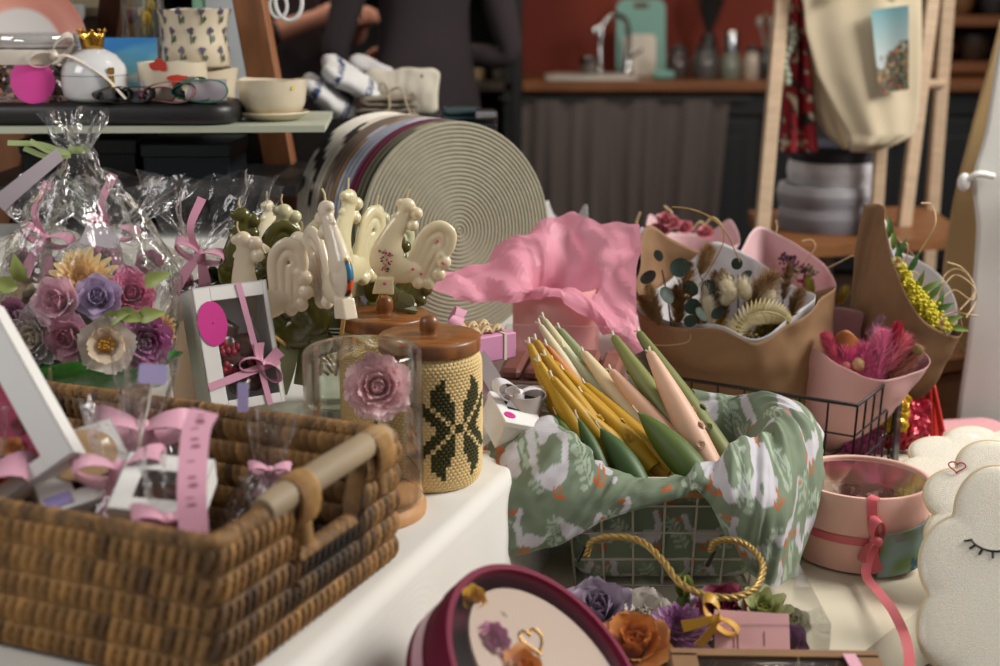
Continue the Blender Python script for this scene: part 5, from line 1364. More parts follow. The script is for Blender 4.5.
# ================= rooster candles on sticks in a jar =================
def arc_tube(mb, pts, r, n=26, nn=10): mb.tube(spline([(x, 0, z) for x, z in pts], n), r, nn, flat=1)
def rooster_mesh():
    m = MB(); k = .01
    def T2(pts, r0, r1, n=24, fy=.62):
        p = spline([(x*k, 0, z*k) for x, z in pts], n); rad = [(r0+(r1-r0)*math.sin(i/(n-1)*PI/2))*k for i in range(n)]; m.tube(p, [q*fy for q in rad], 22, flat=1/fy)
        m.ball(tuple(p[0]), (rad[0], rad[0]*fy, rad[0]), 0, None, 16, 10); m.ball(tuple(p[-1]), (rad[-1], rad[-1]*fy, rad[-1]), 0, None, 16, 10)
    m.prism([(-1.35*k, 0), (1.3*k, -.15*k), (1.25*k, 1.9*k), (-.8*k, 2.0*k)], .014, M=frame((0, 0, 0), x=(1, 0, 0), z=(0, -1, 0)))
    m.ball((.5*k, 0, 4.2*k), (2.15*k, .85*k, 2.5*k), 0, None, 28, 18); m.ball((2.3*k, 0, 2.7*k), (2.6*k, .72*k, 1.6*k), 0, None, 28, 16)
    m.ball((.3*k, 0, 4.2*k), (1.35*k, 1.0*k, 1.75*k), 0, None, 24, 16)
    T2([(.5, 5.2), (1.2, 7.0), (2.3, 8.8), (2.9, 10.0)], 1.75, .95)
    m.ball((3.0*k, 0, 10.5*k), (1.05*k, .8*k, 1.0*k), 0, None, 18, 12)
    for x, z, r in ((4.15, 9.6, .78), (3.65, 8.2, .75), (2.2, 10.9, .55)): m.ball((x*k, 0, z*k), r*k, 0, None, 16, 10)
    m.tube([(2.1*k, 0, 9.4*k), (1.4*k, 0, 9.35*k), (1.0*k, 0, 9.3*k)], [.5*k, .35*k, .08*k], 10)
    m.ball((1.25*k, 0, 8.35*k), (.55*k, .5*k, .65*k), 0, None, 14, 9)
    T2([(2.6, 1.7), (3.7, 4.4), (5.0, 7.1), (6.8, 8.1), (8.15, 7.2), (8.0, 5.6), (7.2, 4.4)], .62, .72, 40)
    T2([(3.6, 1.9), (4.6, 4.2), (5.7, 6.3), (6.9, 6.9), (7.2, 6.0), (6.8, 4.9)], .55, .55, 34)
    T2([(4.4, 1.7), (5.4, 3.8), (6.3, 5.4), (6.5, 5.0)], .6, .5, 24)
    T2([(5.2, 1.4), (6.0, 3.0), (6.6, 4.2)], .6, .5, 18)
    for x, z, r in ((7.35, 3.7, .9), (6.7, 2.2, .85), (5.5, 1.2, .85), (4.2, 1.2, .8), (7.0, 4.5, .7)): m.ball((x*k, 0, z*k), (r*k, r*k*.85, r*k), 0, None, 16, 10)
    me = mesh_of('rooster_raw', m, [WHITECARD], False); o = bpy.data.objects.new('rooster_raw', me); COL.objects.link(o)
    r = o.modifiers.new('r', 'REMESH'); r.mode = 'VOXEL'; r.voxel_size = .0011; s = o.modifiers.new('s', 'SMOOTH'); s.factor = .5; s.iterations = 7
    me2 = bpy.data.meshes.new_from_object(o.evaluated_get(bpy.context.evaluated_depsgraph_get())); bpy.data.objects.remove(o)
    for p in me2.polygons: p.use_smooth = True
    me2.name = 'rooster'; return me2
RM = rooster_mesh()
def wax_matte(c): return P('waxm_'+c[1:], c, .5, sss=.2, sssr=(.008, .006, .004), var=(25, .08))
def wax(c, s=.3): return P('wax_'+c[1:], c, .22, sss=s, coat=.35, sssr=(.008, .006, .004))
def rooster(label, px, py, Y, yaw, tilt, sc_, wx_, decal=None, flip=False, jarpt=None):
    """px,py: the middle of the rooster's head"""
    Rm = Matrix.Rotation(math.radians(yaw), 4, 'Z') @ Matrix.Rotation(math.radians(tilt), 4, 'Y') @ Matrix.Diagonal((sc_, sc_, sc_, 1))
    p = W(px, py, Y=Y)-(Rm @ Vector((.030, 0, .105))); M = Matrix.Translation(p) @ Rm
    t = thing('rooster_candle', label, 'candle', M=M.copy(), group=None)
    key = 'rooster_'+wx_; me = bpy.data.meshes.get(key)
    if me is None:
        me = RM.copy(); me.name = key; me.materials.clear(); me.materials.append(wax(wx_))
    part('wax_body', me, None, t)
    m = MB(); m.tube([(.030, 0, .113), (.031, 0, .121), (.034, .001, .126)], .0011, 6); part('wick', m, P('wick', '#cbb98c', .9), t)
    # skewer down into the jar
    Mi = M.inverted(); e = Mi @ Vector(jarpt) if jarpt else Vector((0, 0, -.11))
    m = MB(); m.tube([(0, 0, .01), e], .0022, 8); part('skewer', m, P('bamboo', '#c79f5c', .55), t)
    if decal:
        m = MB(); rr = random.Random(px)
        for i in range(34 if decal == 'flowers' else 40):
            if decal == 'flowers':
                a = rr.uniform(0, 6.28); q = math.sqrt(rr.random()); x, z = .003+.010*q*math.cos(a), .042+.0155*q*math.sin(a); y = -.0112+22*((x-.003)**2+.5*(z-.044)**2)
                m.ball((x, y, z), (.0011+.0004*(i % 3), .0008, .0011), 0, None, 6, 5, col=S(('#d0547c', '#3f4a2c', '#b5486a', '#2c2c24')[i % 4]))
            elif decal == 'dots':
                a = rr.uniform(0, 6.28); q = math.sqrt(rr.random()); x, z = .003+.011*q*math.cos(a), .042+.016*q*math.sin(a); y = -.0112+22*((x-.003)**2+.5*(z-.044)**2)
                m.ball((x, y, z), (.0012, .0008, .001), 0, None, 6, 5, col=S(('#2c2a30', '#6a5a74', '#413a4a')[i % 3]))
        if decal == 'flowers':
            for (x, z) in ((.066, .064), (.072, .037), (.046, .024), (.002, .013), (.036, .030)): m.ball((x, -.0078, z), (.0022, .0012, .0018), 0, None, 8, 6, col=S('#c8557c'))
        if decal == 'band':
            gp = []; cc = []
            for j in range(25):
                z = .022+.038*j/24; row = []
                for q in range(11):
                    y = -.0072+.0105*q/10; e = max(.02, 1-((z-.042)/.0252)**2-(y/.0087)**2); row.append((.005-.0217*math.sqrt(e)-.0006, y, z))
                    n = noise.noise((y*300, z*160, 2)); f = j/24+.25*n; cc.append(S('#23262e') if f < .16 else S('#d8572c') if f < .42 else S('#2b2c36') if f < .5 else S('#2f6f90') if f < .78 else S('#1f3a52') if f < .92 else S('#c9a24a'))
                gp.append(row)
            m.grid(gp, col=cc)
        part('printed_decor', m, P('decal_ink', '#ffffff', .35, attr=True), t)
    return t
JR = W(345, 400, Y=1.74); JP = (JR.x, 1.74, TZ+.03)
def jp(dx, dy=0): return (JR.x+dx, 1.74+dy, TZ+.05)
rooster('large cream rooster candle with a flowery wing at the right of the bunch', 407, 206, 1.64, 3, 0, 1.0, '#dccdaa', 'flowers', jarpt=jp(.02))
rooster('cream rooster candle with a dark speckled wing and its comb highest in the bunch', 349, 198, 1.68, 58, -6, 1.14, '#d2c9a2', 'dots', jarpt=jp(.01))
rooster('small pale green white rooster candle half hidden behind the two cream ones', 377, 212, 1.77, 40, 0, 1.0, '#c2c29e', jarpt=jp(.015))
rooster('white rooster candle seen nearly edge on with a blue and orange band in front', 326, 210, 1.585, 122, 5, 1.16, '#dfd2bc', 'band', jarpt=jp(-.01, -.01))
rooster('ivory rooster candle tilted left with a big ribbed tail in the front left', 243, 240, 1.59, -4, -26, 1.04, '#dccbb0', jarpt=jp(-.02, -.01))
rooster('pale ivory rooster candle whose round tail rises behind the front left rooster', 299, 240, 1.67, 176, -20, 1.1, '#dccfb8', jarpt=jp(-.015))
rooster('greenish ivory rooster candle with a wide arched tail at the back of the bunch', 284, 212, 1.73, 14, -14, 1.05, '#ccc6a0', jarpt=jp(0))
rooster('small ivory rooster candle with a bobbed wick at the very back left', 268, 207, 1.80, 62, -10, .95, '#d6ccae', jarpt=jp(-.01, .01))
rooster('dark olive green rooster candle with a wick at the upper left of the bunch', 242, 216, 1.69, 20, -14, 1.08, '#4e4a12', jarpt=jp(-.03))
rooster('dark olive green rooster candle whose curled tail hangs at the lower left', 268, 262, 1.645, 174, 16, 1.2, '#464410', jarpt=jp(-.03, -.01))
rooster('dark olive green rooster candle glimpsed behind the flowery cream one', 398, 240, 1.75, 20, 4, .95, '#4e4a12', jarpt=jp(.03))
t = thing('candle_jar', 'clear glass jar with wire clasp holding the rooster candles', 'jar', (JR.x, 1.74, TZ+.001)); r = .05
hj = W(345, 322, Y=1.74).z-TZ
m = MB(); m.lathe([(.001, .003), (r*.9, 0), (r, .008), (r, hj*.78), (r*.84, hj*.88), (r*.84, hj), (r*.80, hj), (r*.80, hj*.88), (r*.95, hj*.76), (r*.95, .01), (.001, .008)], 56); part('glass', m, FILM('greenish_glass', (.90, .93, .88), .03, .7, base=.07), t)
m = MB()
for z in (hj*.89, hj*.94, hj*.98): m.lathe([(r*.86+.0013*math.cos(a), z+.0013*math.sin(a)) for a in [2*PI*i/8 for i in range(9)]], 40)
part('wire_clasp', m, P('dark_wire', '#4a463c', .35, .9), t)
t = thing('satin_ribbon', 'olive green satin ribbon hanging over the front of the rooster candle jar', 'ribbon', (0, 0, 0))
OL = P('olive_satin', '#6d7048', .4, sheen=.4)
m = MB(); m.ribbon(spline([W(292, 318, Y=1.655), W(291, 338, Y=1.645), W(286, 362, Y=1.63), W(277, 392, Y=1.61)], 20), [.012+.014*math.sin(i/19*PI*.62) for i in range(20)], (1, .4, .1), .0007); part('tail', m, OL, t)
m = MB(); m.ribbon(spline([W(398, 300, Y=1.69), W(410, 304, Y=1.665), W(409, 314, Y=1.66), W(398, 310, Y=1.68), W(372, 316, Y=1.69), W(340, 320, Y=1.68), W(300, 318, Y=1.67)], 40), .02, (.1, .3, 1), .0007); part('loop', m, OL, t)
m = MB(); m.ribbon(spline([W(300, 318, Y=1.67), W(305, 345, Y=1.66), W(300, 385, Y=1.65)], 14), .017, (1, -.3, 0), .0007); part('tail', m, OL, t)
# ================= gift boxes beside the jars =================
t = thing('clear_lid_box', 'long brown gift box under a clear lid behind the candle basket', 'box', M=Matrix.Translation((.085, 1.80, TZ+.002)) @ Matrix.Rotation(-.12, 4, 'Z'))
m = MB(); m.box((0, 0, .018), (.17, .15, .034), .002); part('tray', m, P('brown_card', '#7d5c50', .7), t)
m = MB(); rr = random.Random(4)
for i in range(5): m.box((-.064+.032*i, .0, .042), (.027, .12, .016), .005, rz=rr.uniform(-.05, .05))
part('chocolate_bars', m, P('rosy_choc', '#8c564c', .5), t)
m = MB(); m.box((0, 0, .055), (.172, .152, .048), .002); part('clear_lid', m, CLEARBOX, t)
t = thing('pink_gift_box', 'small pink box topped with cream shell soaps and a pale ribbon', 'box', M=Matrix.Translation((W(478, 345, Y=1.64).x-.006, 1.69, TZ+.083)) @ Matrix.Rotation(.62, 4, 'Z'))
m = MB(); m.box((0, 0, .0165), (.085, .065, .033), .0015); part('carton', m, P('orchid_card', '#cf8fb4', .55), t)
m = MB(); m.ribbon([(.025, -.0332, .0), (.025, -.0335, .0335), (.025, .0335, .0338), (.025, .0332, 0)], .004, (1, 0, 0), .0008); part('ribbon', m, P('cream_satin', '#d8ccbe', .35), t)
for i in range(8):
    m = MB(); x, y = -.03+.017*(i % 4), -.018+.03*(i//4)
    G = [[(x+.010*(a-.5)*2*(1-.3*v), y+.008*math.cos(a*PI*2)*v+.012*(v-.5), .034+.008*math.sin(a*PI)+.003*math.sin(v*9)) for a in [q/8 for q in range(9)]] for v in [q/6 for q in range(7)]]
    m.grid(G); o = part('shell_soap', m, P('cream_soap', '#dcc9a0', .4, sss=.2), t); sd = o.modifiers.new('t', 'SOLIDIFY'); sd.thickness = .003
m = MB(); bow(m, Matrix.Translation((-.036, -.008, .048)) @ Matrix.Rotation(.9, 4, 'Z'), .036, .016, seed=5, tail_len=.8); part('ribbon_bow', m, P('pink_ribbon', '#dc9fb8', .35, sheen=.3), t)
q = W(522, 404, Y=1.575); t = thing('silver_tube', 'pearly paper tube with a dark round opening beside the crochet jar', 'tube', M=frame((q.x, 1.62, TZ+.002), x=(1, .15, 0), z=(.05, -.12, 1)))
m = MB(); m.lathe([(.001, .0), (.023, 0), (.023, .058), (.0215, .058), (.0215, .012), (.001, .012)], 40); part('wall', m, P('pearl_paper', '#b3aaa4', .45, metal=.08), t)
m = MB(); m.lathe([(.001, .045), (.0212, .045)], 32); part('opening_shade', m, P('dark_inside', '#150f10', .6), t)  # black disc standing in for the shade inside the open tube
t = thing('ribbon_band', 'wide grey satin ribbon with a mauve one hanging from the pink box', 'ribbon', (0, 0, 0))
m = MB(); m.ribbon(spline([W(474, 350, Y=1.66), W(487, 370, Y=1.645), W(500, 392, Y=1.63), W(511, 416, Y=1.625), W(516, 436, Y=1.62)], 20), .021, (1, .2, .3), .0008); part('grey_band', m, P('grey_satin', '#a69c9c', .35, sheen=.3), t)
m = MB(); m.ribbon(spline([W(482, 376, Y=1.645), W(490, 394, Y=1.63), W(499, 414, Y=1.62), W(503, 430, Y=1.615)], 16), .014, (1, .2, .3), .0008); part('mauve_band', m, P('mauve_satin', '#b08ca0', .35, sheen=.3), t)
t = thing('white_gift_box', 'white box with a shiny white ribbon bow and a magenta dot beside the star jar', 'box', M=Matrix.Translation((W(506, 430, Y=1.58).x, 1.60, TZ+.006)) @ Matrix.Rotation(.35, 4, 'Z') @ Matrix.Rotation(.28, 4, 'Y') @ Matrix.Rotation(.25, 4, 'X'))
m = MB(); m.box((0, 0, .018), (.052, .072, .034), .0015); m.box((0, 0, .036), (.054, .074, .008), .001); part('carton', m, WHITECARD, t)
m = MB(); m.box((0, .006, .0402), (.026, .018, .001)); part('window', m, P('dark_inside', '#150f10', .3), t)
m = MB(); m.lathe([(.001, .0412), (.007, .0412), (.007, .0403)], 24, M=Matrix.Translation((-.016, -.020, 0))); part('round_sticker', m, P('magenta_sticker', '#d12f8e', .45), t)
m = MB(); m.ribbon([(-.0275, .022, .0407), (.0275, .016, .0407)], .01, (0, 1, 0), .0008); bow(m, Matrix.Translation((0, .012, .052)) @ Matrix.Rotation(-.5, 4, 'X'), .034, .018, seed=8, tail_len=1.1); part('ribbon_bow', m, P('white_satin', '#e4e2e6', .25, sheen=.3), t)

# ================= pink tissue in a round box =================
PT = W(556, 345, Y=1.97)
t = thing('round_gift_box', 'pale pink round box bursting with crumpled pink tissue paper', 'box', (PT.x, 1.975, TZ+.002))
zt_ = W(556, 290, Y=1.95).z-TZ
m = MB(); R_ = .062; m.lathe([(.001, 0), (R_, 0), (R_*1.01, .004), (R_*1.03, zt_-.006), (R_*1.0, zt_), (R_*.97, zt_-.004), (R_*.96, .01), (.001, .008)], 64); part('body', m, P('pale_pink_card', '#d79c96', .6), t)
cols = [((555, 286, 1.925), (560, 290, 1.905), (562, 300, 1.90)), ((530, 287, 1.93), (508, 290, 1.91), (485, 302, 1.91)), ((516, 276, 1.955), (478, 284, 1.95), (436, 296, 1.93)), ((518, 264, 1.985), (490, 262, 1.99), (448, 280, 1.98)), ((530, 256, 2.01), (505, 250, 2.02), (478, 262, 2.03)), ((545, 252, 2.02), (528, 240, 2.03), (512, 247, 2.05)),
        ((560, 252, 2.03), (556, 232, 2.04), (566, 212, 2.05)), ((575, 254, 2.025), (585, 232, 2.03), (597, 224, 2.04)), ((592, 262, 2.0), (612, 242, 2.01), (632, 226, 2.02)), ((602, 272, 1.98), (622, 270, 1.97), (637, 258, 1.96)), ((600, 282, 1.95), (618, 300, 1.92), (640, 318, 1.90)), ((592, 286, 1.935), (608, 318, 1.885), (643, 352, 1.86)), ((578, 288, 1.93), (588, 303, 1.90), (606, 338, 1.885))]
def pts(k): return [W(*c[k][:2], Y=c[k][2]) for c in cols]
O = Vector((PT.x, 1.975, TZ+.002))
c0 = [O+Vector((.03*math.cos(a), .03*math.sin(a), zt_-.03)) for a in [-PI/2-2*PI*i/len(cols) for i in range(len(cols))]]
c00 = [O+Vector((.004*math.cos(a), .004*math.sin(a), zt_-.012)) for a in [-PI/2-2*PI*i/len(cols) for i in range(len(cols))]]
G = loft([c00, c0, pts(0), pts(1), pts(2)], 120, 38, True)
G = crease(G, .020, 8, 3, 5); G = crease(G, .013, 19, 8, 5)
for j in range(G.shape[0]):
    w_ = max(0, (j/G.shape[0]-.55)/.45)
    for i in range(G.shape[1]): G[j, i] += w_*.012*np.array((noise.noise((i*.21, j*.04, 1)), noise.noise((i*.21, j*.04, 5)), noise.noise((i*.26, j*.05, 9))))
m = MB(); m.grid([[tuple(p-np.array(O)) for p in r] for r in G], closeu=True, smooth=True)
part('tissue_paper', mesh_of('tissue_paper', m, P('pink_tissue', '#f4a9be', .5, transl=.42), sharp=11), None, t)

# ================= wire basket lined with goose cloth =================
def wire_basket(label, M, wb_, wt, db_, dt, h, sp, wr, rr_, mt, kinds=('wire_grid', 'rim')):
    """tapered wire basket; origin front... centre of the bottom"""
    t = thing('wire_basket', label, 'basket', M=M)
    m = MB()
    def P3(f, g, k):     # f along perimeter side param, g height 0..1, k side
        w_ = wb_+(wt-wb_)*g; d_ = db_+(dt-db_)*g
        return {0: (-w_/2+w_*f, -d_/2, h*g), 1: (w_/2, -d_/2+d_*f, h*g), 2: (w_/2-w_*f, d_/2, h*g), 3: (-w_/2, d_/2-d_*f, h*g)}[k]
    for k in range(4):
        n = max(2, round((wb_ if k % 2 == 0 else db_)/sp))
        for i in range(n+1): m.tube([P3(i/n, 0, k), P3(i/n, 1, k)], wr, 6)
        nr = max(2, round(h/sp))
        for j in range(nr): m.tube([P3(0, j/nr, k), P3(1, j/nr, k)], wr, 6)
    n = round(wb_/sp)
    for i in range(1, n): x = -wb_/2+wb_*i/n; m.tube([(x, -db_/2, 0), (x, db_/2, 0)], wr, 6)
    part('wire_grid', m, mt, t)
    m = MB(); m.tube([P3(0, 1, k) for k in range(4)], rr_, 8, closed=True); part('rim', m, mt, t)
    return t
GB = Vector((W(662, 588, z=LZ).x, 1.535+.10, LZ+.003))
gb = wire_basket('white wire basket lined with a green goose print cloth', Matrix.Translation(GB), .205, .232, .20, .215, .136, .034, .0015, .0026, P('cream_wire', '#c9bfae', .4))
m = MB(); m.box((.035, -.109, .124), (.06, .006, .022), .002); part('wooden_label', m, P('light_wood', '#bd8c5c', .5), gb)
cc_ = [((562, 402, 1.74), (548, 404, 1.745), (538, 414, 1.74)), ((546, 412, 1.67), (512, 424, 1.65), (488, 440, 1.60)), ((558, 420, 1.585), (515, 446, 1.54), (477, 490, 1.50)), ((582, 445, 1.525), (534, 490, 1.475), (481, 551, 1.46)), ((603, 470, 1.512), (584, 500, 1.48), (548, 549, 1.465)), ((640, 479, 1.508), (628, 493, 1.485), (606, 520, 1.475)), ((684, 474, 1.508), (678, 486, 1.49), (672, 500, 1.482)), ((716, 458, 1.525), (706, 478, 1.49), (700, 492, 1.482)), ((742, 442, 1.545), (738, 495, 1.465), (728, 540, 1.465)), ((766, 432, 1.58), (770, 500, 1.455), (756, 578, 1.45)), ((778, 418, 1.62), (797, 480, 1.51), (784, 586, 1.47)), ((774, 406, 1.68), (806, 442, 1.60), (801, 560, 1.53)), ((758, 394, 1.735), (808, 414, 1.67), (826, 462, 1.62)), ((722, 396, 1.755), (770, 396, 1.76), (800, 420, 1.75)), ((650, 398, 1.765), (650, 396, 1.78), (652, 404, 1.79))]
nc = len(cc_)
def inner(f, g):     # point of the lining: f around from back-left, g height
    hw = (.205+(.027)*g)/2-.006; hd = (.20+.015*g)/2-.006
    p = [(-hw, hd), (-hw, -hd), (hw, -hd), (hw, hd)]; sidx = f*4
    k = int(sidx) % 4; q = sidx-int(sidx); a, b = p[k], p[(k+1) % 4]
    return GB+Vector((a[0]+(b[0]-a[0])*q, a[1]+(b[1]-a[1])*q, .003+.136*g))
# share of the perimeter for each column
fr = [.02, .14, .22, .27, .31, .37, .43, .47, .51, .56, .61, .67, .74, .82, .91]
low = [inner(f, .02)+Vector((0, 0, .004)) for f in fr]; mid_ = [inner(f, .55) for f in fr]; upi = [inner(f, .93) for f in fr]
cen = [GB+Vector((.02*math.cos(-2*PI*f), .02*math.sin(-2*PI*f), .008)) for f in fr]
NU, NV = 460, 150
rowsC = [cen, low, mid_, upi]+[[W(*c[k][:2], Y=c[k][2]) for c in cc_] for k in range(3)]
G = loft(rowsC, NU, NV, True)
N_ = gnormals(G)
for j in range(NV):
    v = j/(NV-1)
    for i in range(NU):
        p = G[j, i]; w_ = max(0, min(1, (v-.5)/.12))
        a = .010*w_*noise.noise((i*.055+1.3, v*2.2, 3.1))+.005*w_*noise.noise((i*.12, v*5, 7))+.0016*noise.noise((p[0]*60, p[1]*60, p[2]*60))
        if v > .98: a += .001
        G[j, i] = p+N_[j, i]*a*(1.0 if v > .5 else .15)
du = np.linalg.norm(np.diff(np.concatenate([G, G[:, :1]], axis=1), axis=1), axis=2); dv = np.linalg.norm(np.diff(G, axis=0), axis=2)
U = np.concatenate([[0], np.cumsum(du[110])[:-1]]); V = np.concatenate([np.zeros((1, NU)), np.cumsum(dv, axis=0)])
UU = G[:, :, 0]+.12*G[:, :, 1]+.9; V = (-G[:, :, 2]*1.0+G[:, :, 1]*.42)+.1; UU = UU+.004*np.sin(V*40)
def seg_d(x, y, ax, ay, bx, by):
    dx, dy = bx-ax, by-ay; t_ = np.clip(((x-ax)*dx+(y-ay)*dy)/(dx*dx+dy*dy), 0, 1); return np.hypot(x-ax-t_*dx, y-ay-t_*dy)
rg = np.random.RandomState(3)
base_c = np.array(S('#7b8972')); col = np.tile(base_c, (NV, NU, 1))
wv = np.array([[noise.noise((i*.06, j*.07, 4)) for i in range(NU)] for j in range(NV)]); col *= (1+.10*wv)[:, :, None]
def paint(mask, c): col[mask] = np.array(S(c))
TW, TH = .060, .056
for a in range(int(UU.min()/TW)-1, int(UU.max()/TW)+2):
    for b in range(int(V.min()/TH)-1, int(V.max()/TH)+2):
        cx, cy = (a+.5)*TW+(b % 2)*TW*.5, (b+.5)*TH
        an = rg.uniform(-.5, .5)+PI/2*0; fl_ = 1 if (a+b) % 2 else -1
        x0, y0 = UU-cx, V-cy
        x = (x0*math.cos(an)+y0*math.sin(an))*fl_/.027; y = -(-x0*math.sin(an)+y0*math.cos(an))/.027
        m_ = (np.abs(x) < 1.6) & (np.abs(y) < 1.6)
        if not m_.any(): continue
        body = ((x+.15)/.62)**2+((y+.25)/.30)**2 < 1
        tailm = seg_d(x, y, -.6, -.2, -.95, .02) < .12
        neck = seg_d(x, y, .3, -.15, .52, .25) < .15; neck |= seg_d(x, y, .52, .25, .50, .62) < .115; head = (x-.56)**2/.9+(y-.70)**2 < .028
        beak = seg_d(x, y, .72, .68, .90, .62) < .075
        feet = (seg_d(x, y, -.2, -.5, -.15, -.78) < .045) | (seg_d(x, y, .05, -.5, .1, -.78) < .045) | (seg_d(x, y, -.15, -.78, 0, -.80) < .06) | (seg_d(x, y, .1, -.78, .25, -.80) < .06)
        paint(m_ & (body | tailm | neck | head), '#c9c6cc'); paint(m_ & beak, '#c8643a'); paint(m_ & feet, '#c06a3c')
        # sprig beside
        x0, y0 = UU-cx-TW*.5, V-cy; an = rg.uniform(-.9, .9)
        x = (x0*math.cos(an)+y0*math.sin(an))/.022; y = (-x0*math.sin(an)+y0*math.cos(an))/.022; m_ = (np.abs(x) < .7) & (np.abs(y) < 1.2)
        sp = seg_d(x, y, 0, -.9, .08, .9) < .035
        for q in range(6):
            yy = -.7+.28*q
            for sg in (-1, 1): sp |= (((x-sg*.22)*.85+sg*(y-yy-.12)*-.5)/.21)**2+(((x-sg*.22)*.5*sg+(y-yy-.12)*.85)/.085)**2 < 1
        paint(m_ & sp, '#a9b8a4')
m = MB(); m.grid([[tuple(p) for p in r] for r in G], closeu=True, col=[tuple(c) for c in col.reshape(-1, 3)])
cl = solo('printed_cloth', m, P('goose_muslin', '#ffffff', .85, attr=True, wave=(260, .25, ('X', 'Z')), bump=None, transl=.12), 'green muslin cloth printed with white geese and sprigs draped over the wire basket', 'cloth')
# candles in the basket
WICK = P('wick', '#cbb98c', .9)
def taper(label, tip, base, Yt, Yb_, rpx, colr, flowers=False, nm='taper_candle', grp=None):
    Yb_ = max(Yb_, 1.585)
    a = W(*tip, Y=Yt); b = W(*base, Y=Yb_); d = (b-a).normalized()
    e = b+d*max(0, min(.05, ((b.z-(LZ+.03))/max(.1, -d.z)), ((b.y-1.572)/max(.05, -d.y))))
    L_ = (e-a).length; r = rpx*mpp(1.65)
    t = thing(nm, label, 'candle', M=frame(e, z=-d, x=(1, 0, 0)), group=grp)
    n = 22; m = MB(); m.tube([(0, 0, L_*i/n) for i in range(n+1)], [r*(1 if i/n < .35 else 1-.62*((i/n-.35)/.65)**1.5) for i in range(n+1)], 16); m.ball((0, 0, L_), (r*.38, r*.38, r*.5), 0, None, 12, 7)
    part('wax_body', m, wax_matte(colr), t)
    m = MB(); m.tube([(0, 0, L_), (.0005, 0, L_+.008), (.003, .001, L_+.014)], [.0021, .0018, .0014], 6); m.tube([(0.0005, 0, L_+.006), (-.003, .002, L_+.012)], .0013, 5); part('wick', m, P('white_wick', '#d8cdb6', .9), t)
    if flowers:
        for q in range(5):
            a_ = .6+q*.9; z = L_*(.28+.13*q); rz = r*(1 if z/L_ < .35 else 1-.62*((z/L_-.35)/.65)**1.5)
            m = MB(); flower(m, frame((rz*.96*math.cos(a_-2.2), rz*.96*math.sin(a_-2.2), z), z=(math.cos(a_-2.2), math.sin(a_-2.2), 0)), .006, 'open', seed=q); part('wax_flower', m, wax_matte(colr), t)
YL = '#b58a0c'; g_ = 'yellow beeswax tapers'
for i, (tp, bs, Yt, Yb_) in enumerate((((531, 348), (572, 440), 1.66, 1.60), ((538, 344), (592, 436), 1.69, 1.62), ((541, 366), (588, 452), 1.62, 1.57), ((548, 360), (612, 452), 1.65, 1.58), ((556, 365), (628, 455), 1.68, 1.6), ((555, 381), (618, 462), 1.61, 1.56), ((566, 374), (640, 455), 1.66, 1.585), ((577, 364), (655, 440), 1.71, 1.62), ((588, 387), (655, 452), 1.655, 1.59), ((579, 408), (640, 466), 1.60, 1.555), ((585, 396), (650, 460), 1.625, 1.57))):
    taper('mustard yellow beeswax taper candle among the yellow ones at the left of the candle basket', tp, bs, Yt, Yb_, 10.5, YL, i % 3 == 0, grp=g_)
taper('ivory taper candle with the highest tip at the back left of the basket', (546, 322), (600, 402), 1.74, 1.68, 8.5, '#c9c09a')
taper('cream white taper candle left of the highest ivory one', (542, 328), (590, 402), 1.725, 1.67, 8.5, '#d3c7a6')
taper('sage green taper candle right of the ivory ones', (562, 332), (628, 415), 1.74, 1.67, 9.5, '#8f9a72')
taper('pale mint taper candle between the sage green and the orange ones', (566, 350), (618, 415), 1.71, 1.65, 8, '#aab092')
taper('salmon orange taper candle among the ivory and yellow ones', (549, 349), (596, 412), 1.70, 1.65, 8.5, '#c9814c')
taper('thick cream taper candle in the middle of the basket', (586, 356), (655, 445), 1.70, 1.61, 12.5, '#d3c19a')
taper('plain peach taper candle lying in front of the olive green ones', (614, 374), (694, 468), 1.66, 1.56, 12, '#cfa488')
taper('peach taper candle with raised flowers at the right of the basket', (652, 357), (708, 466), 1.66, 1.56, 14.5, '#d2a88e', True)
taper('olive green candle tapering to a point left of the flowered peach one', (616, 340), (688, 446), 1.72, 1.61, 12.5, '#7b7e44', True)
taper('olive green candle standing behind the flowered peach one', (641, 336), (712, 440), 1.745, 1.64, 12.5, '#71763e', True)
# rolled green leaf candles
def leaf_candle(label, tip, base, Yt, Yb_, wpx, c1, c2):
    a = W(*tip, Y=Yt); b = W(*base, Y=Yb_); d = (b-a).normalized(); e = b+d*.03; L_ = (e-a).length; w_ = wpx*mpp(1.6)
    t = thing('leaf_candle', label, 'candle', M=frame(e, z=-d, x=(1, .2, 0)))
    for k in range(2):
        m = MB(); G = []
        for j in range(15):
            v = j/14; r = w_*.5*(.75 if k else 1)*math.sin(PI*(.22+.78*v))**.8+.0004; row = []
            for i in range(13):
                a_ = -2.6+ (5.0*i/12)+k*1.4; row.append((r*math.cos(a_-1.57)*(1+.12*i/12), r*math.sin(a_-1.57)*(1+.1*i/12), L_*v*(1 if k == 0 else .93)))
            G.append(row)
        m.grid(G); o = part('wax_leaf', m, wax_matte(c1 if k == 0 else c2), t); sd = o.modifiers.new('t', 'SOLIDIFY'); sd.thickness = .0022
    m = MB(); m.tube([(0, 0, L_*.9), (0, 0, L_+.007), (.001, 0, L_+.011)], .001, 5); part('wick', m, P('white_wick', '#d8cdb6', .9), t)
leaf_candle('big folded leaf candle in green and olive at the front of the basket', (638, 412), (690, 468), 1.60, 1.545, 30, '#4f6326', '#8b8a34')
leaf_candle('dark green leaf candle in the middle front of the basket', (600, 428), (628, 468), 1.575, 1.54, 24, '#3c5a2c', '#57743a')
leaf_candle('narrow dark green leaf candle left of the middle leaf candle', (578, 418), (598, 462), 1.58, 1.545, 16, '#3f5c30', '#57743a')
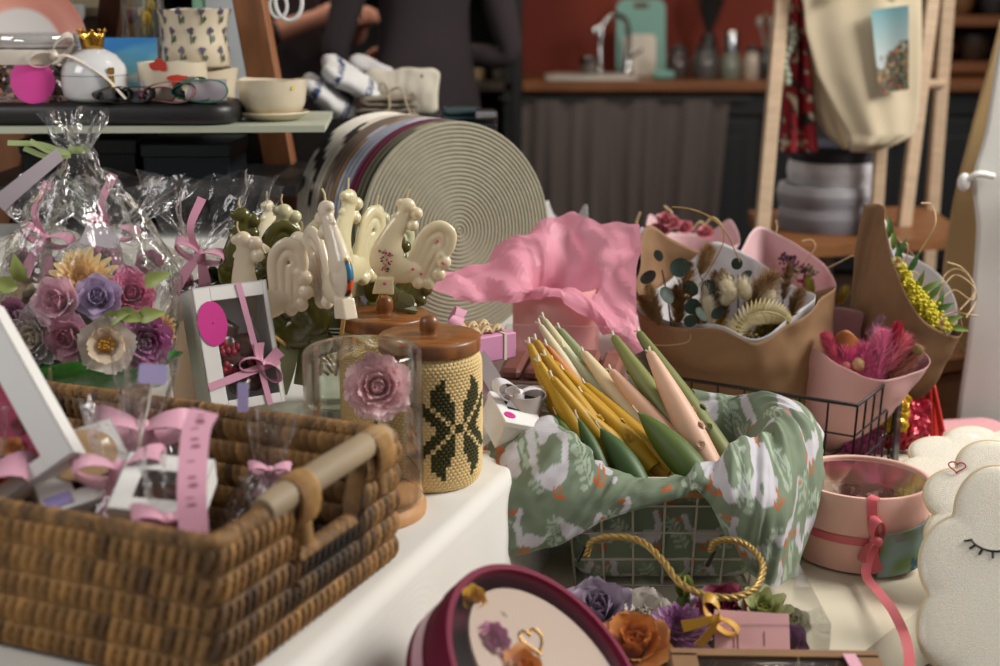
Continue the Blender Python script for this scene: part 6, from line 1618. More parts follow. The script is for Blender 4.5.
leaf_candle('short green bud candle at the left front corner of the basket', (556, 414), (572, 448), 1.60, 1.565, 14, '#5b7038', '#6f8040')

# ================= black wire basket with bouquets =================
C_ = W(838, 402, z=.73); R2 = W(932, 365, z=.73); L2 = W(600, 366, z=.73)
xd = (Vector(C_)-Vector(L2)); bw_ = xd.length; yd = Vector(R2)-Vector(C_); bd_ = yd.length; cen_ = (Vector(L2)+Vector(R2))/2
BBM = frame((cen_.x, cen_.y, LZ+.004), x=xd, z=(0, 0, 1))
bb = wire_basket('black wire basket holding the paper wrapped bouquets', BBM, bw_*.96, bw_, bd_*.96, bd_, .73-LZ-.004, .04, .0016, .0028, P('black_wire', '#2b2929', .35, .6))
m = MB(); m.box((bw_/2+.004, bd_*.20, .07), (.004, .028, .19), .001); part('side_plate', m, P('dark_steel', '#3f4044', .35, .7), bb)

KRAFT = P('kraft_paper', '#8a6848', .75, var=(30, .1), transl=.08); PINKP = P('pink_wrap_paper', '#e2b4b2', .6, transl=.2); PALEP = P('pale_pink_wrap', '#e3bfc2', .6, transl=.25); TISS = P('white_tissue', '#d9d5d6', .7, transl=.3)
def wrap(t, nm, M, L_, R_, rimf, mt, r0=.02, turns=1.12, nt=110, nl=26, wob=.004, seed=0, shape=.9):
    m = MB(); G = []
    for j in range(nl):
        v = j/(nl-1); row = []
        for i in range(nt):
            a = 2*PI*turns*i/(nt-1)-PI*.6; h, rf = rimf(a)
            z = v*L_*h; r = r0+(R_*rf-r0)*(v**shape)+.0035*i/nt
            r += wob*v*noise.noise((math.cos(a)*2+seed, math.sin(a)*2, v*2.5))+wob*.5*noise.noise((math.cos(a)*6, math.sin(a)*6+seed, v*4))
            row.append((r*math.cos(a), r*math.sin(a), z))
        G.append(row)
    m.grid(G); o = part(nm, m, mt, t); sd = o.modifiers.new('t', 'SOLIDIFY'); sd.thickness = .0009; return o
def pxwrap(t, nm, O, base, rim, mt, bulge=1.12, rb=9, th=.0009, seed=0, cr_=.003):
    """paper folded from a small foot up to the rim points"""
    n = len(rim); b = W(*base[:2], Y=base[2]); R = [W(x, y, Y=Y) for x, y, Y in rim]; c = sum(R, Vector())/n; ax = (c-b).normalized()
    foot = []; mid_ = []; up_ = []
    for p in R:
        d = (p-b); d = d-ax*d.dot(ax); d.normalize(); foot.append(b+d*rb*mpp(base[2])); q = foot[-1].lerp(p, .42); mid_.append(q+d*(p-b).length*(bulge-1)); q = foot[-1].lerp(p, .75); up_.append(q+d*(p-b).length*(bulge-1)*.6)
    G = loft([foot, mid_, up_, R], 140, 34, True); G = crease(G, cr_, 9, seed, 4); G = crumple(G, cr_*.5, 30, seed)
    m = MB(); m.grid([[tuple(Vector(p)-O) for p in r] for r in G], closeu=True); o = part(nm, m, mt, t); sd = o.modifiers.new('t', 'SOLIDIFY'); sd.thickness = th; return o
def bump_(a, c, w): 
    d = (a-c+PI) % (2*PI)-PI; return math.exp(-(d/w)**2)
def bframe(bpx, opx): 
    b = W(*bpx[:2], Y=bpx[2]); o = W(*opx[:2], Y=opx[2]); return b, o, frame(b, z=o-b, x=(1, 0, 0)), (o-b).length
def plume(mb, a, d, ln, w, n, rr, c0, c1, hw=.0006, droop=.3, mat=0):
    """feathery grass head: fine hairs along a stem"""
    a = Vector(a); d = Vector(d).normalized()
    for i in range(n):
        f = rr.random(); p = a+d*ln*f; o = Vector((rr.gauss(0, 1), rr.gauss(0, 1), rr.gauss(0, 1))); o = (o-d*o.dot(d)).normalized()
        ww = w*(math.sin(PI*min(1, f*.85+.15))**.7)*rr.uniform(.6, 1.1)
        mb.hair(p, p+o*ww+d*ww*rr.uniform(.6, 1.5), hw, mat, None, mixc(S(c0), S(c1), rr.random()), bend=ww*droop)
def bunny(mb, a, d, ln, w, rr, c0, c1, n=260):
    a = Vector(a); d = Vector(d).normalized(); M = frame(a+d*ln/2, z=d); mb.ball((0, 0, 0), (w*.8, w*.8, ln*.5), 0, M, 12, 9, col=S(c0))
    for i in range(n):
        u = rr.uniform(-1, 1); th = rr.uniform(0, 6.28); q = math.sqrt(1-u*u); nrm_ = Vector((q*math.cos(th), q*math.sin(th), u)); p = Vector((nrm_.x*w*.8, nrm_.y*w*.8, nrm_.z*ln*.5))
        mb.hair(M @ p, M @ (p+nrm_*w*.45+Vector((0, 0, w*.5))), .0005, 0, None, mixc(S(c0), S(c1), rr.random()))
HAIRM = P('dried_fibre', '#ffffff', .8, attr=True, transl=.4)
LEAFM = P('dried_leaf', '#ffffff', .55, attr=True, transl=.1)
def bouq(name, label, b): return thing(name, label, 'bouquet', (b.x, b.y, b.z))
def rel(o, px, py, Y): return W(px, py, Y=Y)-o

YS = .10
# --- B1 large kraft bouquet with eucalyptus
b, o, M, L_ = bframe((775, 455, 2.04), (738, 315, 1.93))
t = bouq('dried_bouquet', 'large kraft wrapped bouquet of eucalyptus bunny tails and a bleached fern', b); Ml = Matrix.Translation(-b) @ M
pxwrap(t, 'kraft_wrap', b, (768, 452, 2.02), [(634, 306, 1.90), (668, 326, 1.85), (718, 330, 1.81), (756, 344, 1.80), (795, 322, 1.83), (834, 288, 1.92), (808, 292, 2.0), (770, 280, 2.05), (735, 268, 2.07), (700, 252, 2.05), (670, 238, 2.03), (649, 226, 2.0), (640, 262, 1.95)], KRAFT, seed=1, cr_=.007)
pxwrap(t, 'tissue_wrap', b, (764, 440, 2.0), [(622, 292, 1.91), (665, 320, 1.865), (720, 326, 1.83), (756, 339, 1.82), (790, 318, 1.85), (815, 297, 1.92), (795, 286, 1.97), (762, 264, 2.02), (738, 250, 2.03), (713, 242, 2.03), (690, 262, 2.03), (658, 288, 1.99), (636, 288, 1.95)], TISS, 1.06, seed=2)
p = rel(b, 645, 234, 2.02); m = MB(); m.box((0, 0, 0), (.022, .018, .0008), 0, 0, frame(p+Vector((0, -.006, 0)), x=(1, .1, -.5), z=(0, -1, .3))); part('tape', m, P('tape', '#cfc4cc', .4), t)
rr = random.Random(21)
stem0 = Vector((0, 0, .0))
m = MB()
for (x, y, Y, d, r) in ((655, 275, 1.86, (-.9, -.2, .2), 13), (672, 270, 1.85, (.8, -.3, .3), 15), (668, 290, 1.845, (-.3, -.5, -.5), 14), (685, 285, 1.85, (.9, -.3, -.2), 13), (690, 300, 1.84, (.3, -.6, -.5), 13), (703, 290, 1.85, (.8, -.2, .4), 12), (700, 310, 1.835, (-.2, -.6, -.7), 12), (712, 313, 1.835, (.8, -.4, -.2), 11), (695, 318, 1.835, (-.7, -.5, -.5), 10), (735, 268, 1.88, (.2, -.5, .9), 9), (742, 276, 1.88, (.8, -.3, .2), 9), (733, 279, 1.88, (-.7, -.4, .1), 9), (660, 260, 1.87, (-.4, -.2, .8), 9)):
    p = rel(b, x, y, Y); rm = r*mpp(1.85)*.72; n = Vector((rr.uniform(-.8, .8), -.55, rr.uniform(-.2, 1.1))).normalized(); dd = Vector(d)
    G = [[tuple(frame(p, z=n, x=dd) @ Vector((rm*(.0+1.0*v*math.cos(a)+.8), rm*v*math.sin(a)*.95, .18*rm*v*v-.1*rm*abs(math.sin(a))*v))) for a in [2*PI*i/20 for i in range(21)]] for v in [q/5 for q in range(6)]]
    m.grid(G, col=mixc(S('#15261f'), S('#2a4034'), rr.random()))
part('eucalyptus_leaves', m, LEAFM, t)
m = MB()
for (pts_) in (((672, 335), (668, 300), (662, 270)), ((700, 340), (694, 310), (688, 285)), ((738, 330), (738, 300), (738, 275))):
    m = MB(); m.tube([rel(b, *q, 1.86) for q in pts_], .0013, 5, col=S('#5a4a30')); part('eucalyptus_stem', m, LEAFM, t)
for i, (x, y, x2, y2, w_, c0, c1, nm) in enumerate(((660, 325, 648, 285, 16, '#a98a58', '#d4b888', 'wheat_ear'), (675, 330, 690, 262, 22, '#8c6a3c', '#b98f55', 'grass_plume'), (690, 335, 705, 300, 13, '#8a6a2e', '#b08a3c', 'grass_plume'), (640, 300, 622, 283, 10, '#cdb88c', '#e0d0ac', 'wheat_ear'), (745, 315, 775, 272, 26, '#9a7850', '#c7a680', 'grass_plume'), (712, 340, 724, 318, 12, '#b08a1e', '#d4b03c', 'grass_plume'), (755, 340, 772, 318, 18, '#6c5c22', '#a08a30', 'grass_plume'), (700, 275, 710, 245, 15, '#a5845a', '#cfae80', 'grass_plume'), (783, 300, 790, 262, 10, '#7d5f42', '#a98a66', 'grass_plume'), (655, 322, 640, 296, 12, '#8c6c42', '#bf9c68', 'grass_plume'), (705, 330, 716, 270, 16, '#7a5a38', '#a88458', 'grass_plume'), (725, 325, 722, 268, 14, '#8f7048', '#c4a070', 'grass_plume'), (765, 325, 760, 280, 20, '#a08058', '#cfb088', 'grass_plume'), (790, 318, 802, 288, 14, '#8a6a4a', '#b89870', 'grass_plume'), (680, 322, 676, 285, 14, '#6c4f2c', '#a07c48', 'grass_plume'), (740, 342, 738, 318, 14, '#5c4a1c', '#8c742c', 'grass_plume'), (770, 338, 778, 320, 14, '#4a3c1a', '#7c6a2c', 'grass_plume'))):
    a_ = rel(b, x, y, 1.86); e_ = rel(b, x2, y2, 1.855); m = MB(); m.tube([a_*.4+Vector((0, .0, 0)), a_, e_], .0009, 5, col=S(c0)); plume(m, a_, e_-a_, (e_-a_).length, w_*mpp(1.86)*.8, 800, rr, c0, c1, .0009); part(nm, m, HAIRM, t)
for (x, y, x2, y2, w_) in ((712, 325, 705, 285, 9), (735, 300, 722, 280, 11), (748, 300, 742, 280, 9), (722, 305, 735, 285, 10), (728, 335, 733, 320, 8), (760, 305, 775, 290, 9)):
    a_ = rel(b, x, y, 1.85); e_ = rel(b, x2, y2, 1.85); m = MB(); bunny(m, a_, e_-a_, (e_-a_).length, w_*mpp(1.85), rr, '#d9cdb0', '#efe6d2'); part('bunny_tail', m, HAIRM, t)
# bleached fern arch
m = MB(); FP = spline([rel(b, 730, 345, 1.84), rel(b, 742, 322, 1.83), rel(b, 760, 312, 1.83), rel(b, 778, 314, 1.84), rel(b, 790, 322, 1.85)], 26)
m.tube([tuple(q) for q in FP], .0012, 5, col=S('#d5c48c'))
for i in range(2, 25):
    a_ = Vector(FP[i]); d = (Vector(FP[min(25, i+1)])-Vector(FP[i-1])).normalized()
    for sg in (-1, 1):
        s2_ = Vector((0, -1, 0)).cross(d)*sg; leaf(m, a_, s2_+d*.35+Vector((0, -.1, 0)), (0, -1, 0), .021*math.sin(PI*(i/26*.8+.15)), .0055, 0, .2, mixc(S('#cdbb84'), S('#e3d6ac'), rr.random()))
part('fern_frond', m, LEAFM, t)
m = MB()
for i in range(160):
    p = rel(b, 752+rr.gauss(0, 15), 345+rr.gauss(0, 9), 1.84+rr.uniform(-.01, .03)); m.ball(p, .0022, 0, None, 5, 4, col=mixc(S('#5a4c1c'), S('#9a8630'), rr.random()))
o2 = part('dark_seed_heads', m, LEAFM, t); o2['kind'] = 'stuff'
m = MB(); m.tube(spline([rel(b, 690, 300, 1.86), rel(b, 714, 262, 1.85), rel(b, 724, 238, 1.85), rel(b, 716, 220, 1.85), rel(b, 690, 209, 1.85), rel(b, 672, 207, 1.85)], 30), .0009, 5, col=S('#b9975c')); part('curled_grass_blade', m, HAIRM, t); m = MB(); m.tube(spline([rel(b, 652, 345, 1.84), rel(b, 672, 345, 1.83), rel(b, 690, 340, 1.83), rel(b, 688, 322, 1.84)], 16), .0009, 5, col=S('#cdb27c')); part('curled_grass_blade', m, HAIRM, t); m = MB(); m.tube(spline([rel(b, 740, 262, 1.87), rel(b, 724, 230, 1.86), rel(b, 700, 212, 1.86), rel(b, 676, 207, 1.86)], 20), .0009, 5, col=S('#b9975c')); part('curled_grass_blade', m, HAIRM, t)

YS = .12
# --- B2 pink wrapped bouquet with pink plumes
b, o, M, L_ = bframe((845, 452, 1.95), (862, 352, 1.87))
t = bouq('dried_bouquet', 'pink wrapped bouquet of bright pink feathery plumes and an orange brown leaf', b); Ml = Matrix.Translation(-b) @ M
pxwrap(t, 'pink_wrap', b, (830, 448, 1.93), [(787, 350, 1.88), (812, 346, 1.85), (842, 366, 1.81), (868, 378, 1.80), (898, 378, 1.81), (929, 361, 1.86), (905, 337, 1.93), (880, 324, 1.95), (858, 311, 1.95), (825, 309, 1.95), (803, 328, 1.92)], PINKP, 1.1, seed=5, cr_=.005)
rr = random.Random(31)
for (x, y, x2, y2, w_, c0, c1) in ((850, 390, 843, 345, 16, '#e8589a', '#f7a8cc'), (862, 385, 868, 345, 18, '#ea62a2', '#f8b4d2'), (875, 385, 885, 330, 20, '#ee74aa', '#fac0d8'), (885, 372, 905, 335, 18, '#ea7898', '#f4b4b4'), (870, 395, 872, 365, 18, '#ee70b0', '#fab8d8'), (890, 380, 918, 345, 15, '#c98478', '#e0a898'), (836, 362, 824, 332, 10, '#d85a7c', '#e88aa0'), (896, 352, 898, 322, 9, '#c22c50', '#e0506c'), (855, 375, 850, 350, 14, '#e64c92', '#f690c0')):
    a_ = rel(b, x, y, 1.83); e_ = rel(b, x2, y2, 1.84); m = MB(); m.tube([a_*.3, a_, e_], .001, 5, col=S(c0)); plume(m, a_, e_-a_, (e_-a_).length, w_*mpp(1.83)*1.0, 1100, rr, c0, c1, .0011); part('feather_plume', m, HAIRM, t)
m = MB(); G = []
for j in range(13):
    v = j/12; G.append([tuple(rel(b, 829+32*u, 362-32*v*(1-.45*(2*u-1)**2)*1.0+6*(1-v), 1.845+.012*math.sin(u*PI)*-1)) for u in [q/12 for q in range(13)]])
m.grid(G, col=S('#a8643a')); o2 = part('dried_leaf', m, P('amber_leaf', '#b06a3a', .5, transl=.3, var=(40, .3)), t); sd = o2.modifiers.new('t', 'SOLIDIFY'); sd.thickness = .0008
for (x, y, r, c) in ((858, 364, 7, '#cfae80'), (846, 366, 5, '#d07a7c'), (918, 350, 6, '#8c7440')):
    m = MB(); p = rel(b, x, y, 1.825); m.ball(p, r*mpp(1.83), 0, None, 14, 9, col=S(c))
    for q in range(90):
        d = Vector((rr.gauss(0, 1), rr.gauss(0, 1), rr.gauss(0, 1))).normalized(); m.hair(p+d*r*mpp(1.83)*.9, p+d*r*mpp(1.83)*1.25, .0008, 0, None, S('#e0c69c'))
    part('seed_head', m, HAIRM, t)
for (x, y, x2, y2) in ((905, 352, 915, 338), (880, 398, 895, 372), (900, 385, 920, 352)):
    a_ = rel(b, x, y, 1.835); e_ = rel(b, x2, y2, 1.835); m = MB(); plume(m, a_, e_-a_, (e_-a_).length, .008, 160, rr, '#5c3c20', '#8a6a34', .0009); part('brown_sprig', m, HAIRM, t)
for (x, y, x2, y2) in ((865, 335, 885, 315), (900, 375, 925, 358)):
    a_ = rel(b, x, y, 1.86); e_ = rel(b, x2, y2, 1.87); m = MB(); plume(m, a_, e_-a_, (e_-a_).length, .010, 320, rr, '#8a6470', '#b892a0', .0006); part('mauve_plume', m, HAIRM, t)

YS = .08
# --- B3 kraft bouquet with yellow flowers
b, o, M, L_ = bframe((885, 430, 2.06), (916, 300, 2.00))
t = bouq('dried_bouquet', 'kraft cone bouquet with yellow flowers and curly raffia at the right', b); Ml = Matrix.Translation(-b) @ M
pxwrap(t, 'kraft_wrap', b, (878, 425, 2.02), [(865, 206, 2.05), (882, 206, 2.03), (886, 232, 1.97), (896, 266, 1.93), (908, 297, 1.92), (927, 323, 1.92), (961, 337, 1.95), (957, 305, 2.0), (940, 280, 2.04), (920, 262, 2.07), (900, 240, 2.09), (880, 220, 2.09)], KRAFT, 1.08, seed=8, cr_=.005)
pxwrap(t, 'tissue_wrap', b, (885, 405, 2.02), [(884, 216, 2.04), (888, 234, 1.98), (897, 264, 1.95), (909, 293, 1.94), (927, 318, 1.94), (956, 326, 1.96), (955, 298, 2.0), (938, 274, 2.03), (915, 258, 2.06), (897, 248, 2.07)], TISS, 1.03, seed=9)
rr = random.Random(41)
for (x, y, r) in ((905, 284, 9), (911, 294, 10), (917, 302, 11), (923, 311, 11), (931, 319, 10), (938, 325, 8), (914, 286, 9), (922, 298, 9), (907, 276, 7), (900, 268, 7), (928, 307, 9), (935, 314, 7), (945, 327, 7)):
    m = MB(); p0 = rel(b, x, y, 1.94)
    for q in range(90): m.ball(p0+Vector((rr.gauss(0, .36), rr.gauss(0, .3), rr.gauss(0, .36)))*r*mpp(1.95), .0026, 0, None, 5, 4, col=mixc(S('#c9b91c'), S('#e8dc4a'), rr.random()))
    part('yellow_flower', m, P('yellow_bloom', '#ffffff', .6, attr=True), t)
for (x, y, d) in ((899, 265, (-.2, -.3, .9)), (893, 250, (-.1, -.2, 1)), (908, 272, (.3, -.3, .8)), (932, 312, (.7, -.3, .4)), (940, 322, (.8, -.3, .3)), (926, 300, (.6, -.3, .8)), (920, 292, (.9, -.2, .6)), (935, 312, (.3, -.2, 1)), (895, 258, (.3, -.2, .7)), (889, 238, (-.1, -.2, 1)), (946, 326, (.8, -.3, -.1)), (915, 290, (.2, -.4, .8))):
    m = MB(); leaf(m, rel(b, x, y, 1.945), d, (0, -1, .3), .034, .010, 0, .3, mixc(S('#3c6a34'), S('#7c8f3a'), rr.random())); part('leaf', m, LEAFM, t)
for (x, y) in ((897, 262), (941, 324)):
    m = MB(); p0 = rel(b, x, y, 1.935); flower(m, frame(p0, z=(0, -.8, .5)), .009, 'mum', col=S('#d9c68c'), ccol=S('#c9a85c'), seed=x); part('pale_flower', m, soap('#pale1'), t)
RAF = P('raffia', '#c7ab82', .8)
m = MB()
for pts_ in (((910, 275), (918, 255), (935, 225), (932, 205), (921, 203)), ((895, 275), (905, 262), (908, 245), (900, 242)), ((940, 300), (955, 290), (972, 300), (974, 285), (962, 268), (947, 262)), ((938, 310), (942, 290), (955, 275), (972, 285), (976, 300), (966, 318)), ((935, 305), (945, 275), (962, 270), (975, 290), (960, 310)), ((940, 316), (955, 312), (966, 314), (978, 316)), ((905, 275), (915, 272), (925, 282), (930, 292))):
    m.tube(spline([rel(b, x, y, 1.96+.02*math.sin(x)) for x, y in pts_], 30), .0011, 5); part('raffia_curl', m, RAF, t); m = MB()


YS = .06
# --- B4 pale pink bouquet behind, B5 far one
b, o, M, L_ = bframe((800, 400, 2.22), (785, 278, 2.16))
t = bouq('dried_bouquet', 'pale pink wrapped bouquet between the large kraft one and the ladder rack', b); Ml = Matrix.Translation(-b) @ M
pxwrap(t, 'pale_wrap', b, (800, 400, 2.22), [(733, 276, 2.10), (770, 290, 2.06), (810, 300, 2.05), (836, 290, 2.08), (828, 268, 2.14), (805, 250, 2.18), (780, 236, 2.2), (758, 227, 2.2), (744, 246, 2.16)], PALEP, 1.05, seed=12)
rr = random.Random(51)
for (x, y, c) in ((790, 262, '#5a2a3a'), (800, 268, '#6a3446'), (810, 272, '#8a7a5c'), (795, 272, '#b8a680'), (806, 282, '#a5405c'), (785, 258, '#4c2434')):
    m = MB(); p0 = rel(b, x, y, 2.11)
    for q in range(30): m.ball(p0+Vector((rr.gauss(0, .5), rr.gauss(0, .4), rr.gauss(0, .5)))*.011, .0024, 0, None, 5, 4, col=S(c))
    part('small_flower', m, P('dry_bloom', '#ffffff', .7, attr=True), t)
m = MB(); bunny(m, rel(b, 812, 298, 2.1), rel(b, 808, 275, 2.1)-rel(b, 812, 298, 2.1), .035, .008, rr, '#a5a038', '#c9c060'); part('bunny_tail', m, HAIRM, t); m = MB(); bunny(m, rel(b, 836, 304, 2.1), rel(b, 843, 294, 2.1)-rel(b, 836, 304, 2.1), .03, .009, rr, '#b5a040', '#d0bc60'); part('bunny_tail', m, HAIRM, t)
m = MB()
for pts_ in (((805, 262), (815, 248), (812, 240), (802, 241)), ((828, 268), (840, 262), (852, 256), (860, 257)), ((775, 235), (777, 228), (776, 220))):
    m = MB(); m.tube(spline([rel(b, x, y, 2.12) for x, y in pts_], 20), .0012, 5); part('raffia_curl', m, RAF, t)
YS = 0.0
for (pA, pB, ctr, lab, cx2, seed) in (((690, 330, 2.55), (690, 245, 2.52), 0, 'blurred pink and white bouquet farthest back behind the kraft one', 690, 60), ((565, 300, 2.5), (556, 225, 2.48), 0, 'white wrapped bouquet peeking out behind the sage mat and the tissue', 553, 61)):
    b, o, M, L_ = bframe(pA, pB); t = bouq('dried_bouquet', lab, b); Ml = Matrix.Translation(-b) @ M
    wrap(t, 'pale_wrap', Ml, L_, .085 if seed == 60 else .04, lambda a: (1+.25*bump_(a, 2.6, .4)+.2*bump_(a, .5, .4)-.1*bump_(a, -1.5, .6), 1), PALEP if seed == 60 else TISS, seed=seed)
    rr = random.Random(seed)
    if seed == 60:
        for i, (x, y) in enumerate(((660, 232), (672, 226), (684, 230), (665, 222), (705, 235))):
            m = MB(); flower(m, frame(rel(b, x, y, 2.46), z=(0, -.6, .8)), .017, 'rose', col=S('#d78a94'), ccol=S('#b8606c'), seed=i); part('rose', m, soap('#far01'), t)
        m = MB()
        for pts_ in (((638, 240), (636, 225), (640, 212)), ((672, 228), (672, 214), (664, 206)), ((700, 232), (712, 218), (722, 226)), ((690, 232), (700, 222), (706, 228))): m = MB(); m.tube(spline([rel(b, x, y, 2.48) for x, y in pts_], 14), .0022, 5); part('raffia_curl', m, RAF, t)

# things in the front corner of the black basket and red tassels
t = thing('red_tassel', 'bright red cord tassel hanging behind the side plate of the black basket', 'tassel', W(930, 372, Y=2.10))
m = MB(); rr = random.Random(6)
for i in range(26):
    a = rr.uniform(0, 6.28); q = rr.uniform(.004, .026); m.tube(spline([(0, 0, .0), (.004+q*.4*math.cos(a), q*.4*math.sin(a), -.03), (.012+q*math.cos(a), q*math.sin(a), -.09-rr.uniform(0, .02))], 10), .003, 6)
part('cords', m, P('red_cord', '#c8281c', .6), t)
m = MB(); m.ball((0, 0, .004), (.011, .011, .014)); m.lathe([(.009, -.01), (.011, -.006), (.009, -.002)], 16); part('knot', m, P('red_cord', '#c8281c', .6), t)
for (x, y, Y, c, lab, s_) in ((888, 412, 2.02, '#c9a21e', 'yellow crinkled foil packet inside the black basket corner', .03), (905, 425, 2.04, '#a01830', 'dark red foil packet low behind the side plate of the black basket', .034), (862, 432, 2.02, '#8c3468', 'magenta crinkled packet low in the black basket', .03)):
    m = MB(); G = loft([[(-1, -.2, -1), (0, -.3, -1.1), (1, -.2, -1), (0, .2, -1)], [(-1, -.4, -.3), (0, -.7, -.3), (1, -.4, -.3), (0, .4, -.3)], [(-1.1, -.3, .5), (0, -.5, .6), (1, -.3, .5), (0, .3, .6)], [(-.9, 0, 1.2), (0, -.1, 1.3), (.9, 0, 1.2), (0, .1, 1.2)]], 40, 24, True)
    G = crumple(G, .25, 2.2, x*.1, True); m.grid([[tuple(p*s_) for p in r] for r in G], closeu=True, smooth=False); q = W(x, y, Y=Y); solo('foil_packet', m, P('foil_'+c[1:], c, .3, .3), lab, 'packet', (q.x, Y, q.z))

# ================= pink hat box =================
HB = Vector((.452, 1.642, LZ+.006)); R_ = .0845; PB = P('hat_box_pink', '#e8b6a8', .55); 
t = thing('hat_box', 'salmon pink round hat box with a clear window lid and coral ribbon', 'box', HB)
m = MB(); m.lathe([(.001, 0), (R_*.965, 0), (R_*.97, .002), (R_*.97, .062), (R_*.955, .062), (R_*.95, .004), (.001, .004)], 80); part('body', m, PB, t)
m = MB(); m.lathe([(R_*.975, .048), (R_*1.0, .048), (R_*1.005, .052), (R_*1.0, .094), (R_*.99, .0965), (R_*.94, .0968), (R_*.925, .0955), (R_*.92, .092), (R_*.965, .088), (R_*.975, .048)], 80); ld = part('lid', m, PB, t)
m = MB(); m.lathe([(.0005, .0935), (R_*.935, .0935)], 64); part('window', m, CLEARBOX, ld)
m = MB()
for i in range(5):
    a = i*1.25+.5; flower(m, frame((.045*math.cos(a), .045*math.sin(a), .045), z=(0, 0, 1)), .026, 'rose', seed=i+3)
m.ball((0, 0, .04), (.07, .07, .02)); part('dusky_petals', m, P('dusky_rose', '#8c5a5c', .6), t)
m = MB(); m.lathe([(R_*.98, .036), (R_*.985, .036), (R_*.985, .046), (R_*.98, .046)], 80); 
a = -PI/2-.12; m.ribbon(spline([(R_*.93*math.cos(a+.12-.05), R_*.93*math.sin(a-.05), .0985), (R_*1.012*math.cos(a), R_*1.012*math.sin(a), .095), (R_*1.02*math.cos(a+.02), R_*1.02*math.sin(a+.02), .07), (R_*1.01*math.cos(a+.08), R_*1.01*math.sin(a+.08), .043)], 20), .012, (1, 0, 0), .0008)
a = -PI/2-.04; bw0 = (R_*1.04*math.cos(a), R_*1.04*math.sin(a), .046); bow(m, Matrix.Translation(bw0) @ Matrix.Rotation(-1.35, 4, 'Y'), .030, .017, seed=4, tails=False)
tp0 = Vector(bw0); m.ribbon(spline([tp0, W(866, 573, Y=1.53)-HB, W(879, 592, Y=1.475)-HB, W(893, 611, Y=1.42)-HB, W(904, 634, Y=1.36)-HB, W(909, 654, Y=1.31)-HB, W(909, 672, Y=1.28)-HB], 40), .011, (1, .3, .3), .0008); m.ribbon(spline([tp0, tp0+Vector((-.004, -.006, -.014)), tp0+Vector((.002, -.010, -.036))], 10), .013, (1, .2, .3), .0008)
part('ribbon', m, P('coral_satin', '#d4616a', .35, sheen=.3), t)
a = -PI/2+.36; m = MB(); gp = []; cc = []
for j in range(25):
    row = []
    for i in range(33):
        u = i/32; v = j/24; th = a-.36+u*.88; r = R_*1.012+.003+.006*math.sin(u*3); row.append((r*math.cos(th), r*math.sin(th), -.002+.055*v+.014*u)); n = noise.noise((u*3, v*2.4, 2)); n2 = noise.noise((u*9, v*8, 5))
        c = mixc(S('#8fa6a6'), S('#77905c'), max(0, min(1, .4+n*1.4)))
        if v > .75 and n2 > .05: c = S('#8b8a86')
        if v < .3 and u > .5 and n2 > -.1: c = S('#3f6076')
        cc.append(c)
    gp.append(row)
m.grid(gp, col=cc); o2 = part('picture_tag', m, P('print_col', '#ffffff', .6, attr=True), t); sd = o2.modifiers.new('t', 'SOLIDIFY'); sd.thickness = .0008

# ================= maroon round box =================
nb = Vector((.62, -.322, .715)).normalized(); cb_ = W(553, 678, Y=1.10); Rb = .116
MM = frame(cb_, z=nb, x=(1, 0, -1))
t = thing('hat_box', 'maroon round box with a clear lid and a gold heart tilted at the bottom edge', 'box', M=MM)
MAR = P('maroon_card', '#700c32', .65, spec=.25)
m = MB(); m.lathe([(.001, -.062), (Rb*.97, -.062), (Rb*.97, -.02), (Rb*1.0, -.02), (Rb*1.0, -.002), (Rb*.995, 0), (Rb*.945, 0), (Rb*.935, -.006), (Rb*.935, -.058), (.001, -.058)], 96); part('body', m, MAR, t)
m = MB(); m.lathe([(Rb*.975, -.052), (Rb*.98, -.052), (Rb*.98, -.037), (Rb*.975, -.037)], 96, a0=0, a1=2*PI); part('ribbon_band', m, P('pink_ribbon', '#dc9fb8', .35, sheen=.3), t)
m = MB(); m.lathe([(.0005, -.004), (Rb*.94, -.004)], 80); part('window', m, WFILM, t)
m = MB(); m.lathe([(.001, -.016), (Rb*.80, -.016), (Rb*.80, -.013), (.001, -.013)], 72, M=Matrix.Translation((.004, .020, 0)) @ Matrix.Diagonal((1, .86, 1, 1))); part('inner_card', m, P('cream_card', '#b8a190', .6), t)
m = MB(); HT = [(16*math.sin(a)**3, 13*math.cos(a)-5*math.cos(2*a)-2*math.cos(3*a)-math.cos(4*a)) for a in [2*PI*i/60 for i in range(60)]]
Minv = MM.inverted(); _d = (W(533, 640, Y=1.0)-Vector((0, 0, EYE))); _k = ((cb_-nb*.0115)-Vector((0, 0, EYE))).dot(nb)/_d.dot(nb); hp = Minv @ (Vector((0, 0, EYE))+_d*_k); m.tube([(x*.0009, y*.0009, 0) for x, y in HT], .0009, 6, closed=True, M=Matrix.Translation((hp.x, hp.y, -.0115)) @ Matrix.Rotation(.9, 4, 'Z')); part('gold_heart', m, GOLD, t)
Minv = MM.inverted()
for (px, py, rp_, kd, c, c2, nm) in ((495, 640, 15, 'peony', '#d79ab8', '#c07a9c', 'pink_flower'), (522, 668, 20, 'rose', '#e0a05c', '#d08040', 'orange_rose'), (477, 596, 12, 'rose', '#e0b02c', '#d09a1c', 'yellow_flower'), (504, 615, 8, 'succ', '#3c5a34', '#2c4424', 'green_leaf_cluster'), (590, 685, 15, 'succ', '#7c8f3c', '#5c6f2c', 'green_leaf_cluster')):
    d_ = (W(px, py, Y=1.1)-Vector((0, 0, EYE))).normalized(); oo = Vector((0, 0, EYE)); k_ = ((cb_-nb*.012)-oo).dot(nb)/d_.dot(nb); p = Minv @ (oo+d_*k_)
    m = MB(); flower(m, Matrix.Translation((p.x, p.y, -.020)) @ Matrix.Rotation(.3, 4, 'X'), rp_*.0011, kd, seed=px, col=S(c), ccol=S(c2)); part(nm, m, soap('#m%d0' % px), t)
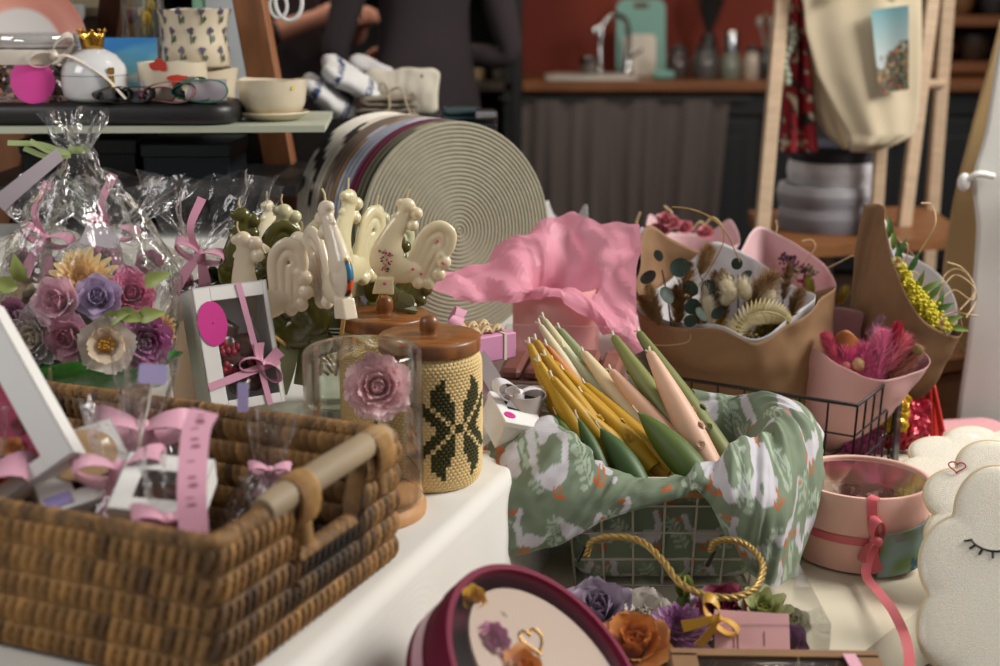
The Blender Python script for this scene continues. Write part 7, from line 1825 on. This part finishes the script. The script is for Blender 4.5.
p = W(483, 618, Y=1.1); m = MB(); m.ball((0, 0, 0), (.006, .012, .005)); m.box((-.006, .008, .002), (.006, .006, .004), .001)
o2 = part('dark_clip', m, BLACK, t, M=Minv @ frame(cb_+Vector((-.062, -.002, .014)), z=nb)); 

# ================= clear box of soap flowers with rope handles =================
x0 = W(585, 604, Y=1.42).x; x1 = W(797, 604, Y=1.42).x; CB = Vector(((x0+x1)/2, 1.355, LZ+.004)); cw, cd, ch = x1-x0, .17, .075
t = thing('clear_flower_box', 'clear plastic box with gold rope handles full of soap flowers', 'box', CB)
m = MB()
for (c, s) in (((0, -cd/2, ch/2), (cw, .0008, ch)), ((0, cd/2, ch/2), (cw, .0008, ch)), ((-cw/2, 0, ch/2), (.0008, cd, ch)), ((cw/2, 0, ch/2), (.0008, cd, ch)), ((0, 0, .0006), (cw, cd, .0008))): m.box(c, s)
part('clear_walls', m, CLEARBOX, t)
def rope(pts_, nm):
    L_ = spline([W(x, y, Y=Y)-CB for x, y, Y in pts_], 150); m = MB()
    T_ = np.gradient(L_, axis=0); T_ /= np.linalg.norm(T_, axis=1, keepdims=True)
    for s in range(3):
        q = []
        for i in range(150):
            tv = Vector(T_[i]); a_ = tv.cross(Vector((0, 1, .3))).normalized(); b2 = tv.cross(a_); ph = i*.62+s*2*PI/3; q.append(Vector(L_[i])+(a_*math.cos(ph)+b2*math.sin(ph))*.0021)
        m.tube(q, .0021, 6)
    return part(nm, m, P('gold_cord', '#a88a4c', .4, .35), t)
rope([(586, 556, 1.44), (592, 542, 1.44), (612, 537, 1.435), (640, 541, 1.42), (662, 560, 1.38), (680, 583, 1.33), (705, 595, 1.31), (735, 597, 1.31), (756, 587, 1.33), (763, 566, 1.38), (752, 549, 1.43), (733, 540, 1.44), (715, 542, 1.445), (710, 552, 1.445)], 'rope_handle')
rope([(585, 618, 1.27), (592, 625, 1.265), (597, 640, 1.26)], 'rope_handle')
for (x, y, Y) in ((581, 553, 1.44), (711, 558, 1.445), (582, 612, 1.27)):
    m = MB(); p = W(x, y, Y=Y)-CB; m.tube([p+Vector((.004, 0, .008)), p-Vector((.004, 0, .010))], .0024, 8); part('cord_end', m, BLACK, t)
m = MB(); q = W(752, 634, Y=1.265)-CB; m.box((0, 0, 0), (.074, .045, .0008), 0, 0, frame(q, x=(1, .05, -.13), z=(0, -.75, .66))); tg = part('pink_tag', m, P('dusty_pink_card', '#d09c9c', .7, var=(20, .08)), t)
m = MB()
for (dx, ln) in ((-.018, .022), (-.014, .026), (.012, .014)): m.box((dx, -.004, .0008), (.0007, ln, .0003), 0, 0, frame(q, x=(1, .05, -.13), z=(0, -.75, .66)))
part('pen_lines', m, P('brown_ink', '#6a4038', .7), tg)
m = MB(); q2 = W(716, 622, Y=1.262)-CB; bow(m, Matrix.Translation(q2+Vector((0, 0, .004))) @ Matrix.Rotation(.9, 4, 'Y'), .026, .012, seed=9, tail_len=1.2); part('yellow_bow', m, P('yellow_satin', '#c7961c', .4, sheen=.3), t)
for i, (px, py, Y, rp_, kd, c, c2, nm, lab) in enumerate(((596, 606, 1.40, 30, 'rose', '#a898ac', '#94849a', 'soap_peony', 'big lilac soap flower at the left end of the clear box'), (642, 604, 1.40, 26, 'open', '#b9b0a6', '#a59a8c', 'soap_flower', 'off white soap flower behind the orange rose in the clear box'), (676, 624, 1.36, 30, 'mum', '#94608c', '#7a4674', 'soap_dahlia', 'purple many petalled soap dahlia in the clear box'), (632, 640, 1.32, 31, 'rose', '#d8924e', '#c8742c', 'soap_rose', 'orange soap rose nearest the maroon box'), (722, 602, 1.40, 24, 'rose', '#8c3450', '#6a2038', 'soap_rose', 'crimson soap rose behind the pink tag'), (760, 604, 1.39, 26, 'succ', '#b5b886', '#9aa05c', 'soap_flower', 'pale green pointed soap flower right of the crimson rose'), (732, 618, 1.34, 16, 'rose', '#d6b48c', '#c89a64', 'soap_rose', 'small cream soap rose peeking above the pink tag'), (778, 636, 1.33, 22, 'rose', '#6c4468', '#503050', 'soap_rose', 'dark purple soap rose at the right end of the clear box'), (788, 616, 1.38, 17, 'rose', '#b9b2a2', '#a0a074', 'soap_rose', 'pale cream soap rose in the far right corner of the clear box'), (706, 594, 1.42, 15, 'rose', '#a28ca8', '#8a7090', 'soap_rose', 'small lilac soap rose behind the purple dahlia'), (684, 592, 1.42, 13, 'bud', '#8c9648', '#6f7a38', 'soap_bud', 'green soap bud standing at the back of the clear box'))):
    R2_ = rp_*mpp(Y)*1.3; p = W(px, py-6, Y=Y); n = Vector((0, -.45, .9)).normalized(); tt = thing(nm, lab, 'soap flower', M=frame((p.x, p.y, LZ+.006), z=n if kd != 'bud' else (0, 0, 1), x=(1, 0, 0)))
    hz = max(.012, p.z-LZ-.02); m = MB(); flower(m, Matrix.Translation((0, 0, hz)), R2_, kd, seed=i+40, col=S(c), ccol=S(c2)); part('petals', m, soap('#c%d0000' % i), tt)
    m = MB(); m.lathe([(.001, 0), (R2_*.45, 0), (R2_*.55, hz*.7), (R2_*.3, hz+.004), (.001, hz+.004)], 20); part('calyx', m, P('soap_leaf_dark', '#5c6a3a', .5), tt)
# kraft window box in front
xa = W(668, 652, Y=1.22).x; xb_ = W(872, 655, Y=1.22).x; zt2 = W(770, 650, Y=1.22).z
t = thing('kraft_box', 'brown kraft box with a clear window at the bottom edge', 'box', ((xa+xb_)/2, 1.15, LZ+.004), -.03)
hk = zt2-LZ-.004; wk = xb_-xa; m = MB(); m.box((0, 0, .001), (wk, .14, .002)); 
for (c, s) in (((0, -.07, hk/2), (wk, .002, hk)), ((0, .07, hk/2), (wk, .002, hk)), ((-wk/2, 0, hk/2), (.002, .14, hk)), ((wk/2, 0, hk/2), (.002, .14, hk)), ((0, .063, hk), (wk, .014, .0015)), ((0, -.063, hk), (wk, .014, .0015)), ((-wk/2+.012, 0, hk), (.024, .12, .0015)), ((wk/2-.012, 0, hk), (.024, .12, .0015))): m.box(c, s)
part('carton', m, KRAFT, t)
m = MB(); m.box((0, 0, hk-.002), (wk-.03, .12, .0005)); part('window_film', m, CLEARBOX, t)
m = MB(); rr = random.Random(14)
for i in range(220):
    p = Vector((rr.uniform(-.45, .45)*wk, rr.uniform(-.055, .055), rr.uniform(.01, hk-.012))); d = Vector(rpt(1)); m.hair(p, p+d.normalized()*.03, .003, 0, None, mixc(S('#a98c58'), S('#d1bc8c'), rr.random()), .006)
o2 = part('wood_wool', m, HAIRM, t); o2['kind'] = 'stuff'
m = MB(); m.ribbon(spline([(wk*.36, -.06, hk+.002), (wk*.37, 0, hk+.003), (wk*.36, .06, hk+.002)], 8), .012, (1, 0, 0)); part('pink_sticker', m, PINKRIB, t)

# ================= glittery cloud shapes on a black rack =================
GLIT = P('glitter_foam', '#f2ebda', .5, bump=(900, .6), var=(700, .16), coat=.25)
EDGE = P('foam_edge', '#d8c6a4', .7)
def cloud_outline(w_, h_, n=9, k=.16, seed=0):
    o = []
    N = n*14
    for i in range(N):
        a = 2*PI*i/N; b_ = abs(math.sin(a*n/2+seed))**.75; r = 1-k+k*b_
        o.append((w_/2*r*math.cos(a), h_/2*r*math.sin(a)))
    return o
def cloud(label, px, py, Y, w_, h_, n, rot, nrm_, seed, lashes=None, heart=None):
    MM2 = frame(W(px, py, Y=Y), x=(math.cos(rot), .0, math.sin(rot)), z=nrm_); t = thing('cloud_cushion', label, 'cushion', M=MM2)
    def on(qx, qy):
        d_ = (W(qx, qy, Y=1.0)-Vector((0, 0, EYE))); z_ = MM2.to_3x3().col[2]; k_ = (MM2.translation+z_*.009-Vector((0, 0, EYE))).dot(z_)/d_.dot(z_)
        return MM2.inverted() @ (Vector((0, 0, EYE))+d_*k_)
    if lashes: q_ = on(*lashes[:2]); lashes = (q_.x, q_.y, lashes[2])
    if heart: q_ = on(*heart); heart = (q_.x, q_.y)
    out = cloud_outline(w_, h_, n, .15, seed); m = MB(); m.pillow(out, .018, rings=14, puff=.5, base=.75); part('cover', m, GLIT, t)
    m = MB(); m.tube([(x*.998, y*.998, 0) for x, y in out], .0032, 6, closed=True); part('piping', m, EDGE, t)
    ink = P('black_ink', '#16140f', .6)
    if lashes:
        cx, cy, r = lashes; m = MB(); A = [math.radians(q) for q in range(200, 345, 8)]
        m.tube([(cx+r*math.cos(a), cy+r*.6*math.sin(a), .0096) for a in A], .0012, 5)
        for q in (205, 230, 255, 285, 315, 340): a = math.radians(q); m.tube([(cx+r*math.cos(a), cy+r*.6*math.sin(a), .0096), (cx+r*1.4*math.cos(a), cy+r*.6*1.65*math.sin(a), .0094)], .0011, 5)
        part('stitched_eyelashes', m, ink, t)
    if heart:
        m = MB(); m.tube([(heart[0]+x*.0006, heart[1]+y*.0005, .0095) for x, y in HT], .0009, 5, closed=True); part('stitched_heart', m, P('red_thread', '#a82038', .6), t)
    return t
cloud('front glittery cream cloud cushion with a stitched sleeping eye at the right edge', 1033, 586, 1.36, .235, .31, 9, -.42, (-.30, -.72, .62), .3, lashes=(990, 540, .020))
cloud('second glittery cream cloud cushion with a tiny red stitched heart', 1034, 520, 1.50, .25, .22, 9, -.35, (-.22, -.66, .72), 1.1, heart=(957, 467))
cloud('third glittery cream cloud cushion touching the red tassels', 985, 474, 1.70, .22, .17, 9, -.25, (-.15, -.45, .88), .2, lashes=(985, 448, .012))
cloud('cream cloud cushion behind the others at the right edge', 1030, 474, 1.78, .18, .13, 8, -.1, (-.1, -.4, .9), .7)
t = thing('metal_rack', 'black tube rack under the cloud cushions at the bottom right corner', 'rack', (.535, 1.52, 0))
TB = P('black_tube', '#0e0e10', .4)
for (x, y) in ((-.06, -.13), (.02, -.13), (.26, -.13), (.135, .36), (.26, .36)):
    m = MB(); m.tube([(x, y, 0), (x, y, .56)], .011, 10); part('post', m, TB, t)
for z in (.35, .53):
    m = MB(); m.tube([(-.06, -.13, z), (.26, -.13, z), (.26, .36, z), (.135, .36, z)], .009, 10, closed=True); part('ring', m, TB, t)
m = MB()
for i in range(9): m.tube([(-.04+.035*i, -.13, .535), (.14+.0145*i, .36, .535)], .004, 6)
part('shelf_wires', m, TB, t)
# towels behind the clouds
for (px, py, Y, c, lab, wv_, z) in ((985, 452, 2.12, '#a9b79c', 'sage green folded towel at the bottom of the stack beside the white garment', .22, 0), (990, 440, 2.12, '#cfcdd6', 'white folded towel in the middle of the stack beside the white garment', .21, 1), (985, 428, 2.12, '#d39aa0', 'pink folded towel on top of the stack beside the white garment', .22, 2)):
    p = W(px, py, Y=Y); m = MB(); m.pillow(board_outline(wv_, .16, .03), .03, rings=9, base=.6, puff=.4); m.v = [(x+.004*noise.noise((x*20, y*20, z_*30+z)), y, z_+.003*noise.noise((x*25+z, y*20, 3))) for x, y, z_ in m.v]
    solo('folded_towel', m, P('towel_'+c[1:], c, .95, bump=(250, .4)), lab, 'towel', M=Matrix.Translation((p.x+.03, Y+.08, p.z-.08+.006*z)) @ Matrix.Rotation(.1*z, 4, 'Z'))
zz = W(985, 452, Y=2.12).z-.097
t = thing('small_stand', 'dark small stand carrying the folded towels at the right', 'stand', (W(985, 452, Y=2.12).x+.04, 2.22, 0))
m = MB(); m.box((0, 0, zz-.012), (.30, .24, .02), .003); part('top', m, P('dark_table', '#2a211b', .6), t)
for sx in (-1, 1):
    for sy in (-1, 1): m = MB(); m.box((sx*.12, sy*.09, (zz-.022)/2), (.03, .03, zz-.022), .003); part('leg', m, P('dark_table', '#2a211b', .6), t)
# hanging garments at the right edge
def drape(name, label, left, Y, xr, mt, amp, fq, cat='garment'):
    t = thing(name, label, cat, (0, 0, 0)); L_ = spline([W(x, y, Y=Y) for x, y in left], 50); G = []
    for j in range(50):
        a = Vector(L_[j]); row = []
        for i in range(70):
            u = i/69; x = a.x+(xr-a.x)*u; row.append((x, Y+amp*math.sin(u*fq+j*.03)*(.3+u)+.12*u*u-.03*math.sin(u*PI)+.01*noise.noise((x*9, j*.1, Y)), a.z))
        G.append(row)
    m = MB(); m.grid(G); o = part('fabric', m, mt, t); sd = o.modifiers.new('t', 'SOLIDIFY'); sd.thickness = .003; return t
g1 = drape('linen_apron', 'beige linen apron hanging behind the white garment at the right edge', [(1000, 20), (985, 80), (968, 140), (955, 190), (948, 240), (943, 290), (955, 330), (968, 360)], 2.62, 1.5, P('beige_linen', '#b79a6c', .9, wave=(300, .15, ('X', 'Z')), transl=.1), .02, 22)
g2 = drape('white_garment', 'white linen garment hanging at the right edge of the picture', [(1010, -30), (996, 60), (985, 130), (972, 180), (976, 230), (974, 280), (968, 340), (960, 395), (955, 440)], 2.42, 1.45, P('white_linen_cloth', '#dedbd4', .9, wave=(300, .12, ('X', 'Z')), transl=.1), .012, 14)
m = MB(); p = W(964, 182, Y=2.40); m.tube(spline([p, p+Vector((.02, -.01, .015)), p+Vector((.05, 0, .01))], 10), .006, 8); m.ball(p, (.012, .009, .016)); part('tie', m, WHITECARD, g2)
t = thing('garment_rail', 'wooden rail with posts holding the hanging garments at the right', 'rail', (0, 0, 0))
m = MB(); m.tube([(.85, 2.5, 1.62), (1.6, 2.62, 1.62)], .014, 10); part('rail', m, PINE, t)
for x, y in ((1.58, 2.61),): m = MB(); m.tube([(x, y, 0), (x, y, 1.64)], .016, 10); part('post', m, PINE, t)
# wooden bench behind the yellow bouquet
q = W(925, 345, Y=2.75); t = thing('wooden_bench', 'brown wooden bench behind the kraft cone bouquet', 'bench', (q.x-.02, 2.72, 0), .5); zb_ = q.z
m = MB(); m.box((0, 0, zb_), (.55, .26, .03), .004); part('seat', m, P('brown_shelf', '#8a5a34', .5), t)
m = MB(); m.box((0, -.11, zb_-.07), (.50, .02, .10), .003); part('apron', m, P('brown_shelf', '#8a5a34', .5), t)
for sx in (-1, 1):
    for sy in (-1, 1): m = MB(); m.box((sx*.24, sy*.10, (zb_-.015)/2), (.04, .04, zb_-.015), .003); part('leg', m, P('brown_shelf', '#8a5a34', .5), t)
